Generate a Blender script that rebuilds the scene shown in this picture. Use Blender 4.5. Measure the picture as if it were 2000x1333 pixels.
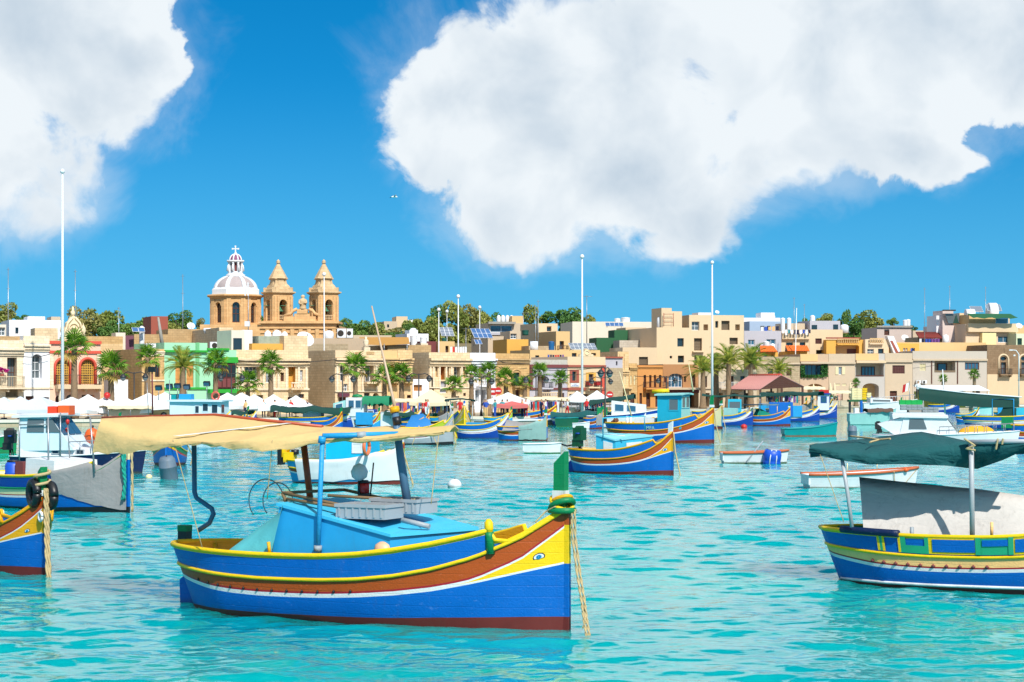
import bpy, bmesh, math, random
import numpy as np
from mathutils import Vector, Matrix
S = bpy.context.scene
for o in list(bpy.data.objects): bpy.data.objects.remove(o)
R = math.radians
# ---------------------------------------------------------------- camera, sky, sun, exposure
F, HOR, HC = 3889.0, 745.0, 4.0          # focal length in photo pixels, horizon row, eye height above the water
cam = bpy.data.cameras.new('camera'); camo = bpy.data.objects.new('camera', cam); S.collection.objects.link(camo)
cam.sensor_width = 36; cam.lens = F/2000*36; cam.shift_y = (HOR-666.5)/2000
cam.clip_start = .5; cam.clip_end = 6000
camo.location = (0, 0, HC); camo.rotation_euler = (R(90), 0, 0)
S.camera = camo
S.render.resolution_x, S.render.resolution_y = 1024, 682
S.view_settings.view_transform = 'Standard'; S.view_settings.look = 'None'
S.view_settings.exposure = 0.55; S.view_settings.gamma = 1
S.cycles.use_denoising = True
S.cycles.max_bounces = 6; S.cycles.transparent_max_bounces = 12
SUN_EL, SUN_AZ = 44.0, 23.0               # azimuth: degrees to the right of straight behind the camera
sdir = Vector((math.sin(R(SUN_AZ))*math.cos(R(SUN_EL)), -math.cos(R(SUN_AZ))*math.cos(R(SUN_EL)), math.sin(R(SUN_EL))))
sl = bpy.data.lights.new('sun', 'SUN'); sl.energy = 3.9; sl.angle = R(.53); sl.color = (1, .95, .86)
so = bpy.data.objects.new('sun', sl); S.collection.objects.link(so)
so.rotation_euler = (-sdir).to_track_quat('-Z', 'Y').to_euler(); so.location = (60, -60, 90)

class NT:
    "small helper round a node tree"
    def __init__(s, tree): s.t = tree; s.n = tree.nodes; s.l = tree.links
    def new(s, typ, **kw):
        nd = s.n.new(typ)
        for k, v in kw.items(): setattr(nd, k, v)
        return nd
    def put(s, sock, v):
        if v is None: return
        if hasattr(v, 'is_output') or isinstance(v, bpy.types.NodeSocket): s.l.new(v, sock)
        else: sock.default_value = v
    def m(s, op, a, b=None, c=None, clamp=False):
        nd = s.new('ShaderNodeMath', operation=op, use_clamp=clamp)
        for i, v in enumerate((a, b, c)): s.put(nd.inputs[i], v)
        return nd.outputs[0]
    def vm(s, op, a, b=None):
        nd = s.new('ShaderNodeVectorMath', operation=op)
        s.put(nd.inputs[0], a); s.put(nd.inputs[1], b)
        return nd.outputs[0]
    def sep(s, v):
        nd = s.new('ShaderNodeSeparateXYZ'); s.put(nd.inputs[0], v); return nd.outputs
    def comb(s, x, y, z):
        nd = s.new('ShaderNodeCombineXYZ')
        for i, v in enumerate((x, y, z)): s.put(nd.inputs[i], v)
        return nd.outputs[0]
    def noise(s, vec, scale, detail=3, rough=.5, dist=0, col=False):
        nd = s.new('ShaderNodeTexNoise'); s.put(nd.inputs['Vector'], vec)
        nd.inputs['Scale'].default_value = scale; nd.inputs['Detail'].default_value = detail
        nd.inputs['Roughness'].default_value = rough; nd.inputs['Distortion'].default_value = dist
        return nd.outputs['Color' if col else 'Fac']
    def ss(s, v, lo, hi, a=0., b=1.):
        nd = s.new('ShaderNodeMapRange', interpolation_type='SMOOTHSTEP')
        for i, x in enumerate((v, lo, hi, a, b)): s.put(nd.inputs[i], x)
        return nd.outputs[0]
    def mix(s, f, a, b, mode='MIX'):
        nd = s.new('ShaderNodeMix', data_type='RGBA', blend_type=mode)
        s.put(nd.inputs[0], f); s.put(nd.inputs[6], a); s.put(nd.inputs[7], b)
        return nd.outputs[2]

def rgb(r, g, b): return (r, g, b, 1)
world = bpy.data.worlds.new('World'); S.world = world; world.use_nodes = True
W = NT(world.node_tree); W.n.clear()
tc = W.new('ShaderNodeTexCoord').outputs['Generated']
dx, dy, dz = W.sep(tc)
sky = W.new('ShaderNodeTexSky', sky_type='NISHITA'); sky.sun_disc = False
sky.sun_elevation = R(SUN_EL); sky.sun_rotation = R(180-SUN_AZ)
sky.air_density = 1.0; sky.dust_density = .3; sky.ozone_density = 3.0
zup = W.m('ADD', W.m('MULTIPLY', W.m('MAXIMUM', dz, 0.0), 1.45), .155)
W.put(sky.inputs[0], W.vm('NORMALIZE', W.comb(dx, dy, zup)))
hs = W.new('ShaderNodeHueSaturation'); hs.inputs['Saturation'].default_value = 1.45; hs.inputs['Value'].default_value = 1.0
W.put(hs.inputs['Color'], sky.outputs[0])
skyc0 = W.mix(1.0, hs.outputs[0], rgb(.45, 1.10, .99), 'MULTIPLY')
# clouds: soft ellipses on the sky sphere (azimuth, elevation), broken up by noise
az = W.m('MULTIPLY', W.m('ARCTAN2', dx, dy), F/1000); el = W.m('MULTIPLY', W.m('ARCSINE', dz), F/1000)
skyc = W.mix(W.ss(el, .62, -.02, 0.0, .68), skyc0, rgb(.85, 3.2, 5.05))   # paler air low over the horizon
p3 = W.comb(W.m('MULTIPLY', az, 1.0), W.m('MULTIPLY', el, 1.0), 0.0)
wob = W.noise(p3, 2.3, 5, .6, col=True)
wv = W.vm('SUBTRACT', wob, (.5, .5, .5))
wsep = W.sep(wv)
U = W.m('MULTIPLY_ADD', wsep[0], .30, az); V = W.m('MULTIPLY_ADD', wsep[1], .30, el)
def blob(cx, cy, rx, ry):
    a = W.m('MULTIPLY', W.m('SUBTRACT', U, cx), 1/rx); b = W.m('MULTIPLY', W.m('SUBTRACT', V, cy), 1/ry)
    q = W.m('ADD', W.m('MULTIPLY', a, a), W.m('MULTIPLY', b, b))
    return W.m('SUBTRACT', 1.0, q)
BL = [(.05, .47, .28, .22), (.42, .60, .60, .22), (-.12, .54, .13, .11), (.10, .66, .17, .10), (.55, .76, .52, .34), (.02, .32, .19, .10), (.25, .37, .32, .11), (.52, .44, .32, .10), (.76, .44, .16, .055),
      (1.08, .68, .34, .20),
      (-.90, .62, .26, .20), (-.72, .60, .09, .07), (-.93, .38, .17, .14), (-1.15, .50, .24, .30), (-.82, .74, .17, .14),
      (-1.9, .45, .5, .2), (2.2, .5, .6, .2), (-.9, .98, .6, .2), (.6, 1.0, .9, .2), (-.1, 1.0, .6, .14), (-2.6, .9, .9, .3), (3.0, 1.0, 1.0, .3),
      (0, 5.0, 14, 1.9), (-4.5, .9, 1.2, .4), (5.2, .8, 1.3, .4), (8, 1.2, 1.5, .5), (-8, 1.1, 1.6, .5), (11.5, .9, 1.2, .4), (-11, 1.6, 1.5, .5), (9, 3.6, 4, 1.2), (-9, 3.8, 4, 1.2)]  # the high overhead banks are out of view, added to lift the fill light
d = None
for b in BL:
    v = blob(*b); d = v if d is None else W.m('SMOOTH_MAX', d, v, .3)
d = W.m('MAXIMUM', d, -1.5)
def dn(off):
    q = W.vm('ADD', p3, off); return W.m('ADD', W.m('MULTIPLY', W.noise(q, 6.0, 10, .6, .3), 2.2), W.m('MULTIPLY', W.noise(q, 2.6, 4, .5, .2), 1.5))
n0 = dn((0, 0, 0)); dens = W.m('ADD', W.m('SUBTRACT', n0, 1.82), d)
# crisp on the windward crowns, feathered where the low frequency field says so and towards the bases, with thin veils round the edges
soft = W.m('ADD', W.ss(W.noise(p3, 1.9, 2, .5), .38, .64, .12, .7), W.ss(el, .18, .5, .4, 0.0))
veil = W.m('MULTIPLY', W.ss(W.m('ADD', d, W.m('MULTIPLY', W.m('SUBTRACT', W.noise(p3, 4.0, 7, .62, .8), .5), 2.6)), -.7, .9), .36)
alpha = W.m('MULTIPLY', W.m('MAXIMUM', W.ss(dens, -.06, soft), veil), W.ss(el, -.02, .24))
# relief: the billows that face the sun (up and to the east) are brighter than their far sides; thick parts go pale blue grey
def rn(off): return W.noise(W.vm('ADD', p3, off), 4.2, 4, .52, .35)
rel = W.m('SUBTRACT', rn((0, 0, 0)), rn((.06, .075, 0)))
thick = W.ss(W.m('ADD', dens, W.m('MULTIPLY', W.m('SUBTRACT', W.noise(p3, 2.4, 3, .5, .3), .5), 2.0)), .15, 1.9)
lit = W.m('ADD', W.m('MULTIPLY', rel, 1.7), W.m('SUBTRACT', .96, W.m('MULTIPLY', thick, .70)), clamp=True)
ccol = W.mix(lit, rgb(.54, .65, .76), rgb(.87, .93, .975))
bg1 = W.new('ShaderNodeBackground'); W.put(bg1.inputs[0], skyc); bg1.inputs[1].default_value = .104
bg2 = W.new('ShaderNodeBackground'); W.put(bg2.inputs[0], ccol); bg2.inputs[1].default_value = .68
mx = W.new('ShaderNodeMixShader'); W.put(mx.inputs[0], alpha); W.l.new(bg1.outputs[0], mx.inputs[1]); W.l.new(bg2.outputs[0], mx.inputs[2])
wo = W.new('ShaderNodeOutputWorld'); W.l.new(mx.outputs[0], wo.inputs[0])
world.cycles.sampling_method = 'MANUAL'; world.cycles.sample_map_resolution = 1024

# ---------------------------------------------------------------- pixel helpers
def P(px, py, Y): return Vector(((px-1000)*Y/F, Y, HC-(py-HOR)*Y/F))
def WY(py): return F*HC/(py-HOR)          # distance of a point on the water seen in row py
def lin(c): c /= 255; return c/12.92 if c <= .04045 else ((c+.055)/1.055)**2.4
def C(r, g, b, k=1.0): return (lin(r)*k, lin(g)*k, lin(b)*k, 1)
rng = random.Random(7)

# ---------------------------------------------------------------- materials
MATS = {}
def _mat(name):
    m = bpy.data.materials.new(name); m.use_nodes = True
    t = NT(m.node_tree); t.n.clear()
    out = t.new('ShaderNodeOutputMaterial'); bs = t.new('ShaderNodeBsdfPrincipled')
    t.l.new(bs.outputs[0], out.inputs[0]); MATS[name] = m
    return m, t, bs, out
def paint(name, col, rough=.45, var=.18, grime=.0, gcol=(.10, .08, .05, 1), scale=3.0, bump=.0, metal=0., spec=.5, trans=0., plank=False, fold=0.):
    "painted or plain surface: slow tone drift, worn flecks and streaks running down"
    if name in MATS: return MATS[name]
    m, t, bs, out = _mat(name)
    oc = t.new('ShaderNodeTexCoord').outputs['Object']
    n1 = t.noise(oc, scale, 5, .6)
    n2 = t.noise(oc, scale*9, 3, .6)
    k = t.m('ADD', t.m('MULTIPLY', t.m('SUBTRACT', n1, .5), var*1.6), t.m('MULTIPLY_ADD', t.m('SUBTRACT', n2, .5), var*.7, 1.0))
    c = t.mix(1.0, col, t.comb(k, k, k), 'MULTIPLY')
    if grime > 0:
        st = t.noise(t.vm('MULTIPLY', oc, (6, 6, .9)), 1.4, 6, .68)
        c = t.mix(t.m('MULTIPLY', t.ss(st, .52, .78), grime), c, gcol)
    hgt = n2
    if plank:      # plank seams and weed along the waterline
        x_, y_, z_ = t.sep(oc); fr = t.m('ABSOLUTE', t.m('SUBTRACT', t.m('FRACT', t.m('MULTIPLY', t.m('ADD', z_, t.m('MULTIPLY', n1, .03)), 5.6)), .5))
        seam = t.ss(fr, .45, .5); hgt = t.m('SUBTRACT', n2, t.m('MULTIPLY', seam, .5))
        fl = t.noise(t.vm('MULTIPLY', oc, (5, 5, 14)), 1.5, 5, .7)
        c = t.mix(t.m('MULTIPLY', t.ss(fl, .60, .74), .5), c, (min(1, col[0]*1.5+.12), min(1, col[1]*1.2+.12), min(1, col[2]*1.1+.1), 1)); c = t.mix(t.m('MULTIPLY', seam, .14), c, (col[0]*.35, col[1]*.35, col[2]*.4, 1))
        c = t.mix(t.m('MULTIPLY', t.ss(t.m('ADD', z_, t.m('MULTIPLY', n1, .22)), .26, .10), .55), c, (.05, .07, .03, 1))
    if fold: hgt = t.m('ADD', n2, t.m('MULTIPLY', t.noise(t.vm('MULTIPLY', oc, (1.1, 3.2, 3.0)), 1.3, 4, .5, 1.2), fold))
    t.put(bs.inputs['Base Color'], c)
    t.put(bs.inputs['Roughness'], t.m('ADD', t.m('MULTIPLY', n1, .2), max(.02, rough-.1)))
    bs.inputs['Metallic'].default_value = metal
    bs.inputs['Specular IOR Level'].default_value = spec
    if bump > 0:
        b = t.new('ShaderNodeBump'); b.inputs['Strength'].default_value = bump; b.inputs['Distance'].default_value = .02
        t.put(b.inputs['Height'], hgt); t.l.new(b.outputs[0], bs.inputs['Normal'])
    if trans > 0:
        tr = t.new('ShaderNodeBsdfTranslucent'); t.put(tr.inputs[0], c)
        mxs = t.new('ShaderNodeMixShader'); mxs.inputs[0].default_value = trans
        t.l.new(bs.outputs[0], mxs.inputs[1]); t.l.new(tr.outputs[0], mxs.inputs[2]); t.l.new(mxs.outputs[0], out.inputs[0])
    return m
def stone(name, col, dark=None, joint=.36, stain=.5, course=.28, block=.55, bump=.35):
    "coursed limestone with joints, uneven blocks and weathering streaks"
    if name in MATS: return MATS[name]
    m, t, bs, out = _mat(name)
    dark = dark or (col[0]*.5, col[1]*.43, col[2]*.36, 1); stain *= .75
    oc = t.new('ShaderNodeTexCoord').outputs['Object']
    x, y, z = t.sep(oc)
    uv = t.comb(t.m('ADD', x, y), z, 0.0)
    bk = t.new('ShaderNodeTexBrick'); t.put(bk.inputs['Vector'], uv)
    bk.inputs['Scale'].default_value = 1; bk.inputs['Mortar Size'].default_value = .022; bk.inputs['Mortar Smooth'].default_value = .3
    bk.inputs['Brick Width'].default_value = block; bk.inputs['Row Height'].default_value = course
    bk.inputs['Color1'].default_value = (col[0]*1.06, col[1]*1.05, col[2]*1.02, 1)
    bk.inputs['Color2'].default_value = (col[0]*.90, col[1]*.86, col[2]*.80, 1)
    bk.inputs['Mortar'].default_value = (col[0]*(1-joint*.65), col[1]*(1-joint*.72), col[2]*(1-joint*.78), 1)
    n1 = t.noise(oc, .55, 6, .65)
    n3 = t.noise(oc, 5.0, 4, .6)
    st = t.noise(t.vm('MULTIPLY', oc, (1.6, 1.6, .35)), 1.3, 7, .7)
    c = t.mix(t.m('MULTIPLY', t.ss(st, .50, .80), stain), bk.outputs['Color'], dark)
    k = t.m('ADD', t.m('MULTIPLY', t.m('SUBTRACT', n1, .5), .5), t.m('MULTIPLY_ADD', t.m('SUBTRACT', n3, .5), .25, 1.0))
    c = t.mix(1.0, c, t.comb(k, k, k), 'MULTIPLY')
    t.put(bs.inputs['Base Color'], c); bs.inputs['Roughness'].default_value = .9; bs.inputs['Specular IOR Level'].default_value = .2
    b = t.new('ShaderNodeBump'); b.inputs['Strength'].default_value = bump; b.inputs['Distance'].default_value = .03
    t.put(b.inputs['Height'], t.m('ADD', t.m('MULTIPLY', bk.outputs['Fac'], -.6), n3)); t.l.new(b.outputs[0], bs.inputs['Normal'])
    return m
def glass(name, col, rough=.08):
    if name in MATS: return MATS[name]
    m, t, bs, out = _mat(name)
    bs.inputs['Base Color'].default_value = col; bs.inputs['Roughness'].default_value = rough; bs.inputs['Specular IOR Level'].default_value = .8
    return m
def leafmat(name, c1, c2, scale=.7, trans=.3):
    if name in MATS: return MATS[name]
    m, t, bs, out = _mat(name)
    oc = t.new('ShaderNodeTexCoord').outputs['Object']
    oi = t.new('ShaderNodeObjectInfo').outputs['Random']
    f = t.m('ADD', t.ss(t.noise(oc, scale, 3, .6), .3, .7), t.m('MULTIPLY', t.m('SUBTRACT', oi, .5), .5), clamp=True)
    c = t.mix(f, c1, c2)
    t.put(bs.inputs['Base Color'], c); bs.inputs['Roughness'].default_value = .5; bs.inputs['Specular IOR Level'].default_value = .3
    tr = t.new('ShaderNodeBsdfTranslucent'); t.put(tr.inputs[0], c)
    mxs = t.new('ShaderNodeMixShader'); mxs.inputs[0].default_value = trans
    t.l.new(bs.outputs[0], mxs.inputs[1]); t.l.new(tr.outputs[0], mxs.inputs[2]); t.l.new(mxs.outputs[0], out.inputs[0])
    return m

# ---------------------------------------------------------------- mesh builder
class MB:
    def __init__(s): s.v = []; s.f = []; s.m = []; s.sm = []
    def add(s, vs, fs, mi=0, smooth=False):
        o = len(s.v); s.v += [tuple(v) for v in vs]
        for f in fs: s.f.append([i+o for i in f]); s.m.append(mi); s.sm.append(smooth)
    def box(s, x0, y0, z0, x1, y1, z1, mi=0, M=None):
        x0, x1 = sorted((x0, x1)); y0, y1 = sorted((y0, y1)); z0, z1 = sorted((z0, z1))
        vs = [(x0,y0,z0),(x1,y0,z0),(x1,y1,z0),(x0,y1,z0),(x0,y0,z1),(x1,y0,z1),(x1,y1,z1),(x0,y1,z1)]
        if M is not None: vs = [M @ Vector(v) for v in vs]
        s.add(vs, [(0,3,2,1),(4,5,6,7),(0,1,5,4),(1,2,6,5),(2,3,7,6),(3,0,4,7)], mi)
    def grid(s, rows, mi=0, smooth=True, closed=False, flip=False):
        nr, nc = len(rows), len(rows[0]); vs = [p for r in rows for p in r]; fs = []; mis = []
        for i in range(nr-1):
            for j in range(nc if closed else nc-1):
                a, b = i*nc+j, i*nc+(j+1) % nc; q = (a, b, b+nc, a+nc)
                fs.append(q[::-1] if flip else q)
        o = len(s.v); s.v += [tuple(v) for v in vs]
        for k, f in enumerate(fs):
            s.f.append([i+o for i in f]); s.sm.append(smooth)
            s.m.append(mi[k // (nc if closed else nc-1)] if isinstance(mi, (list, tuple)) else mi)
    def sheet(s, rows, th=.02, mi=0):
        "cloth: two faces th apart with closed edges"
        rows = [[Vector(p) for p in r] for r in rows]; low = [[p-Vector((0, 0, th)) for p in r] for r in rows]
        s.grid(rows, mi); s.grid(low, mi, flip=True)
        nr, nc = len(rows), len(rows[0])
        rim = [(0, j) for j in range(nc)]+[(i, nc-1) for i in range(1, nr)]+[(nr-1, j) for j in range(nc-2, -1, -1)]+[(i, 0) for i in range(nr-2, 0, -1)]
        a = [rows[i][j] for i, j in rim]; b = [low[i][j] for i, j in rim]
        s.grid([b, a], mi, smooth=False, closed=True)
    def tube(s, pts, r, n=6, mi=0, smooth=True):
        pts = [Vector(p) for p in pts]; k = len(pts); rs = r if isinstance(r, (list, tuple)) else [r]*k
        rows = []; up = None
        for i, p in enumerate(pts):
            d = (pts[min(i+1, k-1)]-pts[max(i-1, 0)]).normalized()
            if up is None: up = Vector((0, 0, 1)) if abs(d.z) < .9 else Vector((1, 0, 0))
            a = d.cross(up).normalized(); b = a.cross(d).normalized(); up = b
            rows.append([p+(a*math.cos(2*math.pi*j/n)+b*math.sin(2*math.pi*j/n))*rs[i] for j in range(n)])
        o = len(s.v); s.grid(rows, mi, smooth, closed=True)
        s.f.append([o+j for j in range(n)][::-1]); s.m.append(mi); s.sm.append(False)
        s.f.append([o+(k-1)*n+j for j in range(n)]); s.m.append(mi); s.sm.append(False)
    def lathe(s, prof, n=12, c=(0, 0, 0), mi=0, smooth=True, a0=0.):
        c = Vector(c); rows = [[c+Vector((r*math.cos(a0+2*math.pi*j/n), r*math.sin(a0+2*math.pi*j/n), z)) for j in range(n)] for r, z in prof]
        o = len(s.v); s.grid(rows, mi, smooth, closed=True)
        if prof[0][0] > .001: s.f.append([o+j for j in range(n)][::-1]); s.m.append(mi if not isinstance(mi, (list, tuple)) else mi[0]); s.sm.append(False)
        if prof[-1][0] > .001: s.f.append([o+(len(prof)-1)*n+j for j in range(n)]); s.m.append(mi if not isinstance(mi, (list, tuple)) else mi[-1]); s.sm.append(False)
    def prism(s, pts, vec, mi=0):
        "closed outline pushed along vec"
        pts = [Vector(p) for p in pts]; vec = Vector(vec); n = len(pts)
        s.add(pts+[p+vec for p in pts], [tuple(range(n))[::-1], tuple(range(n, 2*n))]+[(i, (i+1) % n, n+(i+1) % n, n+i) for i in range(n)], mi)
    def torus(s, c, R_, r, axis='x', n=18, k=7, mi=0, arc=1.0):
        pts = []
        for i in range(n+1):
            a = 2*math.pi*arc*i/n; u, v = R_*math.cos(a), R_*math.sin(a)
            q = {'x': (0, u, v), 'y': (u, 0, v), 'z': (u, v, 0)}[axis]; pts.append(Vector(c)+Vector(q))
        s.tube(pts, r, k, mi)
    def mesh(s, name, mats):
        me = bpy.data.meshes.new(name); me.from_pydata(s.v, [], s.f)
        for m in (mats if isinstance(mats, (list, tuple)) else [mats]): me.materials.append(m)
        me.polygons.foreach_set('material_index', s.m); me.polygons.foreach_set('use_smooth', s.sm)
        me.update(); return me
    def build(s, name, mats, parent=None, loc=None, rot=None, label=None):
        return mobj(name, s.mesh(name, mats), parent, loc, rot, label)
COL = S.collection
def mobj(name, me, parent=None, loc=None, rot=None, label=None):
    o = bpy.data.objects.new(name, me); COL.objects.link(o)
    if parent is not None: o.parent = parent
    if loc is not None: o.location = loc
    if rot is not None: o.rotation_euler = rot if isinstance(rot, (tuple, list)) else (0, 0, rot)
    if label: o['label'] = label
    return o
def tag(o, label, cat, group=None, kind=None):
    if label: o['label'] = label
    if cat: o['category'] = cat
    if group: o['group'] = group
    if kind: o['kind'] = kind
    return o
def thing(name, label, cat, loc=(0, 0, 0), rz=0., group=None):
    o = bpy.data.objects.new(name, None); COL.objects.link(o); o.location = loc
    o.rotation_euler = rz if isinstance(rz, tuple) else (0, 0, rz)
    o.empty_display_size = .3
    return tag(o, label, cat, group)
def copy_tree(o, parent=None):
    c = o.copy(); COL.objects.link(c)
    if parent is not None: c.parent = parent
    for ch in list(o.children): copy_tree(ch, c)
    return c
# ---------------------------------------------------------------- water
def make_water():
    rr = np.random.RandomState(3)
    ys = [5.0]
    while ys[-1] < 330:
        y = ys[-1]; ys.append(y*(1.02 if y < 20 else 1.0024 if y < 75 else 1.0034))
    ys = np.array(ys)
    a = np.concatenate([np.linspace(-1.1, -.36, 24), np.linspace(-.34, .34, 560), np.linspace(.36, 1.1, 24)])
    Y, A = np.meshgrid(ys, a, indexing='ij'); X = A*Y
    z = np.zeros_like(X); dY = np.gradient(ys)[:, None]+0*X; dX = .0012*Y
    # slow gust patches change how ruffled the surface is
    g = .5+.5*np.sin(X*.11+1.3*np.sin(Y*.045)+.7)*np.sin(Y*.07+1.1*np.sin(X*.06)+2.1)
    for i in range(58):
        lam = .28*math.exp(rr.rand()*2.1); th = rr.normal(0, .62)+.12; k = 2*math.pi/lam
        amp = .0036*lam**.95*(.6+.8*rr.rand()); ph = rr.rand()*6.28
        w = k*(X*math.sin(th)+Y*math.cos(th))+ph+.5*np.sin(X*.9/lam**.5+i)+.4*np.sin(Y*.37+2*i)
        fade = np.clip(lam/(2.6*dY)-1, 0, 1)*np.clip(lam/(2.6*dX)-1, 0, 1)
        s = np.sin(w)
        z += amp*fade*(s-.22*np.cos(2*w))*(.62+.6*g)
    nr, nc = X.shape
    co = np.stack([X, Y, z*1.0], -1).reshape(-1, 3).astype(np.float32)
    i = np.arange((nr-1)*nc).reshape(nr-1, nc)[:, :-1].ravel()
    q = np.stack([i, i+1, i+1+nc, i+nc], 1).astype(np.int32)
    me = bpy.data.meshes.new('water')
    me.vertices.add(len(co)); me.vertices.foreach_set('co', co.ravel())
    me.loops.add(q.size); me.loops.foreach_set('vertex_index', q.ravel())
    me.polygons.add(len(q)); me.polygons.foreach_set('loop_start', np.arange(0, q.size, 4, dtype=np.int32))
    me.polygons.foreach_set('use_smooth', np.ones(len(q), dtype=bool))
    me.update(calc_edges=True)
    m, t, bs, out = _mat('sea water')
    g = t.new('ShaderNodeNewGeometry').outputs['Position']
    n = t.noise(t.vm('MULTIPLY', g, (.05, .035, 0)), 1.0, 4, .6)
    n2 = t.noise(t.vm('MULTIPLY', g, (.35, .22, 0)), 1.0, 4, .6)
    f = t.m('ADD', t.m('MULTIPLY', n, .6), t.m('MULTIPLY', n2, .4))
    c = t.mix(t.ss(f, .36, .64), rgb(.000, .27, .30), rgb(.004, .37, .35))
    t.put(bs.inputs['Base Color'], c)
    bs.subsurface_method = 'BURLEY'; bs.inputs['Subsurface Weight'].default_value = 1.0; bs.inputs['Subsurface Radius'].default_value = (1, 1, 1); bs.inputs['Subsurface Scale'].default_value = 3.0
    bs.inputs['Roughness'].default_value = .04; bs.inputs['IOR'].default_value = 1.333
    bmp = t.new('ShaderNodeBump'); bmp.inputs['Strength'].default_value = .16; bmp.inputs['Distance'].default_value = .05
    h = t.m('ADD', t.noise(t.vm('MULTIPLY', g, (2.2, 3.6, 1)), 1.0, 3, .55, .4), t.m('MULTIPLY', t.noise(t.vm('MULTIPLY', g, (.55, 1.1, 1)), 1.0, 3, .5, .4), 1.6))
    t.put(bmp.inputs['Height'], h); t.l.new(bmp.outputs[0], bs.inputs['Normal'])
    me.materials.append(m)
    o = mobj('water', me); o['kind'] = 'structure'
make_water()

# ---------------------------------------------------------------- land: quay and rising ground
QUAY = [(-420, 150), (-140, 160), (-46, 172), (-18.7, 183), (0, 190), (9, 198), (20, 232), (32, 260), (47, 272), (75, 283), (170, 300), (420, 330)]
FRONT = [(-420, 178), (-140, 186), (-50, 191), (0, 219), (12, 228), (26, 258), (40, 281), (75, 291), (170, 318), (420, 345)]
def ipl(tab, x): return float(np.interp(x, [p[0] for p in tab], [p[1] for p in tab]))
QZ = .6
def ground_z(x, y):
    s = y-ipl(FRONT, x)-9
    if s <= 0: return QZ
    s = min(s/170, 1); return QZ+11.0*(s*s*(3-2*s)*.45+s*.55)
def make_land():
    xs = sorted(set(list(np.linspace(-420, 420, 43))+list(np.linspace(-80, 110, 96))+[p[0] for p in QUAY]))
    def strip(ss, name, mat, wall=False):
        mb = MB(); rows = []
        for x in xs:
            q = ipl(QUAY, x); f = ipl(FRONT, x)+6; r = []
            for s in ss:
                if s == 'w': r.append((x, q, -1.6))
                elif s <= 1: r.append((x, q+(f-q)*s, QZ))
                else: r.append((x, f+(s-1), ground_z(x, f+s-1)))
            rows.append(r)
        mb.grid(rows, 0, smooth=False, flip=True)
        mb.build(name, mat)['kind'] = 'structure'
    q = stone('quay stone', C(205, 190, 165, .72), joint=.35, course=.6, block=1.2, stain=.4)
    strip(['w', 0, .25], 'quay', q)
    strip([.25, .6, 1], 'pavement', stone('paving', C(196, 184, 164, .7), joint=.3, course=.5, block=.5, stain=.25))
    gm = paint('dry ground', C(150, 132, 88, .55), .95, .5, 0, scale=.08)
    strip([1, 4, 8, 14, 22, 32, 45, 60, 80, 100, 125, 150, 180, 220, 300, 500, 1000, 2600], 'ground', gm)
    mb = MB(); pts = [(x, ipl(QUAY, x)) for x in xs]
    mb.grid([[(x, y-.12, QZ-.2), (x, y-.12, QZ+.06), (x, y+.45, QZ+.06), (x, y+.45, QZ+.005)] for x, y in pts], 0, smooth=False, flip=True)
    mb.build('kerb', paint('kerb stone', C(232, 225, 210, .75), .8, .2, .3))['kind'] = 'structure'
make_land()

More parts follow.
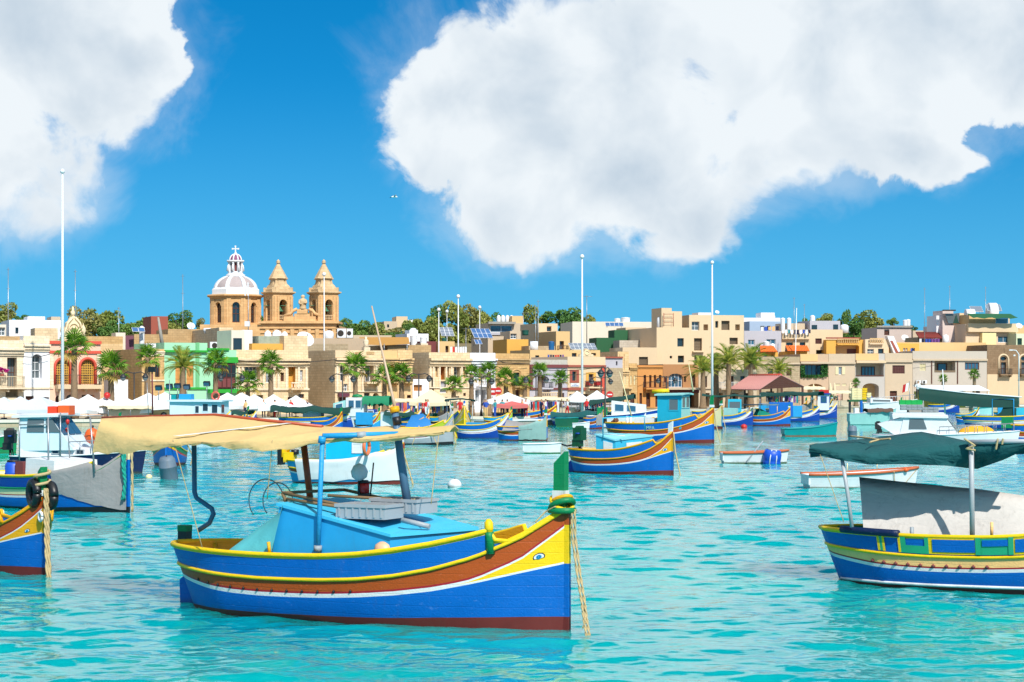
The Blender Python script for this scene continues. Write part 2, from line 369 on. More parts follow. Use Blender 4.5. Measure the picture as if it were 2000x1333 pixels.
# ---------------------------------------------------------------- buildings
class Bld:
    "a house: facade plane through pixel column px0 at distance Y0, turned by th degrees; openings are given in photo pixels on that plane"
    def __init__(s, name, label, px0, px1, pyt, Y0, th, depth, mat, cat='house', group=None, z0=None, parapet=None):
        s.Y0 = Y0; s.th = R(th); s.X0 = (px0-1000)*Y0/F
        s.ct, s.st = math.cos(s.th), math.sin(s.th)
        s.w = s.u(px1); s.depth = depth; s.mat = mat
        g = min(ground_z(*s.xy(0, 0)), ground_z(*s.xy(s.w, 0)))
        s.z0 = (g-.4 if g > QZ+.01 else QZ) if z0 is None else z0
        s.root = thing(name, label, cat, (s.X0, Y0, s.z0), s.th, group)
        s.top = s.z(px0 if not isinstance(pyt, tuple) else px0, pyt)
        s.ops = []; s.n = 0
    def xy(s, u, inset): return (s.X0+u*s.ct-inset*s.st, s.Y0+u*s.st+inset*s.ct)
    def u(s, px, inset=0.):
        a = (px-1000)/F; X0, Y0 = s.xy(0, inset)
        return (a*Y0-X0)/(s.ct-a*s.st)
    def z(s, px, py, inset=0.):
        Y = s.xy(s.u(px, inset), inset)[1]
        return HC-(py-HOR)*Y/F-s.z0
    def at(s, px, py=None, inset=2.):
        u = s.u(px, inset); x, y = s.xy(u, inset)
        return Vector((x, y, s.z0+(s.top if py is None else s.z(px, py, inset))))
    def rect(s, x0, y0, x1, y1, inset=0.):
        xm = (x0+x1)/2; return s.u(x0, inset), s.z(xm, y1, inset), s.u(x1, inset), s.z(xm, y0, inset)
    def op(s, kind, x0, y0, x1, y1, style, **kw):
        s.ops.append((kind,)+s.rect(x0, y0, x1, y1)+(style, kw)); return s
    def wall(s, extra_mats=()):
        mb = MB(); W_, T, D = s.w, s.top, s.depth
        E = .004
        ops = [(k, max(a, .05), max(b, .02), min(c, W_-.05), min(d_, T-.05), st, kw) for k, a, b, c, d_, st, kw in s.ops]
        ops = [o for o in ops if o[3]-o[1] > .08 and o[4]-o[2] > .08]
        xs = sorted(set([0, W_]+[round(v, 4) for o in ops for v in (o[1], o[3])])); zs = sorted(set([0, T]+[round(v, 4) for o in ops for v in (o[2], o[4])]))
        def hole(x, z):
            return any(o[1]-1e-4 < x < o[3]+1e-4 and o[2]-1e-4 < z < o[4]+1e-4 for o in ops)
        for i in range(len(xs)-1):
            for j in range(len(zs)-1):
                if xs[i+1]-xs[i] < 1e-5 or zs[j+1]-zs[j] < 1e-5: continue
                if not hole((xs[i]+xs[i+1])/2, (zs[j]+zs[j+1])/2):
                    mb.add([(xs[i], 0, zs[j]), (xs[i+1], 0, zs[j]), (xs[i+1], 0, zs[j+1]), (xs[i], 0, zs[j+1])], [(0, 1, 2, 3)])
        # other sides and roof, with the parapet standing above the roof
        pr = .5 if T > 2.5 else .1; t_ = .25
        mb.add([(0, 0, 0), (0, D, 0), (0, D, T), (0, 0, T)], [(0, 3, 2, 1)[::-1]])
        mb.add([(W_, 0, 0), (W_, D, 0), (W_, D, T), (W_, 0, T)], [(0, 1, 2, 3)])
        mb.add([(0, D, 0), (W_, D, 0), (W_, D, T), (0, D, T)], [(0, 3, 2, 1)])
        o_ = [(0, 0, T), (W_, 0, T), (W_, D, T), (0, D, T)]; i_ = [(t_, t_, T), (W_-t_, t_, T), (W_-t_, D-t_, T), (t_, D-t_, T)]; l_ = [(x, y, T-pr) for x, y, z in i_]
        mb.grid([o_, i_, l_], 0, smooth=False, closed=True, flip=False); mb.add(l_, [(0, 1, 2, 3)])
        s.roof = T-pr
        for k, a, b, c, d_, st, kw in ops:
            sty = dict(STY[st]); sty.update(kw); dp = sty.get('d', .28)
            if k == 'r': ring = [(a, b), (c, b), (c, d_), (a, d_)]
            else:
                n = 14 if k == 'a' else 24; cx = (a+c)/2; rx = (c-a)/2
                rz = min(rx*sty.get('rise', 1.0), (d_-b)) if k == 'a' else (d_-b)/2
                cz = d_-rz
                if k == 'a':
                    arc = [(cx+rx*math.cos(math.pi*q/n), cz+rz*math.sin(math.pi*q/n)) for q in range(n+1)]
                    ring = [(a, b), (c, b)]+arc[:]
                    for q in range(n):
                        p0, p1 = arc[q], arc[q+1]; cor = (c, d_) if q < n/2 else (a, d_)
                        mb.add([(cor[0], 0, cor[1]), (p0[0], 0, p0[1]), (p1[0], 0, p1[1])], [(0, 2, 1)])
                else:
                    ring = [(cx+rx*math.cos(2*math.pi*q/n), cz+rz*math.sin(2*math.pi*q/n)) for q in range(n)]
                    for q in range(n):
                        p0, p1 = ring[q], ring[(q+1) % n]; qa = (q+.5)/n
                        cor = (c, d_) if qa < .25 else (a, d_) if qa < .5 else (a, b) if qa < .75 else (c, b)
                        mb.add([(cor[0], 0, cor[1]), (p0[0], 0, p0[1]), (p1[0], 0, p1[1])], [(0, 2, 1)])
                    for cor, q in (((c, d_), 6), ((a, d_), 12), ((a, b), 18), ((c, b), 0)): pass
            rmi = 1 if 'reveal' in sty else 0
            mb.grid([[(x, 0, z) for x, z in ring], [(x, dp, z) for x, z in ring]], rmi, smooth=False, closed=True, flip=True)
            s.window(a, b, c, d_, sty, dp, k)
        rv = [o[6].get('reveal') or STY[o[5]].get('reveal') for o in ops]; rv = [r for r in rv if r]
        s.body = mb.build('wall', [s.mat]+([rv[0]] if rv else []), s.root)
        return s
    def window(s, a, b, c, d_, sty, dp, k):
        nm = sty.get('name', 'window'); fm = sty['frame']; pm = sty['pane']; fw = sty.get('fw', .07)
        if fm is None and not sty.get('name'):
            mb = MB(); mb.box(a-.02, dp, b-.02, c+.02, dp+.05, d_+.02); mb.build('window', pm, s.root); return
        mb = MB(); y0, y1 = dp-.05, dp+.02
        mb.box(a-.01, y0, b-.01, a+fw, y1, d_+.01); mb.box(c-fw, y0, b-.01, c+.01, y1, d_+.01)
        mb.box(a+fw, y0, d_-fw, c-fw, y1, d_+.01); mb.box(a+fw, y0, b-.01, c-fw, y1, b+fw)
        nx, nz = sty.get('nx', 2), sty.get('nz', 1)
        for i in range(1, nx):
            x = a+(c-a)*i/nx; mb.box(x-fw*.4, y0+.004, b+fw, x+fw*.4, y1-.004, d_-fw)
        for i in range(1, nz):
            z = b+(d_-b)*i/nz; mb.box(a+fw, y0+.008, z-fw*.4, c-fw, y1-.008, z+fw*.4)
        f = mb.build(nm, fm, s.root)
        mb = MB(); mb.box(a, dp+.0, b, c, dp+.06, d_); mb.build('pane' if nm == 'window' else 'panel', pm, f)
    def band(s, x0, y0, x1, y1, proud, mat, name='cornice', inset=0.):
        a, b, c, d_ = s.rect(x0, y0, x1, y1, inset); mb = MB()
        a = max(a, -.15); c = min(c, s.w+.15)
        mb.box(a, inset-proud, b, c, inset+.02, d_); return mb.build(name, mat, s.root)
    def prof(s, x0, x1, y, hgt, proud, mat, name='cornice'):
        "moulded cornice: three steps"
        a, b, c, d_ = s.rect(x0, y, x1, y+5); z = d_; mb = MB(); a = max(a, -.2); c = min(c, s.w+.2)
        for i, (f, p) in enumerate(((0, 1), (.4, .62), (.7, .3))):
            mb.box(a, -proud*p, z-hgt*(f+.3), c, .03, z-hgt*f-.002)
        return mb.build(name, mat, s.root)
    def block(s, x0, y0, x1, y1, inset, depth, mat, name='roof_room', ops=(), base=None):
        "a smaller volume on the roof (or a step in the massing) as a part with its own windows"
        a, b, c, d_ = s.rect(x0, y0, x1, y1, inset); mb = MB(); b = (getattr(s, 'roof', s.top-.5) if base is None else b)
        mb.box(a, inset, b, c, inset+depth, d_); o = mb.build(name, mat, s.root)
        for (wx0, wy0, wx1, wy1, st) in ops:
            p, q, r, t = s.rect(wx0, wy0, wx1, wy1, inset); sty = STY[st]; m2 = MB()
            m2.box(p, inset-.02, q, r, inset+.03, t, 0); fw = .06
            for bx in ((p-fw, q-fw, p, t+fw), (r, q-fw, r+fw, t+fw), (p, t, r, t+fw), (p, q-fw, r, q)): m2.box(bx[0], inset-.06, bx[1], bx[2], inset+.01, bx[3], 1)
            m2.build('window', [sty['pane'], sty['frame'] or sty['pane']], o)
        return o
    def balcony(s, x0, x1, ysl, ytop, out=.9, slab=.16, mat=None, rail='bars', rmat=None, corb=True):
        a, b, c, d_ = s.rect(x0, ytop, x1, ysl); mb = MB(); mat = mat or s.mat
        mb.box(a, -out, b-slab, c, 0, b)
        if corb:
            n = max(2, int((c-a)/.9))
            for i in range(n):
                x = a+.15+(c-a-.3)*i/(n-1); mb.box(x-.09, -out*.75, b-slab-.26, x+.09, 0, b-slab-.002)
        o = mb.build('balcony', mat, s.root); h = d_-b; mb = MB()
        rm = rmat or M['iron']
        if rail == 'bars':
            def run(x0_, y0_, x1_, y1_):
                L = math.hypot(x1_-x0_, y1_-y0_); n = max(2, int(L/.16))
                mb.tube([(x0_, y0_, b+h), (x1_, y1_, b+h)], .03, 4); mb.tube([(x0_, y0_, b+.08), (x1_, y1_, b+.08)], .02, 4)
                for i in range(n+1): mb.box(x0_+(x1_-x0_)*i/n-.012, y0_+(y1_-y0_)*i/n-.012, b, x0_+(x1_-x0_)*i/n+.012, y0_+(y1_-y0_)*i/n+.012, b+h)
            run(a+.04, -out+.04, c-.04, -out+.04); run(a+.04, -out+.06, a+.04, 0); run(c-.04, -out+.06, c-.04, 0)
        elif rail == 'baluster':
            mb.box(a, -out, b+h-.12, c, -out+.2, b+h); n = max(3, int((c-a)/.3))
            for i in range(n+1):
                x = a+.08+(c-a-.16)*i/n; mb.lathe([(.05, b), (.085, b+h*.3), (.04, b+h*.6), (.07, b+h-.12)], 6, (x, -out+.1, 0))
        else:
            mb.box(a, -out, b+.002, c, -out+.08, b+h); mb.box(a, -out+.08, b+.002, a+.08, 0, b+h); mb.box(c-.08, -out+.08, b+.002, c, 0, b+h)
        mb.build('railing', rm, o); return o
M = {}
def mk():
    M['iron'] = paint('black iron', (.02, .02, .022, 1), .5, .1)
    M['steel'] = paint('galvanised steel', C(170, 175, 180, .7), .35, .2, .2, metal=.6)
    M['white'] = paint('white paint', C(238, 240, 244, .78), .45, .08, .12)
    M['whitewall'] = paint('whitewash', C(244, 244, 248, .80), .85, .1, .22, C(150, 130, 100), scale=.6)
    M['offwhite'] = paint('aged white wall', C(238, 226, 208, .76), .85, .12, .35, C(160, 130, 90), scale=.5)
    M['lime'] = stone('honey limestone', C(242, 217, 180, .77))
    M['limepale'] = stone('pale limestone', C(244, 228, 202, .79), stain=.3)
    M['limegold'] = stone('golden limestone', C(240, 206, 158, .76), stain=.45)
    M['limedark'] = stone('weathered limestone', C(206, 174, 130, .76), stain=.75)
    M['limegrey'] = stone('grey limestone', C(196, 178, 150, .70), stain=.35)
    M['limebrown'] = stone('brown limestone', C(220, 182, 128, .76), stain=.6)
    M['church'] = stone('church limestone', C(234, 190, 138, .76), joint=.25, stain=.4, course=.4, block=.8)
    M['churchpale'] = stone('church spire stone', C(226, 196, 156, .72), joint=.25, stain=.5, course=.4, block=.8)
    M['cream'] = paint('cream render', C(240, 212, 174, .70), .85, .10, .28, C(170, 140, 95), scale=.5)
    M['cream2'] = paint('yellow cream render', C(242, 202, 142, .70), .85, .10, .28, C(170, 140, 95), scale=.5)
    M['beige'] = paint('beige render', C(222, 200, 172, .68), .85, .12, .35, C(140, 120, 95), scale=.5)
    M['greyw'] = paint('lavender grey render', C(204, 200, 210, .68), .85, .10, .3, C(130, 120, 115), scale=.5)
    M['bluegrey'] = paint('blue grey render', C(176, 196, 222, .72), .85, .10, .25, C(120, 120, 120), scale=.5)
    M['pinkw'] = paint('pink render', C(250, 206, 180, .76), .8, .08, .15, C(190, 150, 120), scale=.5)
    M['redtrim'] = paint('coral red trim', C(226, 88, 66, .75), .7, .15, .2)
    M['mint'] = paint('mint green render', C(172, 236, 194, .74), .8, .06, .12, C(120, 170, 130), scale=.5)
    M['green'] = paint('bright green trim', C(38, 175, 50, .7), .6, .12)
    M['greenwall'] = paint('green plastic sheeting', C(32, 108, 62, .6), .7, .2, .3, C(10, 50, 30))
    M['yellow'] = paint('ochre yellow render', C(240, 182, 84, .72), .85, .12, .3, scale=.6)
    M['orange'] = paint('orange render', C(226, 158, 88, .72), .85, .15, .45, C(120, 80, 50), scale=.6)
    M['maroon'] = paint('maroon render', C(140, 70, 72, .6), .85, .15, .3)
    M['brownred'] = paint('brick red band', C(178, 92, 74, .66), .8, .15, .3)
    M['brown'] = paint('brown wood', C(104, 56, 38, .6), .6, .25, .2, C(30, 20, 12))
    M['darkwood'] = paint('dark red timber', C(90, 34, 30, .6), .5, .2)
    M['glass'] = glass('window glass', (.018, .028, .036, 1))
    M['glassb'] = glass('blue window glass', (.03, .10, .17, 1))
    M['glassg'] = glass('grey window glass', (.10, .12, .13, 1), .15)
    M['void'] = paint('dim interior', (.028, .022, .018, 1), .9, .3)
    M['shutbrown'] = paint('brown roller shutter', C(140, 118, 92, .62), .6, .1)
    M['shutgreen'] = paint('dark green shutter', C(20, 76, 66, .6), .5, .15)
    M['shutred'] = paint('red brown shutter', C(120, 70, 62, .6), .6, .15)
    M['shutcream'] = paint('cream louvre shutter', C(232, 220, 178, .75), .6, .12)
    M['grille'] = paint('yellow iron grille', C(232, 180, 72, .75), .5, .1)
    M['tile'] = paint('orange roof tile', C(240, 120, 38, .72), .7, .3, .2)
    M['redroof'] = paint('red brown roof tile', C(168, 70, 62, .6), .8, .25, .3)
    M['canvas'] = paint('white canvas', C(244, 246, 248, .86), .8, .05, .0, trans=.22)
    M['canvasb'] = paint('bluish white canvas', C(220, 232, 246, .82), .8, .06, .1, trans=.2)
    M['creamcan'] = paint('cream canvas', C(244, 226, 190, .84), .8, .08, .15, C(200, 160, 110), trans=.2)
    M['solar'] = glass('solar cell', (.03, .10, .26, 1), .12)
    M['solargrey'] = glass('grey solar cell', (.14, .17, .22, 1), .2)
    M['tankw'] = paint('white plastic tank', C(236, 238, 242, .82), .45, .08, .2)
    M['tankb'] = paint('blue plastic tank', C(30, 110, 175, .65), .45, .1)
    M['tankg'] = paint('green plastic tank', C(40, 110, 96, .62), .5, .15)
    M['concrete'] = paint('grey concrete', C(176, 172, 164, .66), .9, .2, .4, C(80, 75, 68))
    M['red'] = paint('red plastic', C(214, 40, 36, .72), .4, .1)
    M['orangeb'] = paint('orange plastic', C(244, 100, 34, .78), .4, .1)
mk()
STY = {
 'dark': dict(pane=M['glass'], frame=M['brown'], nx=2, d=.25),
 'white': dict(pane=M['glassg'], frame=M['white'], nx=2, nz=2, d=.3),
 'wdark': dict(pane=M['glass'], frame=M['white'], nx=2, nz=2, d=.25),
 'blue': dict(pane=M['glassb'], frame=M['white'], nx=2, d=.2),
 'bare': dict(pane=M['glass'], frame=None, d=.35),
 'void': dict(pane=M['void'], frame=None, d=.9),  # near-black board, its colour stands for the shade inside an open room
 'shutter': dict(pane=M['shutbrown'], frame=M['shutbrown'], nx=1, nz=8, fw=.04, d=.3),
 'green': dict(pane=M['shutgreen'], frame=M['shutgreen'], nx=2, nz=8, fw=.05, d=.2),
 'red': dict(pane=M['glassb'], frame=M['shutred'], nx=4, nz=1, fw=.12, d=.2),
 'redshut': dict(pane=M['shutred'], frame=M['darkwood'], nx=4, nz=6, fw=.06, d=.2),
 'cream': dict(pane=M['shutcream'], frame=M['shutcream'], nx=2, nz=6, fw=.07, d=.12),
 'grille': dict(pane=M['void'], frame=M['grille'], nx=7, nz=10, fw=.075, d=.2),
 'door': dict(pane=M['brown'], frame=M['brown'], nx=2, nz=3, d=.3, name='door'),
 'gdoor': dict(pane=M['glassg'], frame=M['brown'], nx=3, nz=2, d=.5, name='door'),
 'logg': dict(pane=M['cream2'], frame=None, d=1.4),
 'niche': dict(pane=M['offwhite'], frame=None, d=.7),
 'goldn': dict(pane=M['limegold'], frame=None, d=.8),
}
# ---------------------------------------------------------------- church
def octa(r, z, n=8, a0=math.pi/8): return [(r*math.cos(a0+2*math.pi*i/n), r*math.sin(a0+2*math.pi*i/n), z) for i in range(n)]
def arch_recess(w, h, d, n=10):
    "arched niche pieces: (surround ring points) in x,z with spring"
    r = w/2
    return [(-r, 0), (r, 0)]+[(r*math.cos(math.pi*i/n), h-r+r*math.sin(math.pi*i/n)) for i in range(n+1)]
def make_church():
    Y = 318.0; k = Y/F
    def X(px): return (px-1000)*k
    def Z(py): return HC-(py-HOR)*k
    g = ground_z(X(500), Y)-.5
    root = thing('church', 'honey stone parish church with white ribbed dome and two bell towers', 'church', (X(460), Y, g))
    def z(py): return Z(py)-g
    cx = 0.0
    # nave and drum
    mb = MB(); mb.box(X(400)-X(460), -5, 0, X(520)-X(460), 16, z(636)); mb.box(X(520)-X(460), -2.5, 0, X(661)-X(460), 16, z(636)); mb.build('nave', M['church'], root)
    R0 = 51.5*k
    mb = MB(); a0 = R(22.5+9)
    n = 8; zb, zt = z(640), z(580)
    # octagonal drum with an arched window let into each face
    win = MB()
    for i in range(n):
        a = a0+2*math.pi*i/n; b = a0+2*math.pi*(i+1)/n
        p0 = Vector((R0*math.cos(a), R0*math.sin(a), 0)); p1 = Vector((R0*math.cos(b), R0*math.sin(b), 0))
        t = (p1-p0).normalized(); L = (p1-p0).length; nrm = Vector((t.y, -t.x, 0)); mid = (p0+p1)/2
        w, h, s0 = L*.36, (zt-zb)*.66, zb+(zt-zb)*.14
        def pt(x, zz, dd=0): return mid+t*x-nrm*dd+Vector((0, 0, zz))
        xs = [-L/2, -w/2, w/2, L/2]; arc = [(w/2*math.cos(math.pi*q/10), s0+h-w/2+w/2*math.sin(math.pi*q/10)) for q in range(11)]
        for x0_, x1_, z0_, z1_ in ((xs[0], xs[1], zb, zt), (xs[2], xs[3], zb, zt), (xs[1], xs[2], zb, s0), (xs[1], xs[2], s0+h, zt)):
            mb.add([pt(x0_, z0_), pt(x1_, z0_), pt(x1_, z1_), pt(x0_, z1_)], [(0, 1, 2, 3)])
        for q in range(10):
            cor = (w/2, s0+h) if q < 5 else (-w/2, s0+h); mb.add([pt(*cor), pt(*arc[q]), pt(*arc[q+1])], [(0, 1, 2)])
        ring = [(-w/2, s0), (w/2, s0)]+arc
        mb.grid([[pt(x, zz) for x, zz in ring], [pt(x, zz, .55) for x, zz in ring]], 0, smooth=False, closed=True)
        wm = MB(); wm.add([pt(x, zz, .5) for x, zz in ring], [tuple(range(len(ring)))], 0)
        for xx in (-w/2+.06, 0, w/2-.06): wm.prism([pt(xx-.05, s0, .42), pt(xx+.05, s0, .42), pt(xx+.05, s0+h-w*.1, .42), pt(xx-.05, s0+h-w*.1, .42)], -nrm*.07, 1)
        for zz in (s0+.05, s0+h*.42, s0+h*.68): wm.prism([pt(-w/2, zz, .42), pt(w/2, zz, .42), pt(w/2, zz+.1, .42), pt(-w/2, zz+.1, .42)], -nrm*.06, 1)
        wm.build('window', [M['glass'], M['brown']], root)
        pm = MB()      # paired pilasters beside the window and an arch moulding
        for xx in (-L*.40, -L*.29, L*.29, L*.40): pm.prism([pt(xx-.16, zb, -.14), pt(xx+.16, zb, -.14), pt(xx+.16, zt-.4, -.14), pt(xx-.16, zt-.4, -.14)], -nrm*.16)
        for q in range(10):
            o0 = ((w/2+.28)*math.cos(math.pi*q/10), s0+h-w/2+(w/2+.28)*math.sin(math.pi*q/10)); o1 = ((w/2+.28)*math.cos(math.pi*(q+1)/10), s0+h-w/2+(w/2+.28)*math.sin(math.pi*(q+1)/10))
            pm.prism([pt(*arc[q], -.1), pt(*arc[q+1], -.1), pt(*o1, -.1), pt(*o0, -.1)], -nrm*.12)
        pm.build('pilaster', M['church'], root)
    mb.build('drum', M['church'], root)
    mb = MB(); mb.lathe([(R0*.98, zt-.5), (R0+.18, zt-.3), (R0+.2, zt-.12), (R0+.62, zt+.02), (R0+.62, zt+.2), (R0*.97, zt+.3)], 8, a0=a0, smooth=False); mb.build('cornice', M['church'], root)
    dm = paint('dome lead', C(184, 170, 170, .74), .75, .2, .35, C(90, 84, 84))
    mb = MB(); Rb = R0*.95
    mb.lathe([(Rb, zt+.25), (Rb, zt+1.1), (Rb*.97, zt+1.2), (Rb*.97, z(567)), (Rb*.90, z(563))], 8, a0=a0, smooth=False); mb.build('dome_base', M['white'], root)
    Rd = 43*k; zd0, zd1 = z(568), z(539); prof = []
    for i in range(13):
        u = i/12; ang = u*R(78); prof.append((Rd*math.cos(ang), zd0+(zd1-zd0)*math.sin(ang)/math.sin(R(78))))
    mb = MB(); mb.lathe(prof, 8, a0=a0, smooth=False); mb.lathe([(r*.97, zz) for r, zz in prof], 48); mb.build('dome', dm, root)
    for i in range(8):
        a = a0+2*math.pi*i/8; ca, sa = math.cos(a), math.sin(a); mb = MB()
        rows = []
        for (r, zz), wd in zip(prof, np.linspace(.33, .2, 13)):
            rows.append([((r+.13)*ca-wd*sa, (r+.13)*sa+wd*ca, zz+.1), ((r+.13)*ca+wd*sa, (r+.13)*sa-wd*ca, zz+.1), ((r-.25)*ca+wd*sa, (r-.25)*sa-wd*ca, zz-.1), ((r-.25)*ca-wd*sa, (r-.25)*sa+wd*ca, zz-.1)])
        mb.grid(rows, 0, smooth=False, closed=True); mb.build('dome_rib', M['white'], root)
    # lantern
    mb = MB(); r = 14.5*k
    mb.lathe([(r*1.25, zd1-.3), (r*1.3, zd1+.15), (r*1.05, zd1+.3), (r, z(532)), (r, z(531))], 16); mb.lathe([(r*.62, z(532)), (r*.62, z(513))], 8, smooth=False, mi=1)
    for i in range(8):
        a = a0+2*math.pi*i/8; c_, s_ = math.cos(a)*r*.86, math.sin(a)*r*.86; mb.lathe([(.26, z(532)), (.2, z(530)), (.2, z(515)), (.27, z(513))], 6, (c_, s_, 0))
        mb.tube([(c_, s_, z(516)), (c_*1.25, s_*1.25, z(520)), (c_*1.32, s_*1.32, z(530))], [.12, .14, .2], 5)
    mb.lathe([(r, z(513)), (r*1.16, z(511.5)), (r*1.16, z(510)), (r*.95, z(509))], 16)
    for i in range(20):
        a = 2*math.pi*i/20; mb.box(r*1.1*math.cos(a)-.05, r*1.1*math.sin(a)-.05, z(510), r*1.1*math.cos(a)+.05, r*1.1*math.sin(a)+.05, z(508.6))
    lan = mb.build('lantern', [M['white'], M['maroon']], root)
    mb = MB(); rc = 11.5*k; pr = [(rc*math.cos(R(8*i)), z(509)+(z(497)-z(509))*math.sin(R(8*i))) for i in range(11)]
    mb.lathe(pr, 16, mi=0)
    for i in range(8):
        a = a0+2*math.pi*i/8; mb.tube([((rr+.03)*math.cos(a), (rr+.03)*math.sin(a), zz) for rr, zz in pr], .13, 4, 1)
    mb.lathe([(.3, z(498)), (.38, z(496.5)), (.16, z(495)), (.2, z(493.5)), (.05, z(492.5))], 8, mi=1)
    mb.build('cupola', [paint('plum dome lead', C(150, 70, 120, .6), .6, .15), M['white']], lan)
    mb = MB(); mb.box(-.09, -.06, z(493), .09, .06, z(482)); mb.box(-.42, -.07, z(487.3), .42, .07, z(485.4))
    for p in ((-.46, z(486.4)), (.46, z(486.4)), (0, z(481.6))): mb.box(p[0]-.12, -.08, p[1]-.12, p[0]+.12, .08, p[1]+.12)
    mb.build('cross', M['white'], lan)
    # west front block under the towers and two towers
    yt = -4.5
    mb = MB(); mb.box(X(520)-X(460), yt-.5, 0, X(661)-X(460), yt+5, z(629))
    for py, h, o in ((631.5, 5.0, .5), (643, 2, .25), (652, 1.5, .18)):
        mb.box(X(519)-X(460)-o, yt-.5-o, z(py+h*.5), X(662)-X(460)+o, yt+5+o, z(py-h*.35))
    for px in range(530, 660, 16): mb.box(X(px)-X(460)-.3, yt-.8, 0, X(px)-X(460)+.3, yt, z(645))
    mb.build('facade', M['church'], root)
    def tower(px, gx):
        tr = Matrix.Translation((X(px)-X(460), yt+2.4, 0)) @ Matrix.Rotation(R(33), 4, 'Z')
        half = 20.4*k; zb, zt = z(629), z(574); mb = MB(); md = MB()
        def tv(x, y, zz): return tr @ Vector((x, y, zz))
        rails_ = []
        for f in range(4):
            rot = Matrix.Rotation(R(90*f), 4, 'Z'); w = half*.78; h0, h1 = z(627), z(587)
            def pt(x, zz, dd=0): return tr @ (rot @ Vector((x, -half+dd, zz)))
            arc = [(w/2*math.cos(math.pi*q/10), h1-w/2+w/2*math.sin(math.pi*q/10)) for q in range(11)]
            for x0_, x1_, a_, b_ in ((-half, -w/2, zb, zt), (w/2, half, zb, zt), (-w/2, w/2, zb, h0), (-w/2, w/2, h1, zt)):
                mb.add([pt(x0_, a_), pt(x1_, a_), pt(x1_, b_), pt(x0_, b_)], [(0, 1, 2, 3)])
            for q in range(10):
                cor = (w/2, h1) if q < 5 else (-w/2, h1); mb.add([pt(*cor), pt(*arc[q]), pt(*arc[q+1])], [(0, 1, 2)])
            ring = [(-w/2, h0), (w/2, h0)]+arc
            mb.grid([[pt(x, zz) for x, zz in ring], [pt(x, zz, .7) for x, zz in ring]], 0, smooth=False, closed=True)
            for xx in (-half*.86, half*.86, -w/2-.22, w/2+.22): mb.prism([pt(xx-.16, zb, -.15), pt(xx+.16, zb, -.15), pt(xx+.16, zt-.5, -.15), pt(xx-.16, zt-.5, -.15)], (rot.to_3x3() @ Vector((0, .17, 0))))
            for q in range(10):
                e = .26; o0 = ((w/2+e)*math.cos(math.pi*q/10), h1-w/2+(w/2+e)*math.sin(math.pi*q/10)); o1 = ((w/2+e)*math.cos(math.pi*(q+1)/10), h1-w/2+(w/2+e)*math.sin(math.pi*(q+1)/10))
                mb.prism([pt(*arc[q], -.12), pt(*arc[q+1], -.12), pt(*o1, -.12), pt(*o0, -.12)], tr.to_3x3() @ rot.to_3x3() @ Vector((0, .14, 0)))
            rail = MB(); rails_.append(rail); rail.prism([pt(-w/2, z(618.6), .1), pt(w/2, z(618.6), .1), pt(w/2, z(617), .1), pt(-w/2, z(617), .1)], tr.to_3x3() @ rot.to_3x3() @ Vector((0, .2, 0)))
            for i in range(5):
                q = pt(-w/2+w*(i+.5)/5, 0, .2); rail.lathe([(.07, z(627)), (.11, z(624)), (.05, z(621)), (.08, z(618.6))], 6, (q.x, q.y, 0))
        nm = 'bell_tower'
        tw = mb.build(nm, M['church'], root)
        [q.build('balustrade', M['churchpale'], tw) for q in rails_]
        c0 = tr @ Vector((0, 0, 0)); a0 = R(33+45); q2 = math.sqrt(2)
        cm = MB(); H4 = half*q2
        cm.lathe([(H4*.99, zt-.35), (H4+.2, zt-.2), (H4+.55, zt), (H4+.55, zt+.16), (H4*.98, zt+.25), (H4*.98, z(567)), (H4*.9, z(566))], 4, c0, a0=a0, smooth=False)
        for f in range(4):
            v = tr @ Matrix.Rotation(R(90*f), 4, 'Z') @ Vector((half*.9, half*.9, 0)); cm.box(v.x-.3, v.y-.3, z(572), v.x+.3, v.y+.3, z(563.5))
        cm.lathe([(H4*.88, z(567)), (H4*.80, z(561)), (H4*.62, z(556)), (H4*.56, z(549)), (H4*.66, z(548)), (H4*.7, z(546.4)), (H4*.66, z(545.8))], 4, c0, a0=a0, smooth=False)
        cm.lathe([(half*.98, z(567)), (half*.84, z(560)), (half*.72, z(552)), (half*.7, z(548))], 8, c0, a0=R(33+22.5), smooth=False)
        cm.lathe([(half*.92, z(546)), (half*.88, z(545)), (half*.1, z(516))], 8, c0, a0=R(33+22.5), smooth=False)
        cm.lathe([(half*.12, z(517)), (.42, z(515.4)), (.22, z(514)), (.34, z(512)), (.12, z(510)), (.03, z(508.5))], 8, c0)
        cm.build('spire', M['churchpale'], tw)
        bm = MB(); bm.lathe([(.95, z(610)), (.88, z(608.6)), (.62, z(606)), (.5, z(602)), (.3, z(599.8)), (.05, z(599))], 12, c0+Vector((0, -.6, 0))); bm.box(c0.x-2.3, c0.y-.72, z(599), c0.x+2.3, c0.y-.48, z(598))
        bm.build('bell', paint('green bronze', C(90, 150, 112, .6), .5, .2), tw)
    tower(546.5, 0); tower(635, 1)
    # pediment between the towers with a statue
    mb = MB(); xc = X(597)-X(460)
    mb.box(X(560)-X(460), yt, z(629), X(622)-X(460), yt+.7, z(620)); mb.box(X(581)-X(460), yt-.2, z(629), X(611)-X(460), yt+1, z(615)); mb.box(X(586)-X(460), yt-.2, z(616), X(606)-X(460), yt+1, z(606))
    for s_ in (-1, 1):
        mb.tube([(xc+s_*.9, yt+.3, z(606)), (xc+s_*1.5, yt+.3, z(609)), (xc+s_*1.9, yt+.3, z(615)), (xc+s_*2.9, yt+.3, z(619))], .28, 6)
    pd = mb.build('pediment', M['church'], root)
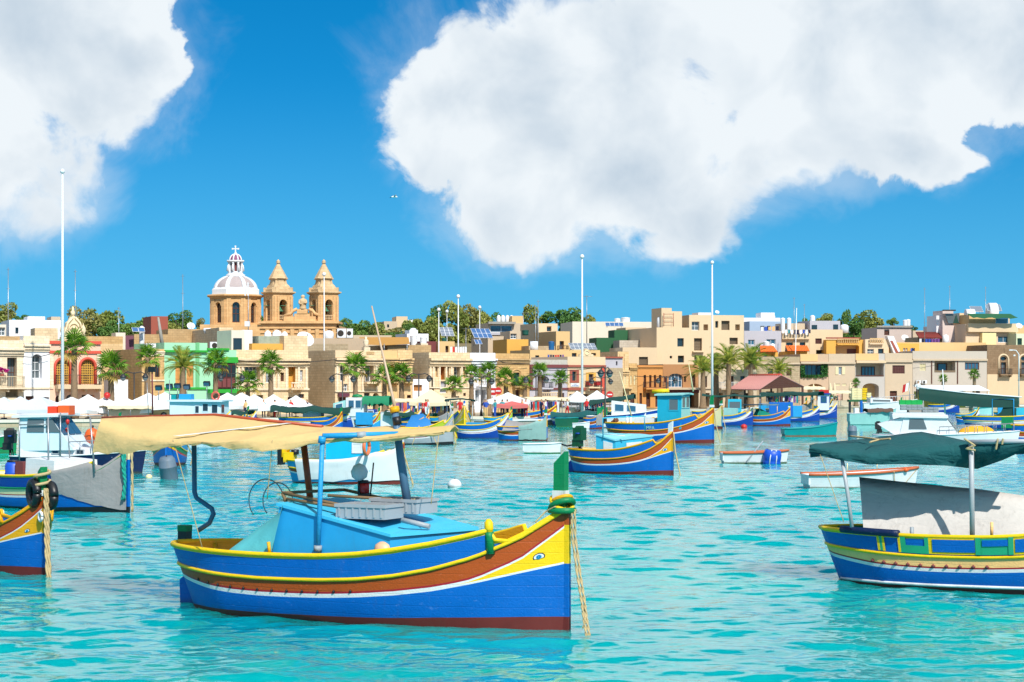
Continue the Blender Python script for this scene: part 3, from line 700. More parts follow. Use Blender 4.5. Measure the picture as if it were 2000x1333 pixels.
    mb = MB(); mb.lathe([(.62, z(606.5)), (.5, z(603)), (.56, z(596)), (.62, z(590.5)), (.5, z(587)), (.2, z(585.2)), (.2, z(584.6)), (.33, z(582.6)), (.30, z(580.2)), (.08, z(578.4))], 10, (xc, yt+.3, 0))
    mb.tube([(xc+.5, yt+.2, z(589)), (xc+.62, yt-.2, z(594)), (xc+.2, yt-.35, z(594.5))], [.16, .14, .1], 6); mb.tube([(xc-.5, yt+.2, z(589)), (xc-.55, yt-.2, z(595)), (xc-.1, yt-.3, z(597))], [.16, .14, .1], 6)
    mb.build('statue', M['churchpale'], pd)
make_church()

# ---------------------------------------------------------------- things on roofs
def yat(px):  # distance of the front row facade plane in column px (the row on the west side of the bay)
    a = (px-1000)/F; X0, Y0, t = -49.1, 191.0, R(30); u = (a*Y0-X0)/(math.cos(t)-a*math.sin(t)); return Y0+u*math.sin(t)
def onroof(b, px, inset):
    v = b.at(px, None, inset); v.z = b.z0+b.roof; return v
def tank(b, px, pw, pyt, label, mat='tankw', inset=2.5, kind='tub', group=None, base=None):
    v = onroof(b, px, inset)
    if base is not None: v.z = HC-(base-HOR)*v.y/F
    k = v.y/F; r = pw*k/2; h = max(.5, HC-(pyt-HOR)*k-v.z); mb = MB()
    t = thing('water_tank', label, 'water tank', v, 0, group)
    if kind == 'tub': mb.lathe([(r*.86, 0), (r*.9, h*.3), (r*.97, h*.86), (r, h*.9)], 14); mb.build('tank_body', M[mat], t); mb = MB(); mb.lathe([(r*1.03, h*.9), (r*1.03, h*.94), (r*.3, h), (0.01, h)], 14); mb.build('lid', M[mat], t)
    elif kind == 'drum': 
        mb.tube([(-r, 0, h*.6), (r, 0, h*.6)], h*.4, 12); mb.build('tank_body', M[mat], t)
        for x in (-r*.6, r*.6): mb = MB(); mb.box(x-.05, -.3, 0, x+.05, .3, h*.4); mb.build('stand', M['steel'], t)
    else: mb.lathe([(r, 0), (r, h*.75), (r*.8, h*.92), (r*.25, h), (.01, h)], 14); mb.build('tank_body', M[mat], t)
    return t
def acunit(loc, w, h, label, rz=0, group=None):
    t = thing('air_conditioner', label, 'air conditioner', loc, rz, group); mb = MB(); mb.box(-w/2, -.2, .05, w/2, .25, h); mb.build('casing', M['white'], t)
    mb = MB(); r = min(w, h)*.36; c = (-w*.12, -.235, h*.52); n = 14
    mb.prism([(c[0]+r*math.cos(2*math.pi*i/n), -.205, c[2]+r*math.sin(2*math.pi*i/n)) for i in range(n)], (0, -.03, 0)); mb.build('fan', M['void'], t); return t
def dish(loc, r, label, mat='white', tilt=35, rz=0):
    t = thing('satellite_dish', label, 'satellite dish', loc, rz); mb = MB()
    Mx = Matrix.Translation((0, 0, r*1.15)) @ Matrix.Rotation(R(90-tilt), 4, 'X')
    rows = [[Mx @ Vector((r*q*math.cos(2*math.pi*j/18), r*q*math.sin(2*math.pi*j/18), -.28*r*(1-q*q))) for j in range(18)] for q in (.02, .4, .7, .9, 1)]
    mb.grid(rows, closed=True); mb.build('reflector', M[mat], t)
    mb = MB(); mb.tube([(0, .15, 0), (0, .15, r)], .05, 5); mb.tube([Mx @ Vector((0, -r*.9, 0)), Mx @ Vector((0, 0, r*.75))], .025, 4); mb.tube([Mx @ Vector((0, 0, r*.68)), Mx @ Vector((0, 0, r*.85))], .07, 5); mb.build('mount', M['steel'], t); return t
def solar(loc, w, h, nx, nz, label, tilt=35, rz=0, mat='solar', group=None):
    t = thing('solar_panel', label, 'solar panel', loc, rz, group); T = Matrix.Rotation(-R(90-tilt), 4, 'X') if False else Matrix.Rotation(R(tilt), 4, 'X')
    pw, ph = w/nx, h/nz
    for i in range(nx):
        for j in range(nz):
            mb = MB(); x0 = -w/2+i*pw; mb.box(x0+.03, j*ph+.03, .3, x0+pw-.03, (j+1)*ph-.03, .34, 0, T); mb.box(x0, j*ph, .26, x0+pw, (j+1)*ph, .32, 1, T)
            mb.build('panel', [M[mat], M['white']], t)
    for x in (-w*.4, w*.4): mb = MB(); mb.tube([(x, 0, 0), T @ Vector((x, 0, .3)), T @ Vector((x, h, .3)), (x, h*math.cos(R(tilt)), 0)], .03, 4); mb.build('stand', M['steel'], t)
    return t
def antenna(loc, h, label, kind='yagi', group=None, r=.035):
    t = thing('antenna', label, 'antenna', loc, rng.uniform(-.6, .6), group); mb = MB(); mb.tube([(0, 0, 0), (0, 0, h)], [r*1.3, r*.7], 5); mb.build('mast', M['steel'], t)
    mb = MB()
    if kind == 'yagi':
        mb.tube([(-.5, 0, h*.97), (.7, 0, h*.97)], .02, 4)
        for i in range(6): x = -.45+i*.2; mb.tube([(x, -.35+.03*i, h*.97), (x, .35-.03*i, h*.97)], .015, 4)
    else:
        for q in (.55, .8, .98): mb.tube([(-.22, 0, h*q), (.22, 0, h*q)], .02, 4)
    mb.build('aerial', M['steel'], t); return t
def pole(px, pyt, Y, label, r0=.12, zb=None, mat='white', name='flagpole', cat='flagpole', ball=True, pxt=None):
    b = P(px, HOR, Y); zb = ground_z(b.x, b.y) if zb is None else zb; tpt = P(px if pxt is None else pxt, pyt, Y)
    t = thing(name, label, cat, (b.x, b.y, zb)); mb = MB(); tp = tpt-Vector((b.x, b.y, zb)); mb.tube([(0, 0, 0), tp*.5, tp], [r0, r0*.8, r0*.5], 8); mb.build('shaft', M[mat], t)
    if ball: mb = MB(); mb.lathe([(.02, 0), (.2, .1), (.22, .25), (.12, .42), (.02, .45)], 8, tp); mb.build('finial', M['white'], t)
    return t
GARM = [M['white'], paint('red cloth', C(220, 40, 44, .75), .9), paint('blue cloth', C(50, 90, 190, .7), .9), paint('navy cloth', C(36, 44, 80, .6), .9), paint('teal cloth', C(60, 160, 170, .7), .9), paint('peach cloth', C(240, 190, 130, .78), .9), paint('violet cloth', C(130, 80, 160, .7), .9)]
def laundry(p0, p1, n, label, cols, h=.9):
    t = thing('washing_line', label, 'washing line', p0); d = Vector(p1)-Vector(p0); mb = MB(); k = 12
    pts = [d*i/k-Vector((0, 0, .12*math.sin(math.pi*i/k))) for i in range(k+1)]; mb.tube(pts, .015, 4); mb.build('cord', M['steel'], t)
    for i in range(n):
        a, b = (i+.12)/n, (i+.88)/n; hh = h*rng.uniform(.7, 1.1); rows = []
        for j in range(4):
            rows.append([d*(a+(b-a)*q/3)-Vector((0, 0, .1+hh*j/3))+Vector((0, .05*math.sin(q*2+j), 0)) for q in range(4)])
        mb = MB(); mb.grid(rows); mb.build('garment', GARM[cols[i % len(cols)]], t)
    return t
# ---------------------------------------------------------------- houses along the quay
BB = {}
def front(key, name, label, px0, px1, pyt, mat, depth=9, Y0=None, th=30, **kw):
    b = Bld(name, label, px0, px1, pyt, Y0 if Y0 else yat(px0), th, depth, mat, **kw); BB[key] = b; return b
b = front('h1', 'town_house', 'pale cream house with a balcony of pink flowers, next to the white arched house', -40, 46, 664, M['limepale'])
b.op('r', 14, 699, 33, 757, 'gdoor', d=.9); b.op('r', 11, 761, 36, 776, 'void', d=.8, pane=M['limegrey'], frame=None)
b.wall(); b.prof(-40, 46, 680, .75, .5, M['limepale']); b.band(-40, 657, 43, 664, -1.2, M['limedark'], 'parapet', inset=1.2); b.balcony(-20, 45, 757, 736, rmat=paint('cream railing', C(232, 214, 180, .8)))
b.band(-40, 690, 46, 693, .12, M['limepale'], 'moulding')
v = b.at(4, 730, -.7); t = thing('flower_pot', 'magenta bougainvillea in a pot on the cream balcony', 'flowers', v-Vector((0, 0, .35)))
mb = MB(); mb.lathe([(.14, 0), (.2, .3), (.16, .3)], 8); mb.build('pot', M['brownred'], t); mb = MB()
for i in range(160):
    a, e, r = rng.uniform(0, 6.28), rng.uniform(-.3, 1.5), rng.uniform(.2, .55); q = Vector((r*math.cos(a)*math.cos(e)*1.3, r*math.sin(a)*math.cos(e), .55+r*math.sin(e)*.7)); s_ = .07
    w = Vector((rng.uniform(-1, 1), rng.uniform(-1, 1), rng.uniform(-1, 1))).normalized()*s_; w2 = w.cross(Vector((rng.uniform(-1, 1), .3, 1))).normalized()*s_; mb.add([q-w-w2, q+w-w2, q+w+w2, q-w+w2], [(0, 1, 2, 3)])
mb.build('blossom', paint('magenta petals', C(210, 40, 150, .8), .7), t)
b = front('h2', 'town_house', 'white house with a single arched niche window beside the pink house', 45.5, 97, 656, M['whitewall'])
b.op('a', 63, 692, 82, 740, 'white', d=.8, nx=2, nz=3); b.op('r', 76, 776, 96, 800, 'void'); b.op('r', 50, 774, 66, 800, 'door'); b.wall(); b.prof(46, 97, 673, .7, .45, M['limepale']); b.band(46, 757, 96, 760.5, .12, M['limepale'], 'moulding'); b.band(45.5, 656, 97, 671, .05, M['limepale'], 'parapet')
b = front('h3', 'town_house', 'pink house with coral red cornices and two yellow grilled arched windows', 97, 196.5, 667, M['pinkw'])
for x in (110, 158.5): b.op('a', x, 703, x+25.5, 751, 'grille', d=.3, reveal=M['redtrim'])
b.op('a', 108, 773, 122, 800, 'door', reveal=M['redtrim']); b.op('a', 129, 771, 146, 800, 'gdoor', reveal=M['redtrim']); b.op('r', 160, 772, 185, 800, 'void')
b.wall(); b.band(96.5, 666.5, 197, 672.5, .22, M['redtrim']); b.band(96.5, 685.5, 197, 691, .15, M['redtrim']); b.band(189, 691, 197, 760, .1, M['limepale'], 'pilaster'); b.band(97, 691, 104, 760, .1, M['limepale'], 'pilaster')
b.balcony(107, 193, 752, 733, out=1.1, slab=.4, mat=M['cream'])
for x in (110, 158.5):            # raised arch surrounds
    a, z0, c, z1 = b.rect(x, 703, x+25.5, 751); r = (c-a)/2; mb = MB(); cx = (a+c)/2; pts = [(a-.13, z0)]+[(cx-(r+.13)*math.cos(math.pi*i/14), z1-r+(r+.13)*math.sin(math.pi*i/14)) for i in range(15)]+[(c+.13, z0)]
    mb.tube([(x_, -.02, z_) for x_, z_ in pts], .15, 5); mb.build('window_surround', M['redtrim'], b.root)
a, z0, c, z1 = b.rect(120, 617, 167, 667); mb = MB(); cx = (a+c)/2; w = (c-a)/2; hh = z1-z0
out = [(-1, 0), (-1, .16), (-.86, .2), (-.78, .38), (-.62, .46), (-.56, .72), (-.34, .80), (-.2, .93), (0, 1.0)]; out += [(-x, z_) for x, z_ in out[::-1][1:]]
mb.prism([(cx+x*w, -.1, z0+z_*hh) for x, z_ in out], (0, .7, 0)); mb.lathe([(.01, 0), (.18, .1), (.24, .4), (.1, .6), (.14, .75), (.01, 1)], 8, (cx, .2, z1-.05))
for s_ in (-1, 1):
    mb.lathe([(.22, 0), (.12, .2), (.3, .55), (.22, .85), (.06, 1.1), (.02, 1.3)], 8, (cx+s_*w*.86, .2, z0+hh*.2)); mb.tube([(cx+s_*w*.98, -.15, z0+.2), (cx+s_*w*.7, -.18, z0+hh*.42), (cx+s_*w*.5, -.18, z0+hh*.72), (cx+s_*w*.12, -.18, z0+hh*.93)], .12, 5)
mb.torus((cx, -.16, z0+hh*.5), .5, .1, 'y', 16, 6); mb.lathe([(.3, 0), (.26, .1)], 10, (cx, -.25, z0+hh*.5))
mb.build('pediment', stone('pediment stone', C(240, 220, 184, .85), stain=.35, joint=.15), b.root)
b = front('h4', 'stone_house', 'weathered stone house with a long shaded brown flank behind the double lantern', 277, 321, 682, M['limebrown'], depth=9.5)
b.op('r', 285, 712, 294, 737, 'dark'); b.op('r', 303, 712, 312, 737, 'dark'); b.wall(); b.prof(277, 321, 686, .5, .25, M['limepale']); b.band(277, 742, 321, 745, .1, M['limepale'], 'moulding')
b = front('h4b', 'shed', 'low white kiosk wall beside the brown flank of the stone house', 222, 250, 742, M['whitewall'], depth=3, Y0=196); b.wall()
b = front('h5', 'town_house', 'mint green house with two round windows and a dark green cornice', 321, 405, 669.5, M['mint'])
for x in (347, 371): b.op('o', x-5.6, 694, x+5.6, 705.5, 'bare', pane=M['green'], frame=None, d=.4, reveal=M['mint'])
for x in (342.5, 364): b.op('r', x, 708, x+14, 756, 'green', pane=M['orange'], frame=M['orange'], nx=2, nz=3)
b.op('r', 328, 770, 350, 800, 'gdoor'); b.op('r', 362, 772, 376, 800, 'door'); b.wall(); b.band(321, 684.5, 404, 688.5, .3, M['green']); b.band(382, 669.5, 388.5, 760, .14, paint('mid green pilaster', C(120, 200, 140, .7), .8), 'pilaster'); b.band(321, 757, 405, 761, .15, M['green'], 'moulding')
b = front('h5b', 'town_house', 'low mint house with a maroon timber balcony and bright green awnings', 405, 462, 684, M['mint'])
b.op('r', 424, 764, 452, 800, 'gdoor'); b.wall(); b.band(404, 680.5, 447, 684.5, .2, M['green']); b.band(405, 698, 459, 709, .85, M['green'], 'awning'); b.band(404, 760.5, 464, 768, .95, M['green'], 'awning')
a, z0, c, z1 = b.rect(419, 711, 455, 759); mb = MB(); mb.box(a, -.75, z0, c, 0, z1); bal = mb.build('closed_balcony', M['darkwood'], b.root)
for i in range(4):
    w_ = (c-a)/4
    for (q0, q1, m_) in ((.05, .4, M['maroon']), (.48, .94, M['glass'])):
        mb = MB(); mb.box(a+i*w_+.06, -.79, z0+(z1-z0)*q0, a+(i+1)*w_-.06, -.74, z0+(z1-z0)*q1); mb.build('panel', m_, bal)
b = front('h6', 'town_house', 'ornate honey limestone house with pilasters and a yellow balcony door', 462, 602, 683.5, M['lime'])
b.op('r', 478, 714, 508, 744, 'white', d=1.0, nx=4, nz=3); b.op('r', 563.5, 717, 577, 758, 'door', pane=M['yellow'], frame=M['yellow'], d=.8, reveal=M['yellow']); b.op('r', 585, 723, 591.5, 745, 'wdark'); b.op('r', 548, 728, 555, 745, 'door'); b.op('r', 519, 718, 527, 748, 'wdark')
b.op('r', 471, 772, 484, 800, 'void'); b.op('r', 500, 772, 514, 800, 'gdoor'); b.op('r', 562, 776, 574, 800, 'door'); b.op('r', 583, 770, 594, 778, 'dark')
b.wall(); b.prof(461, 603, 700, .9, .6, M['lime']); b.band(461, 705.5, 603, 708, .18, M['limepale'], 'moulding'); b.band(461, 759, 603, 762.5, .2, M['limepale'], 'moulding')
for x in (464, 471, 512, 533, 541, 556.5, 581, 595.5): b.band(x, 708, x+4, 759, .14, M['limepale'], 'pilaster')
b.balcony(562, 586, 759, 747, out=1.0, rail='baluster', rmat=M['limepale'])
b.block(555, 656, 601, 684, .4, 5, M['lime'], 'roof_room'); b.block(505, 657, 556, 684, 1.6, 4, paint('sage plaster', C(176, 186, 168, .66), .9, .4, .5, C(90, 140, 120)), 'roof_room'); b.block(492, 671.5, 555, 684, .8, .8, M['yellow'], 'parapet'); b.block(474, 645, 493, 684, 2.4, 4, M['whitewall'], 'roof_room')
b.block(452, 645.5, 478, 684, 2.0, 4, M['offwhite'], 'roof_room', ops=[(456.5, 662, 471, 682, 'bare')])
b = front('h7', 'town_house', 'golden house with a tall arched balcony and a small statue on its parapet', 654.5, 745, 684.5, M['lime'], depth=9.5)
b.op('a', 664, 714, 673.5, 745, 'wdark', d=.6); b.op('a', 713, 708, 730, 746, 'white', d=1.0, nx=2, nz=4); b.op('r', 738, 720, 742.5, 729, 'wdark'); b.op('r', 671, 750, 679, 765, 'wdark'); b.op('r', 662, 776, 676, 800, 'door'); b.op('r', 692, 770, 700, 800, 'void'); b.op('r', 711, 768, 722, 780, 'dark'); b.op('a', 728, 768, 740, 800, 'void')
b.wall(); b.prof(654, 746, 700, .75, .5, M['lime']); b.band(654.5, 684.5, 676, 699, .06, M['cream'], 'parapet'); b.balcony(709, 735, 747, 735, out=1); b.band(654, 764, 746, 766, .15, M['limepale'], 'moulding')
for x in (656, 680, 706, 733): b.band(x, 705, x+4, 764, .12, M['limepale'], 'pilaster')
a, z0, c, z1 = b.rect(659, 768.5, 679, 775.5); mb = MB(); mb.box(a, -.5, z0, c, 0, z1); mb.build('shop_sign', paint('plum sign', C(120, 60, 80, .6), .5, .2), b.root)
for x0, x1 in ((694, 704), (716, 731)): b.band(x0-.0, 687.5, x1, 692.5, .05, M['limedark'], 'panel')
a, z0, c, z1 = b.rect(714, 666, 722, 685); mb = MB(); cx = (a+c)/2
mb.box(cx-.35, .1, z0, cx+.35, .7, z0+.35); mb.lathe([(.3, .35), (.22, .6), (.3, .9), (.26, 1.1), (.1, 1.22), (.15, 1.35), (.03, 1.5)], 8, (cx, .4, z0), a0=.3); mb.build('statue', M['limepale'], b.root)
sb = front('h7s', 'shop_sign', 'dark shop canopy over the doorway in the grey side wall', 604, 640, 768, M['void'], depth=.7, Y0=199, th=30, cat='canopy') if False else None
b = front('h7b', 'town_house', 'narrow yellow house with one arched window between two golden houses', 745.5, 776.5, 684.5, M['cream2'], depth=9.5)
b.op('a', 760, 713, 770.5, 742, 'bare', pane=M['yellow'], frame=None, reveal=M['yellow'], d=.7); b.op('r', 752, 722, 756, 738, 'wdark'); b.op('r', 750, 774, 760, 800, 'door'); b.wall(); b.prof(745.5, 776.5, 699, .7, .4, M['cream2']); b.balcony(756, 774, 746, 735, out=.9)
b = front('h7c', 'town_house', 'golden house with a deep arched doorway, end of the terrace by the alley', 777, 805.5, 684, M['limegold'], depth=10)
b.op('a', 783.5, 709, 795.5, 744, 'redshut', d=.9, nx=2, nz=2); b.op('a', 781, 768, 790, 800, 'void'); b.op('r', 795, 772, 803, 800, 'door'); b.wall(); b.prof(777, 806, 700, .7, .45, M['limegold']); b.balcony(780, 800, 746, 736, out=.9)
b = front('alley', 'garden_wall', 'low white wall closing the alley by the double lantern', 806, 838, 741, M['whitewall'], depth=1.2, cat='wall'); b.op('r', 808, 752, 825, 764, 'shutter', pane=M['orange'], frame=M['orange']); b.wall()
b = front('h8', 'town_house', 'honey stone house with two tall arches and three slit windows', 838, 917.5, 688.5, M['lime'], depth=10)
b.op('r', 850.5, 714.5, 855, 737, 'bare', pane=M['limegold'], frame=None); b.op('a', 860, 709, 868.8, 742, 'bare', pane=M['orange'], frame=None, d=.8, reveal=M['orange']); b.op('r', 873, 714.5, 877, 737, 'bare', pane=M['limegold'], frame=None); b.op('a', 886.5, 712, 898.5, 752, 'white', nx=2, nz=6, d=.8); b.op('r', 904.3, 714.5, 909, 739, 'bare', pane=M['limegold'], frame=None)
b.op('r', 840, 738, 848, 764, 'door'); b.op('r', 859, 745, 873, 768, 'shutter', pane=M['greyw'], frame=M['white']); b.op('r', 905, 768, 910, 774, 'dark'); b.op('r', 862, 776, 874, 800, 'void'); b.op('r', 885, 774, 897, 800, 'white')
b.wall(); b.prof(837.5, 918, 700, .9, .6, M['lime']); b.band(838, 704.5, 917.5, 706.5, .15, M['limepale'], 'moulding'); b.band(838, 756, 917.5, 758.5, .14, M['limepale'], 'moulding')
for x in (839, 845, 857, 870, 880, 900, 912): b.band(x, 707, x+2.6, 756, .12, M['limepale'], 'pilaster')
b = front('h8w', 'town_house', 'whitewashed end house with a covered loggia joined to the honey stone house', 918, 967.5, 689.5, M['whitewall'], depth=10)
b.op('a', 924, 711, 930.5, 729, 'niche', d=.25); b.op('r', 934.5, 717.5, 951, 752, 'logg', d=1.2); b.op('a', 953.5, 712, 959, 720, 'niche', d=.25); b.op('r', 960, 739.5, 966, 752, 'white'); b.op('r', 928, 762, 936, 786, 'white'); b.op('r', 941, 762, 949, 800, 'void', pane=M['limegrey'], frame=None); b.op('r', 954, 764, 963, 800, 'white')
b.wall(); b.prof(918, 968, 701, .8, .5, M['whitewall']); b.balcony(929, 953, 753, 742, out=.9, rail='baluster', rmat=M['white']); b.band(918, 757, 967.5, 759, .12, M['white'], 'moulding')
b = front('h9', 'stone_house', 'brown weathered stone house with one green shuttered door under an arch moulding', 968, 1034, 690.5, M['limebrown'], depth=10)
b.op('r', 1003, 728, 1015, 754, 'green', d=.25); b.op('r', 973, 726, 977, 734, 'cream'); b.op('r', 978.6, 726, 982, 734, 'cream'); b.op('r', 1007, 762, 1015, 800, 'door'); b.op('r', 985, 764, 995, 800, 'void'); b.wall(); b.prof(968, 1034, 701, .6, .4, M['limedark']); b.balcony(1000, 1020, 754.5, 745, out=.8)
a, z0, c, z1 = b.rect(1000, 722, 1018, 754); cx = (a+c)/2; r = (c-a)/2; mb = MB(); mb.tube([(a, 0, z0)]+[(cx-r*math.cos(math.pi*i/12), 0, z1-r*.75+r*.75*math.sin(math.pi*i/12)) for i in range(13)]+[(c, 0, z0)], .12, 5); mb.build('window_surround', M['limebrown'], b.root)
b = front('h10', 'town_house', 'white fronted house with a maroon cornice band and an iron balcony', 1034.5, 1108, 703, M['greyw'], depth=9)
b.op('r', 1092.5, 725, 1103.5, 738, 'bare', d=.3); b.op('r', 1057, 734, 1064, 757, 'gdoor'); b.op('r', 1090, 768, 1102, 800, 'redshut'); b.op('r', 1047, 775, 1060, 800, 'void'); b.op('r', 1066, 775, 1078, 800, 'void'); b.wall()
b.band(1034, 712.5, 1108, 718.5, .15, M['maroon']); b.band(1034, 703, 1108, 712.5, .04, paint('flaking parapet plaster', C(205, 200, 190, .7), .9, .35, .6, C(160, 130, 90)), 'parapet'); b.balcony(1051, 1073, 758, 747, out=.9); b.band(1034.5, 718.5, 1040, 760, .1, M['maroon'], 'pilaster'); b.band(1034, 758, 1108, 761.5, .14, M['maroon'], 'moulding'); b.balcony(1043, 1084, 773.5, 766.5, out=1.2, rail='baluster', rmat=M['cream'], mat=M['cream'])
b = front('h11', 'pub', 'cream corner pub with brick red bands, red cushions on its balcony and a white sign', 1108.5, 1182.5, 697, M['cream'], depth=8)
b.op('r', 1117.5, 726, 1125.5, 744, 'bare', d=.25); b.op('r', 1149.5, 731, 1158.5, 755, 'gdoor', d=.3); b.op('r', 1112, 770, 1126, 800, 'void'); b.op('r', 1135, 770, 1150, 800, 'gdoor'); b.op('r', 1158, 772, 1170, 800, 'void'); b.wall()
for r_ in ((1108.5, 713.5, 1182.5, 717.5), (1108.5, 757.5, 1182.5, 762.5)): b.band(*r_, .18, M['brownred'])
for r_ in ((1112.6, 722.5, 1117.3, 748), (1125.7, 722.5, 1130.5, 748), (1117.3, 722.5, 1125.7, 726), (1117.3, 744, 1125.7, 748)): b.band(*r_, .06, M['brownred'], 'window_surround')
for r_ in ((1144.5, 728, 1149.3, 744), (1158.7, 728, 1163.5, 744), (1149.3, 727.5, 1158.7, 731)): b.band(*r_, .06, M['yellow'], 'window_surround')
b.band(1175, 717.5, 1182.5, 790, .1, M['redtrim'], 'pilaster'); b.balcony(1142, 1168.5, 756, 745, out=.9)
for x in (1144, 1159.5): b.band(x, 746, x+7, 753, .7, M['red'], 'cushion')
sg = b.band(1114, 749, 1131, 755.5, .09, M['white'], 'sign')
a, z0, c, z1 = b.rect(1114, 749, 1131, 755.5)
def text3d(txt, size, mat, parent, loc, rot, ext=.01, name='lettering', align='CENTER'):
    cu = bpy.data.curves.new(name, 'FONT'); cu.body = txt; cu.size = size; cu.extrude = ext; cu.align_x = align; cu.align_y = 'CENTER'; cu.resolution_u = 2
    tmp = bpy.data.objects.new('tmp', cu); COL.objects.link(tmp); dg = bpy.context.evaluated_depsgraph_get(); me = bpy.data.meshes.new_from_object(tmp.evaluated_get(dg)); bpy.data.objects.remove(tmp); bpy.data.curves.remove(cu)
    me.materials.clear(); me.materials.append(mat); me.name = name
    return mobj(name, me, parent, loc, rot)
mb = MB(); r_ = random.Random(3)          # two rows of lettering, too small to read
for x0_, x1_, zc, hh_ in ((a+.36, c-.42, z1-.12, .09), (a+.14, c-.12, z0+.12, .10)):
    x = x0_
    while x < x1_: w_ = r_.uniform(.03, .06); mb.box(x, -.098, zc-hh_/2, x+w_, -.088, zc+hh_/2); x += w_+r_.choice((.015, .015, .05))
mb.build('lettering', M['tankb'], sg)['kind'] = 'stuff'
a, z0, c, z1 = b.rect(1132, 681, 1160, 697); cx = (a+c)/2; w = (c-a)/2; hh = z1-z0; mb = MB(); o_ = [(-1, 0), (-.9, .3), (-.6, .34), (-.5, .62), (-.25, .68), (-.15, .95), (0, 1)]; o_ += [(-x, q) for x, q in o_[::-1][1:]]
mb.prism([(cx+x*w, 0, z0-.01+q*hh) for x, q in o_], (0, .4, 0)); mb.torus((cx, 0, z0+hh*.45), .25, .07, 'y', 10, 5); mb.build('gable_ornament', M['lime'], b.root)
# between the bays
b = front('h12', 'house', 'grey rendered house set back in the gap beside the cream pub', 1176, 1216, 699, M['greyw'], Y0=243, th=20, depth=8); b.op('r', 1203, 706, 1206, 714, 'void'); b.op('r', 1186, 738, 1205, 790, 'shutter', pane=M['concrete'], frame=M['iron'], nx=2, nz=1); b.wall(); b.band(1176, 719, 1216, 790, .1, M['limegrey'], 'plinth'); b.band(1176, 697, 1216, 700, .2, M['brownred'])
b = front('h13', 'stone_house', 'tall brown stone house with carved pilasters at the corner of the orange terrace', 1206.5, 1228, 687, M['limegold'], Y0=246, th=20, depth=8); b.op('r', 1219.5, 733, 1223, 752, 'cream'); b.op('r', 1212, 768, 1219, 795, 'door'); b.wall(); b.band(1210, 692, 1217, 724, .1, M['limegold'], 'pilaster'); b.band(1219, 692, 1226, 724, .1, M['limegold'], 'pilaster'); b.prof(1206, 1228.5, 724, .6, .35, M['limegold']); b.prof(1206, 1232, 757, .5, .8, M['limegold'], 'ledge')
b = front('h13b', 'stone_house', 'lower brown stone house between the pilastered house and the orange house', 1228.5, 1244.5, 710, M['limebrown'], Y0=248.3, th=20, depth=8); b.op('r', 1231, 734, 1234, 752, 'cream'); b.op('r', 1238, 734, 1241, 752, 'cream'); b.op('r', 1232, 768, 1239, 795, 'door'); b.wall(); b.prof(1228.5, 1244.5, 718, .4, .3, M['limebrown'])
b = front('h14', 'town_house', 'orange house with four tall doors on an iron balcony', 1245, 1294.5, 714, M['orange'], Y0=250, th=20, depth=9)
for x0, x1 in ((1257, 1262), (1268, 1272.5), (1277, 1281.5), (1287, 1292)): b.op('r', x0, 733, x1, 757, 'gdoor', d=.4)
for x0, x1 in ((1249, 1254), (1262, 1270), (1280, 1290)): b.op('r', x0, 768, x1, 795, 'door')
b.wall(); b.balcony(1256, 1300, 758.5, 746.5, out=1.0); b.prof(1245, 1294.5, 716, .3, .2, M['orange'])
b = front('h14b', 'town_house', 'brown orange house with a wide arched glass door on the first floor', 1295, 1364, 712, paint('tawny render', C(196, 140, 92, .68), .85, .15, .5, C(100, 70, 45), scale=.5), Y0=252.7, th=20, depth=9)
b.op('a', 1306, 730, 1333.5, 757, 'blue', d=.35, nx=4, nz=2, rise=.55); b.op('r', 1297, 737, 1302, 747.5, 'redshut'); b.op('r', 1335.5, 735.5, 1340, 746.5, 'redshut'); b.op('r', 1350, 731, 1358, 756, 'gdoor')
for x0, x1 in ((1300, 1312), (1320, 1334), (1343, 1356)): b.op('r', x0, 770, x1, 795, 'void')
b.wall(); b.band(1294.5, 757.5, 1365, 761.5, .9, M['beige'], 'ledge'); b.band(1295, 762, 1364, 768, .25, M['maroon'], 'fascia')
b = front('h14c', 'house', 'tan house half hidden by the date palms', 1364.5, 1478, 722, M['beige'], Y0=262, th=20, depth=9)
for x in (1372, 1392, 1424, 1446): b.op('r', x, 735, x+9, 757, 'dark')
for x in (1374, 1400, 1430, 1455): b.op('r', x, 768, x+12, 795, 'void')
b.wall(); b.balcony(1402, 1448, 759, 747, out=1.1, rmat=M['white']); b.band(1364, 757, 1478, 760, .2, M['beige'], 'moulding')
# long terrace on the far side of the bay
b = front('t1', 'terrace_house', 'tan stone terrace house behind the red roofed shelter', 1478, 1562, 697, M['limegrey'], Y0=283, th=9, depth=10)
b.op('r', 1536, 719, 1546, 734, 'redshut'); b.op('r', 1500, 720, 1510, 735, 'dark'); b.op('r', 1496, 765, 1512, 785, 'void'); b.op('r', 1530, 765, 1544, 785, 'void'); b.wall(); b.band(1478, 709, 1562, 712, .25, M['beige'])
b = front('t2', 'terrace_house', 'pinkish terrace house with a loggia hung with climbing plants', 1562.5, 1618, 692, paint('rose beige render', C(222, 190, 160, .68), .85, .12, .35, C(140, 110, 90), scale=.5), Y0=285, th=9, depth=10)
b.op('r', 1563.5, 713, 1617, 736, 'bare', d=1.2, pane=M['glassb'], frame=M['brown'], nx=6, nz=1); b.op('a', 1577, 750, 1607, 786, 'goldn', d=1.5, rise=.45); b.wall(); b.band(1562.5, 707, 1618.5, 711, .5, M['beige']); b.band(1563, 692, 1597, 706, .05, M['cream2'], 'parapet')
lf = leafmat('creeper leaves', C(28, 84, 40, .8), C(70, 130, 60, .7))
mb = MB()
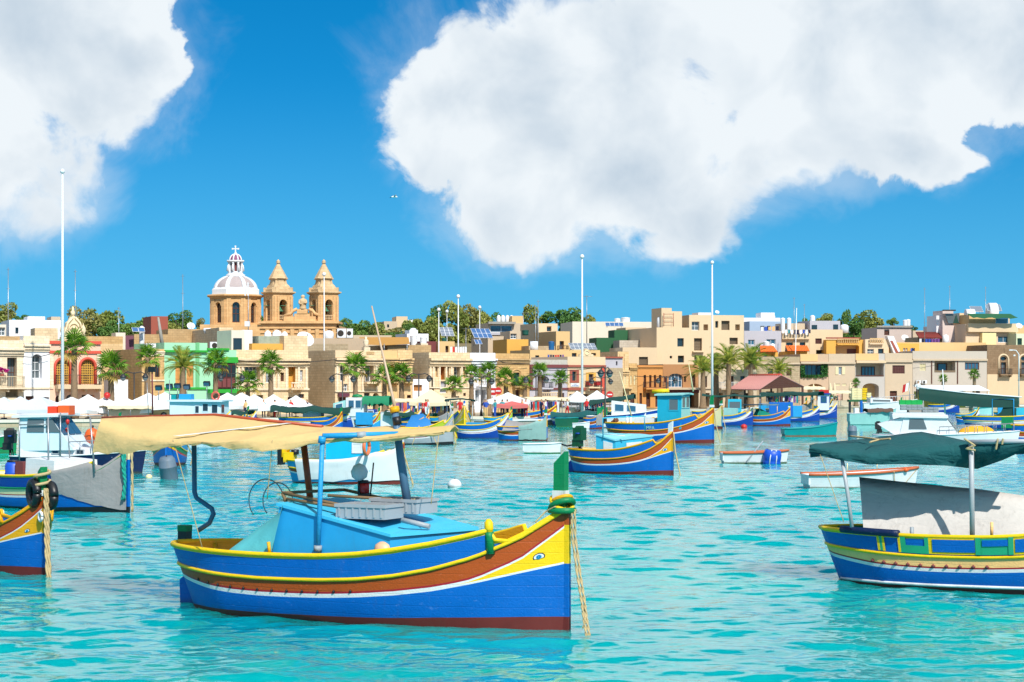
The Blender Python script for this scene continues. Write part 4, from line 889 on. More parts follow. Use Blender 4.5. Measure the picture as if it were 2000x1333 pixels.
for x0, x1, y0, y1 in ((1563.5, 1572, 715, 738), (1604, 1617, 712, 737), (1572, 1606, 733, 738)):
    for i in range(190):
        q = b.at(rng.uniform(x0, x1), rng.uniform(y0, y1), rng.uniform(-.35, .1))
        w = Vector((rng.uniform(-1, 1), rng.uniform(-1, 1), rng.uniform(-1, 1))).normalized()*.13; w2 = w.cross(Vector((.3, 1, rng.uniform(-1, 1)))).normalized()*.11; mb.add([q-w, q-w2, q+w, q+w2], [(0, 1, 2, 3)])
o = mb.build('climbing_plant', lf); tag(o, 'dark green creeper hanging round the loggia of the rose house', 'climbing plant')
b = front('t3', 'terrace_house', 'beige terrace house with one pair of open cream shutters', 1618.5, 1670, 691.5, M['beige'], Y0=287.5, th=9, depth=10)
b.op('r', 1638, 717, 1644, 732, 'blue', d=.2); b.op('r', 1632, 750, 1641, 754, 'cream'); b.op('r', 1645, 750, 1653, 754, 'cream'); b.op('r', 1628, 764, 1646, 786, 'shutter', pane=M['pinkw'], frame=M['brown']); b.wall(); b.band(1618.5, 707, 1670, 711, .3, M['beige'])
for x0 in (1631.5, 1644.3): b.band(x0, 717, x0+6, 732, .07, M['shutcream'], 'shutter')
b = front('t4', 'terrace_house', 'grey white terrace house with a deep loggia above a golden arch', 1670.5, 1728, 691, paint('pale grey render', C(210, 204, 198, .68), .85, .1, .3, scale=.5), Y0=289.5, th=9, depth=10)
b.op('r', 1671.5, 710.5, 1726, 735, 'logg', d=1.5, pane=M['beige']); b.op('a', 1685, 749, 1716.5, 786, 'goldn', d=1.8, rise=.5); b.wall(); b.band(1670.5, 704.5, 1728, 709.5, .6, M['cream']); b.band(1671, 691, 1716, 704, .05, M['cream2'], 'parapet'); b.band(1682, 716.5, 1709, 735, -1.36, M['darkwood'], 'door', inset=1.4)
for i in range(4): b.band(1684+i*6.2, 718, 1688.5+i*6.2, 734, -1.28, M['glassb'], 'pane', inset=1.34)
b.band(1671.5, 733.5, 1726, 735.5, .05, M['brown'], 'rail')
b = front('t5', 'terrace_house', 'plain greyish terrace house with a closed red brown louvred window', 1728.5, 1782, 690, M['beige'], Y0=291.5, th=9, depth=10)
b.op('r', 1743, 714, 1767, 730, 'redshut', d=.15, nx=5); b.op('r', 1738, 764, 1752, 786, 'door'); b.wall(); b.band(1728.5, 703.5, 1782, 708, .25, M['beige'])
b = front('t6', 'terrace_house', 'long pale terrace house with cream shutters, a loggia and a red framed window', 1782.5, 1927.5, 686, paint('stone grey render', C(214, 202, 188, .68), .85, .1, .35, C(150, 130, 105), scale=.5), Y0=293.5, th=9, depth=10)
b.op('r', 1796.5, 711, 1808, 724.5, 'cream'); b.op('r', 1825, 704, 1866, 727.5, 'logg', d=1.4, pane=M['limegrey']); b.op('r', 1884.5, 708.5, 1912.5, 722.8, 'red', d=.2); b.op('r', 1860, 764, 1876, 786, 'void'); b.op('r', 1900, 764, 1914, 786, 'void'); b.wall(); b.band(1782.5, 701.5, 1928, 705, .25, M['beige'])
b.band(1830, 710, 1850, 727, -1.28, M['brown'], 'door', inset=1.32); b.band(1833, 711.5, 1847, 726, -1.2, M['glassb'], 'pane', inset=1.24); b.band(1825, 724, 1866, 727.5, .04, M['shutbrown'], 'rail'); b.band(1818.5, 705, 1820.5, 750, .08, M['brown'], 'drainpipe'); b.band(1869, 705, 1871, 750, .08, M['brown'], 'drainpipe')
b = front('t7', 'stone_house', 'blackened old stone house with a round window over a balcony door', 1928, 2040, 674, stone('blackened limestone', C(168, 140, 112, .64), C(52, 42, 36, .6), stain=.95), Y0=298, th=9, depth=10)
for x in (1954, 1994):
    b.op('o', x, 697, x+11.5, 704.8, 'bare', d=.3); b.op('r', x+1, 708, x+11, 731, 'gdoor', d=.4)
    b.balcony(x-4, x+19, 731.5, 721, out=.9)
    b.op('r', x-4, 745, x+22, 758, 'redshut', d=.2)
b.wall(); b.band(1928, 731.5, 2040, 790, .06, M['cream'], 'plinth')
for x in (1950.5, 1990.5):
    a, z0, c, z1 = b.rect(x, 693, x+19, 731); cx = (a+c)/2; r = (c-a)/2; mb = MB(); mb.tube([(a, -.02, z0)]+[(cx-r*math.cos(math.pi*i/12), -.02, z1-r+r*math.sin(math.pi*i/12)) for i in range(13)]+[(c, -.02, z0)], .16, 5); mb.build('window_surround', M['cream'], b.root)
# ---------------------------------------------------------------- second row and hillside houses
def hill(key, name, label, px0, px1, pyt, mat, Y0, th=20, depth=9, ops=(), **kw):
    b = Bld(name, label, px0, px1, pyt, Y0, th, depth, mat, **kw); BB[key] = b
    for o in ops: b.op('r', *o)
    b.wall(); return b
hill('a1', 'house', 'white flat roofed house on the slope above the cream balcony house', 18, 124, 625, M['whitewall'], 222, ops=[(30, 640, 36, 652, 'bare')])
BB['a1'].block(54, 618.5, 88, 626, 1, 4, M['whitewall']); BB['a1'].block(100, 619, 118, 626, 1, 4, M['beige'])
hill('a2', 'shed', 'small honey stone roof hut in front of the white flat house', 68, 113, 641, M['lime'], 212, depth=4)
hill('a3', 'house', 'white room with a roller shutter at the edge of the town', -30, 12, 634, M['offwhite'], 212, ops=[(-4, 640, 10, 656, 'white')])
hill('a4', 'stone_wall', 'tan ruined parapet wall beside the carved pediment', 166, 240, 657, M['limebrown'], 214, depth=5, cat='wall')
hill('a4b', 'shed', 'broken yellow stone hut with a crumbled top, over the pink house', 196, 240, 672, M['limegold'], 209, depth=4)
hill('a4c', 'shed', 'white plastered roof stair hut near the purple screen', 226, 245, 650, M['offwhite'], 216, depth=3)
hill('a4d', 'screen', 'faded purple screen wall on a roof', 244, 261, 656, paint('faded purple', C(140, 84, 104, .6), .8), 216.5, depth=.4, cat='screen')
hill('a5', 'stone_house', 'long brown rubble house on the slope west of the dome', 262, 330, 653, M['limedark'], 238, depth=8)
hill('a6', 'stone_house', 'large brown stone house just below the church dome', 328, 402, 643, M['limedark'], 240, depth=8, ops=[(385, 668, 394, 682, 'void')])
hill('a7', 'house', 'ochre brown brick house up among the trees', 295, 328, 618, M['brownred'], 330, depth=8)
hill('a8', 'stone_house', 'tan block with one sunlit stone corner behind the green awnings', 428, 455, 640, M['lime'], 226, depth=16)
hill('c1', 'house', 'taupe flat roofed house behind the big grey side wall', 600, 712, 661, paint('taupe render', C(208, 184, 156, .7), .9, .1, .3, scale=.5), 228, th=10, depth=8)
hill('c1b', 'house', 'grey plastered storey set back above the grey side wall', 600, 680, 672, M['limegrey'], 222, th=10, depth=5)
hill('c2', 'house', 'tan flat house behind the dark roof tanks', 690, 765, 655, M['beige'], 262, th=12, ops=[(705, 660, 716, 670, 'bare')])
hill('c3', 'stone_house', 'rubble stone house under the ochre roof awning', 757, 842, 674, M['limedark'], 234, th=20, depth=8)
hill('c4', 'house', 'white roof room with a stepped top beside the ochre awning', 795, 837, 652, M['whitewall'], 246, th=20, depth=5); BB['c4'].block(800, 645, 816, 653, .5, 2, M['whitewall'])
hill('c5', 'house', 'maroon painted wall house by the yellow roof room', 824, 856, 667, M['maroon'], 240, th=20, depth=5); hill('c5b', 'house', 'pale stone block with a carved panel beside the maroon wall', 822, 836, 671, M['limepale'], 236, th=20, depth=4)
hill('c6', 'house', 'yellow roof room behind the parapet of the honey stone house', 855.5, 888, 667, M['cream2'], 240, th=20, depth=6, ops=[(870, 676, 876, 690, 'gdoor')])
hill('c7', 'house', 'far pale hillside house with a stepped roof among green trees', 750, 776, 628, M['beige'], 420, th=10, ops=[(756, 634, 760, 640, 'bare')]); BB['c7'].block(774, 618.5, 796, 640, .5, 8, M['cream'], base=0); BB['c7'].block(796, 625, 813, 645, 1, 6, M['whitewall'], base=0)
b = hill('c8', 'house', 'villa with a wide blue glass front and four white tanks on top', 953, 1022, 631, M['beige'], 278, th=12, ops=[(957.5, 636, 1000.5, 649.5, 'blue')])
b.band(952, 629, 1005, 633.5, .8, M['concrete'], 'roof_slab'); b.block(1000, 617.5, 1022, 632, .2, 4, M['cream2']); b.band(955, 650, 1002, 655, .7, M['greyw'], 'balcony'); b.ops = []
hill('c9', 'house', 'beige house with a dark window below the blue glass villa', 953, 990, 657, M['beige'], 258, th=15, ops=[(968, 668, 980, 675, 'bare')])
hill('c10', 'house', 'ochre fronted house behind the brown stone house', 990, 1032, 663, M['yellow'], 248, th=15, depth=7)
hill('c10b', 'house', 'beige roof room with a window near the round metal tank', 996, 1017, 647, M['beige'], 256, th=15, depth=5, ops=[(997, 652, 1009, 662, 'wdark')])
hill('c11', 'house', 'cream tower house with a small dark window high up', 1052, 1089, 632, M['cream'], 262, th=20, depth=7, ops=[(1068, 637.5, 1077, 647.5, 'bare')])
hill('c12', 'house', 'yellow cream house with an iron balcony door next to the tower house', 1086, 1113, 647.5, M['cream2'], 256, th=20, depth=8, ops=[(1093, 666.5, 1101.5, 683, 'gdoor')]); BB['c12'].balcony(1088, 1107, 683, 676, out=.8)
hill('c13', 'house', 'yellow cream upper storey with washing hung below its window', 1035, 1109, 684, M['cream2'], 240, th=20, depth=7, ops=[(1045.5, 694.5, 1053, 702.5, 'dark')])
hill('c13b', 'stone_wall', 'low stone roof wall under the blue tank', 1033, 1084, 676, M['limegrey'], 246, th=20, depth=3, cat='wall')
hill('c14', 'house', 'yellow house with a solar panel row standing on its roof', 1108, 1172, 684, M['cream2'], 243, th=20, depth=6, ops=[(1117, 690, 1126, 699, 'dark'), (1155, 690, 1164, 695, 'dark')])
hill('d1', 'house', 'long white windowless house along the ridge', 1118, 1292, 628.5, M['offwhite'], 330, th=8, depth=12)
hill('d2', 'house', 'house clad in dark green sheeting, lower part', 1165, 1212, 660, M['greenwall'], 282, th=10, depth=5); BB['d2'].block(1200, 645, 1226, 688, .3, 4, M['greenwall'], 'wall_panel', base=0)
hill('d2b', 'house', 'white striped low house under the green sheeting', 1170, 1210, 689, M['white'], 270, th=10, depth=4)
b = hill('d3', 'house', 'cream villa with a blue window on a veranda beside the cream apartment block', 1222, 1262, 640, M['cream'], 288, th=10, depth=6, ops=[(1240, 648, 1258, 658, 'blue')]); b.band(1220, 660, 1262, 664, .8, M['beige'], 'balcony')
hill('d3b', 'stone_wall', 'rough grey stone terrace wall below the blue window', 1210, 1258, 665, stone('rough grey stone', C(205, 198, 188, .7), stain=.7), 278, th=10, depth=4, cat='wall')
b = hill('d4', 'apartment_block', 'low cream wing of the apartment block with one brown shutter', 1216, 1284, 679, M['cream'], 270, th=10, depth=8, ops=[(1248, 697.5, 1265.5, 716, 'shutter')])
b = hill('d5', 'apartment_block', 'tall plain cream apartment block with two dark square windows', 1282.5, 1348, 640, M['cream'], 272, th=16, depth=12, ops=[(1323, 661, 1335.5, 677.3, 'bare'), (1324, 695, 1336, 708.5, 'bare'), (1308, 695.5, 1313, 700.5, 'bare')])
b.block(1292, 602, 1312, 640, 1, 4, M['cream']); b.block(1312, 608.5, 1332, 640, 1.5, 5, M['cream'])
mb = MB()
for px in (1296.5, 1315): v = [b.at(px, y, .6) for y in (612, 638)]; mb.tube(v, .05, 5)
for y in (614, 622, 630): mb.tube([b.at(1296.5, y, .6), b.at(1315, y, .6)], .03, 4)
o = mb.build('scaffold', M['brownred']); tag(o, 'thin rust coloured scaffold frame on the cream block roof', 'scaffold')
b = Bld('apartment_block', 'widest cream apartment block with brown roller shutters, beside the lavender house', 1346, 1453, 615.5, 275, 12, 14, M['cream']); BB['d6'] = b
for r_, s_ in (((1351, 628.5, 1366, 645.5), 'white'), ((1355.5, 661, 1371, 685.3), 'shutter'), ((1356, 695, 1371.7, 712), 'shutter'), ((1397, 627.5, 1402.8, 640.5), 'bare'), ((1409, 627, 1425, 645), 'shutter'), ((1424.8, 660, 1441, 672.8), 'shutter'), ((1426, 694, 1436, 712), 'dark')): b.op('r', *r_, s_, d=.45)
for x in (1383, 1445): b.op('r', x-9, 634, x, 645.5, 'bare', pane=M['cream'], frame=None, d=.9)
b.wall(); b.band(1352, 686.5, 1374, 688.5, .5, M['cream'], 'ledge'); b.block(1364, 611, 1389, 616, 1, 3, M['whitewall'])
hill('d7', 'house', 'white flat roofed house on the ridge behind the lavender house', 1450, 1524, 621, M['whitewall'], 330, th=5, depth=8); BB['d7'].block(1486, 611, 1513, 622, .5, 4, M['whitewall'])
hill('d8', 'house', 'pale blue grey roof storey with washing in front', 1464, 1526, 628, M['bluegrey'], 310, th=10, depth=6, ops=[(1485, 637, 1493, 646, 'bare'), (1498, 637, 1505, 646, 'bare')])
hill('d9', 'house', 'lavender grey house with two dark blue windows', 1453.5, 1526, 646.5, M['greyw'], 296, th=10, depth=9, ops=[(1461, 664, 1474, 674.3, 'blue'), (1497, 663, 1515, 673, 'blue')])
hill('d10', 'house', 'cream house with low dark windows above an orange tiled awning', 1526, 1580, 648, M['cream'], 298, th=10, depth=8, ops=[(1536, 669.5, 1549, 676, 'bare'), (1562, 669, 1573, 676, 'bare')]); BB['d10'].block(1530, 632, 1572, 648, 3, 4, M['beige']); BB['d10'].band(1526, 650, 1580, 663, .5, M['cream'], 'parapet')
hill('d11', 'house', 'cream grey house with one red brown shuttered window', 1580.5, 1646, 644, M['cream'], 300, th=10, depth=8, ops=[(1592.5, 661.5, 1605, 672, 'redshut'), (1594, 684, 1614, 692, 'void')]); BB['d11'].block(1582, 627, 1641, 645, .6, 6, M['greyw'], ops=[(1586, 636, 1595, 644, 'bare'), (1628, 635, 1636, 643, 'bare')])
hill('d12', 'house', 'ochre room with a hipped orange tile awning on the terrace', 1478, 1520, 688, M['yellow'], 292.5, th=9, depth=5, ops=[(1491, 690, 1499, 699, 'bare'), (1506, 691, 1511, 698, 'bare')])
hill('d13', 'house', 'yellow room with sliding doors under a straight orange tile awning', 1533, 1577, 687, M['yellow'], 294, th=9, depth=5, ops=[(1538, 688, 1562, 699, 'gdoor')])
def tiled(b, x0, y0, x1, y1, out, label, hip=0):
    a, z0, c, z1 = b.rect(x0, y0, x1, y1); t = thing('tiled_awning', label, 'awning', (b.X0, b.Y0, b.z0), b.th); n = max(6, int((c-a)/.24)); mb = MB(); h0 = (c-a)*hip
    mb.add([(a, -out, z0), (c, -out, z0), (c-h0, .0, z1), (a+h0, .0, z1), (c, .3, z0), (a, .3, z0)], [(0, 1, 2, 3), (1, 4, 2), (5, 0, 3), (0, 5, 4, 1)]); mb.build('frame', M['brown'], t)
    for i in range(n):
        f = (i+.5)/n; xb = a+(c-a)*f; xt = a+h0+(c-a-2*h0)*f; mb = MB(); r = (c-a)/n*.5
        mb.grid([[(xb-r, -out, z0), (xb-r*.5, -out, z0+r*.8), (xb+r*.5, -out, z0+r*.8), (xb+r, -out, z0)], [(xt-r*(1-2*hip), 0, z1), (xt-r*.5*(1-2*hip), 0, z1+r*.8), (xt+r*.5*(1-2*hip), 0, z1+r*.8), (xt+r*(1-2*hip), 0, z1)]], smooth=False)
        mb.build('tile', M['tile'], t)
tiled(BB['d12'], 1480, 676.5, 1515, 688.5, 1.2, 'hipped orange tile awning next to a white water tank', .12); tiled(BB['d13'], 1534, 676, 1577, 687, 1.2, 'straight orange tile awning over the sliding doors')
b = hill('e1', 'house', 'bright yellow house with stone balustrades along its roof terrace', 1614, 1690, 664, M['yellow'], 299, th=9, depth=8, ops=[(1632, 676, 1678, 696, 'logg')])
b.band(1654, 682, 1672, 696, -1.3, M['shutred'], 'door', inset=1.35); b.balcony(1634, 1676, 672, 662, out=.5, rail='baluster', rmat=M['cream2'], mat=M['yellow'], corb=False); b.band(1613, 659.5, 1680, 662, .3, M['redroof'])
b = hill('e2', 'house', 'pale peach house with two windows under a balustrade, beside the slanted stair', 1690, 1736, 663, paint('peach render', C(244, 216, 180, .7), .85, .1, .2, scale=.5), 299, th=9, depth=8, ops=[(1694, 682, 1707, 693, 'white'), (1715, 681.5, 1726, 693, 'bare')]); b.balcony(1697, 1724, 671, 661, out=.5, rail='baluster', rmat=M['cream2'], corb=False)
b = hill('e3', 'house', 'yellow flat house with blue washing by its dark window', 1752, 1795, 671, M['yellow'], 300, th=9, depth=7, ops=[(1764, 680, 1768, 690, 'wdark'), (1769, 680, 1772.5, 690, 'wdark'), (1780, 680, 1787, 688, 'bare')])
a, z0, c, z1 = BB['e2'].rect(1731, 657, 1758, 692); t = thing('staircase', 'slanted white stair flank with a red inset panel on the roof terrace', 'staircase', (BB['e2'].X0, BB['e2'].Y0, BB['e2'].z0), BB['e2'].th)
mb = MB(); w = (c-a); mb.prism([(a, -.5, z1), (a+w*.45, -.5, z1), (c, -.5, z0), (a+w*.5, -.5, z0)], (0, 1.2, 0)); mb.build('flank', M['whitewall'], t); mb = MB(); mb.prism([(a+w*.2, -.56, z1-.7), (a+w*.36, -.56, z1-.7), (a+w*.82, -.56, z0+.15), (a+w*.62, -.56, z0+.15)], (0, .05, 0)); mb.build('panel', M['brownred'], t)
hill('e4', 'house', 'pinkish grey house with an orange door on the ridge', 1713, 1780, 640, paint('shell pink render', C(224, 204, 194, .68), .85, .1, .3, scale=.5), 322, th=8, depth=8, ops=[(1727, 644, 1737, 655, 'door', )]); BB['e4'].band(1712, 636.5, 1781, 640, .3, M['concrete'], 'roof_slab')
hill('e5', 'house', 'tan house with a long sloping roof on the ridge', 1783, 1832, 646, M['beige'], 330, th=8, depth=8)
hill('e6', 'stone_wall', 'low yellowish terrace wall above the long pale terrace', 1752, 1926, 669, M['cream2'], 304, th=9, depth=3, cat='wall')
hill('e7', 'house', 'house with a red tiled lean-to and washing beneath', 1793, 1846, 659, M['limegrey'], 312, th=8, depth=6, ops=[(1798, 662, 1834, 668, 'void')])
a, z0, c, z1 = BB['e7'].rect(1793, 649, 1848, 661); t = thing('tiled_roof', 'brick red lean-to roof next to the blue tank', 'roof', (BB['e7'].X0, BB['e7'].Y0, BB['e7'].z0), BB['e7'].th); mb = MB(); mb.grid([[(a, -.6, z0), (c, -.6, z0)], [(a, 1.2, z1), (c, 1.2, z1)]], smooth=False); mb.grid([[(a, -.6, z0-.1), (c, -.6, z0-.1)], [(a, 1.2, z1-.1), (c, 1.2, z1-.1)]], smooth=False)
for i in range(40): x = a+(c-a)*(i+.5)/40; mb.tube([(x, -.6, z0+.03), (x, 1.2, z1+.03)], .06, 4)
mb.build('tiles', M['redroof'], t)
b = hill('f1', 'house', 'tall shell pink house with a dark flat cap and glazed corner', 1841, 1886, 636, paint('blush render', C(234, 212, 204, .7), .85, .08, .2, scale=.5), 312, th=10, depth=8, ops=[(1870, 660, 1876, 666, 'bare')])
b.block(1829, 617, 1846, 650, 1.5, 4, M['whitewall'], base=0); b.block(1841, 607, 1862, 637, .6, 4, paint('blush render', None)); b.band(1840.5, 605.5, 1863, 608, .8, M['iron'], 'roof_slab')
a, z0, c, z1 = b.rect(1845, 613, 1874, 632); mb = MB(); mb.prism([(a, -.05, z1), (c-.1, -.05, z1), (c-.1, -.05, z0), (a+.6, -.05, z0)], (0, .1, 0)); mb.build('glazing', M['glassg'], b.root); mb = MB(); mb.prism([(a+(c-a)*.55, -.12, z0), (a+(c-a)*.95, -.12, z0), (a+(c-a)*.76, -.12, z1-.1)], (0, .1, 0)); mb.build('blind', M['shutgreen'], b.root)
b.block(1874, 612, 1887, 637, .5, 4, M['cream'])
b = hill('f2', 'house', 'big cream house with a dark green awning on its top terrace', 1886, 1986, 633, paint('blush cream render', C(242, 214, 182, .7), .85, .1, .25, scale=.5), 308, th=10, depth=9, ops=[(1949, 657, 1971, 669.5, 'blue'), (1926, 661, 1931, 674, 'green')])
b.block(1893, 615, 1972, 634, 1.2, 6, M['cream2'], ops=[(1945, 620, 1969, 632, 'blue')]); b.band(1888, 632.5, 1985, 649, .7, M['cream'], 'terrace_parapet'); b.band(1914, 651, 1941, 674, .9, paint('lemon render', C(246, 232, 170, .8), .85), 'porch')
a, z0, c, z1 = b.rect(1890, 613, 1976, 622); mb = MB(); rows = [[(a+(c-a)*i/12, -2.2+2.6*j/3, z0+.1*math.sin(i*1.7)*(j == 0)+(z1-z0)*j/3) for i in range(13)] for j in range(4)]; mb.sheet(rows, .05); mb.build('awning', M['greenwall'], b.root)
hill('f3', 'house', 'pale green and yellow rooms at the edge of the upper terrace', 1985, 2040, 652, paint('pale sage render', C(220, 232, 196, .8), .85, .08, .15, scale=.5), 306, th=9, depth=7, ops=[(1987, 661, 1996, 674, 'green')]); hill('f4', 'house', 'yellow house end with white roof dishes behind the green awning house', 1984, 2040, 636, M['cream2'], 330, th=8)
# ---------------------------------------------------------------- boats
def pm(name, c, k=.72, rough=.45, var=.14, grime=.12, **kw): return MATS.get(name) or paint(name, C(*c, k), rough, var, grime, **kw)
PK = dict(plank=True, bump=.35, spec=.3)
B_ = dict(blue=pm('hull blue', (2, 104, 196), .8, **PK), deep=pm('deep hull blue', (6, 72, 172), **PK), sky=pm('sky blue paint', (40, 165, 228), **PK), cyan=pm('cyan paint', (40, 190, 222)), pale=pm('pale aqua paint', (165, 226, 224)), teal=pm('teal paint', (10, 160, 165), **PK),
 yellow=pm('boat yellow', (250, 208, 20), .8, **PK), amber=pm('amber yellow', (242, 176, 20), .78, **PK), brown=pm('boat brown', (186, 84, 26), .76, **PK), tan=pm('bare planking', (255, 198, 128), .88, .7, .2, .25, **PK), red=pm('boat red', (178, 24, 40)), dred=pm('antifouling red', (120, 36, 28), .66, .6, .3), white=pm('boat white', (238, 242, 246), .74, **PK), green=pm('boat green', (10, 140, 84), **PK), dgreen=pm('engine green', (12, 92, 54), .6), black=pm('boat black', (26, 28, 32), .6), navy=pm('navy hull', (18, 44, 92), .6, **PK), grey=pm('boat grey', (170, 180, 188), **PK), lime=pm('lime paint', (176, 200, 40)), cream=pm('cream boat paint', (238, 226, 176), .8))
CL = dict(beige=paint('beige boat canvas', C(246, 212, 146, .77), .9, .14, .12, C(170, 120, 50), scale=1.2, bump=.45, fold=2, trans=.22), teal=paint('teal shade net', C(14, 104, 108, .62), .85, .22, .2, C(8, 50, 56), scale=2, bump=.6, fold=5, trans=.12), dgreen=paint('dark green net', C(12, 78, 70, .6), .85, .25, .2, C(5, 30, 30), scale=2, trans=.1), grey=paint('grey tarpaulin', C(172, 170, 170, .68), .9, .25, .45, C(120, 112, 104), scale=1.1, bump=.4, fold=2, trans=.08), white=paint('white tarpaulin', C(232, 240, 244, .82), .7, .1, .15, trans=.15), sage=paint('sage tarpaulin', C(150, 190, 186, .7), .8, .2, .3, trans=.08), cream=paint('cream tarpaulin', C(230, 220, 176, .76), .85, .15, .2, trans=.1), blue=paint('bright blue tarpaulin', C(30, 130, 205, .7), .6, .15), yellow=paint('yellow tarpaulin', C(232, 172, 20, .76), .7, .2, .2, C(150, 100, 10), scale=1.5), gtent=paint('sea green tarpaulin', C(10, 150, 130, .66), .6, .15))
ROPE = paint('old rope', C(214, 190, 140, .7), .95, .4, scale=14, bump=.6); GROPE = paint('turquoise rope', C(20, 170, 150, .7), .9, .2, scale=14); ORANGER = paint('rust orange rope', C(206, 110, 70, .72), .95, .35, scale=9, bump=.6)
TS = [0, .083, .167, .25, .333, .417, .5, .583, .667, .75, .833, .917, 1]
PR = dict(sheer=[1.10, 1.10, 1.09, 1.08, 1.08, 1.09, 1.11, 1.16, 1.25, 1.37, 1.53, 1.74, 1.99], L2=[.76, .73, .70, .68, .67, .68, .70, .74, .82, .95, 1.15, 1.46, 1.93], L1=[.53, .47, .41, .38, .37, .38, .40, .44, .51, .62, .81, 1.13, 1.68], L0=[.53, .47, .41, .38, .37, .38, .40, .44, .50, .59, .73, .90, 1.06], boot=[.03, .06, .07, .08, .08, .09, .10, .11, .13, .16, .18, .20, .21])
PR = {k: np.array(v) for k, v in PR.items()}
class Boat:
    def __init__(s, name, label, px, py, ang, L, cat='boat', B=.152, stem=1.97, group=None, Y=None, nst=26, fine=0):
        s.L, s.B, s.k, s.n = L, B*L, stem/1.96, nst
        Y = Y or WY(py); a = R(ang); d = Vector((math.cos(a), math.sin(a), 0)); bow = P(px, HOR, Y); bow.z = 0
        c = bow-d*(L/2); s.root = thing(name, label, cat, c, a, group); s.M = Matrix.Translation(c) @ Matrix.Rotation(a, 4, 'Z'); s.Mi = s.M.inverted()
        s.inset = .0
    def ray(s, px, py):
        o = s.Mi @ Vector((0, 0, HC)); q = s.Mi @ (Vector((0, 0, HC))+Vector(((px-1000)/F, 1, -(py-HOR)/F))); return o, q-o
    def pl(s, px, py, y=0.):
        o, d = s.ray(px, py); return o+d*((y-o.y)/d.y)
    def plx(s, px, py, x=0.):
        o, d = s.ray(px, py); return o+d*((x-o.x)/d.x)
    def h(s, key, t): return float(np.interp(t, TS, PR[key]))*s.k
    def hb(s, t):
        if t < .45: v = (1-max(0, 1-t/.45)**2.8)**.62
        else: v = 1-((t-.45)/.55)**2.3
        return max(s.B*v, .035)
    def sheer(s, t):
        z = s.h('sheer', t)
        if t > .86: z = min(z, s.h('L2', t)+.04+.16*max(0, 1-(t-.86)/.035))
        return z
    def pt(s, t, z, side=-1, off=0.):
        sh = s.h('sheer', t); f = z/sh
        w = .89+.11*min(max(f, 0), 1.1)**.8 if f >= 0 else .89+.9*f
        b = s.hb(t)*max(w, .15)
        if t < .2: b *= 1-.35*(1-t/.2)*(1-min(max(f, 0), 1))
        x = -s.L/2+s.L*t+.055*s.L*(1-t)**5*(1-min(max(f, -.2), 1.0))
        return Vector((x, side*(b+off), z))
    def hull(s, sc, bulwark=True, panels=None):
        n = s.n; ts = [(i/(n-1)) for i in range(n)]; ts = [t+.035*math.sin(2*math.pi*t)*0 for t in ts]
        ts = sorted(set(ts+[.86, .895, .97, .03]))
        mats = [sc['boot'], sc['hull'], sc.get('w', B_['white']), sc['must'], sc.get('w', B_['white']), sc.get('r', B_['red']), sc['band'], sc['rub'], sc['bul'], sc['gun']]
        mb = MB()
        for side in (-1, 1):
            rows = []
            for t in ts:
                k = s.k; L0, L1, L2, sh = s.h('L0', t), s.h('L1', t), s.h('L2', t), s.sheer(t)
                m4 = max(L1-.03*k, L0+.034*k)
                zz = [-.4, s.h('boot', t), L0, L0+.032*k, m4, m4+.032*k, m4+.065*k, L2-.03*k, L2+.03*k, max(sh-.07*k, L2+.031*k), max(sh, L2+.035*k)]
                rows.append([s.pt(t, z, side) for z in zz])
            cols = list(zip(*rows))
            mb.grid(cols, list(range(10)), smooth=True, flip=(side == 1))
        hl = mb.build('hull', mats, s.root); s.hullo = hl
        mb = MB(); th = .07*min(1, s.k)
        for side in (-1, 1):
            mb.grid([[s.pt(t, s.sheer(t), side) for t in ts], [s.pt(t, s.sheer(t), side, -min(th, s.hb(t)*.9)) for t in ts], [s.pt(t, s.deckz(t), side, -min(th, s.hb(t)*.9)) for t in ts]], smooth=False)
        mb.build('inner_side', sc.get('inner', sc['gun']), s.root)
        mb = MB(); mb.grid([[s.pt(t, s.deckz(t)+.002, side, -min(th, s.hb(t)*.9)) for t in ts] for side in (-1, 1)], smooth=False); mb.build('deck', sc.get('deck', sc.get('inner', sc['gun'])), s.root)
        for side in (-1, 1):
            mb = MB(); mb.tube([s.pt(t, s.sheer(t)-.01, side, -.01) for t in ts], .046*s.k, 6); mb.build('gunwale', sc['gun'], s.root)
            mb = MB(); mb.tube([s.pt(t, s.h('L2', t), side, .01) for t in ts], .034*s.k, 6); mb.build('rubbing_strake', sc['rub'], s.root)
        # stem timber
        x = s.L/2; mb = MB(); zt = s.h('L2', 1)+.03; w = .045*s.k
        zs = [-.4, s.h('boot', 1), s.h('L0', 1), s.h('L1', 1), zt]; mm = [sc['boot'], sc['hull'], sc['must'], sc['band']]
        for i in range(4): mb.box(x-.06, -w, zs[i], x+.05*s.k, w, zs[i+1], i)
        mb.build('stem', mm, s.root)
        return s
    def deckz(s, t): return min(s.h('L2', t)-.08*s.k, s.sheer(t)-.05) if t > .1 else s.h('L2', t)-.05*s.k
    def post(s, mat, hgt=.65, white=True, w=.13):
        x = s.L/2; z = s.h('L2', 1); k = s.k; mb = MB()
        mb.prism([(x-.19*k, -w/2*k, z-.05), (x+.0*k, -w/2*k, z-.05), (x+.03*k, -w/2*k, z+hgt*k), (x-.17*k, -w/2*k, z+hgt*k-.13*k)], (0, w*k, 0)); o = mb.build('prow_post', mat, s.root)
        if white: mb = MB(); mb.box(x-.2*k, -w/2*k-.012, z+.06*k, x+.045*k, w/2*k+.012, z+.2*k); mb.build('painted_band', B_['white'], o)
        return o
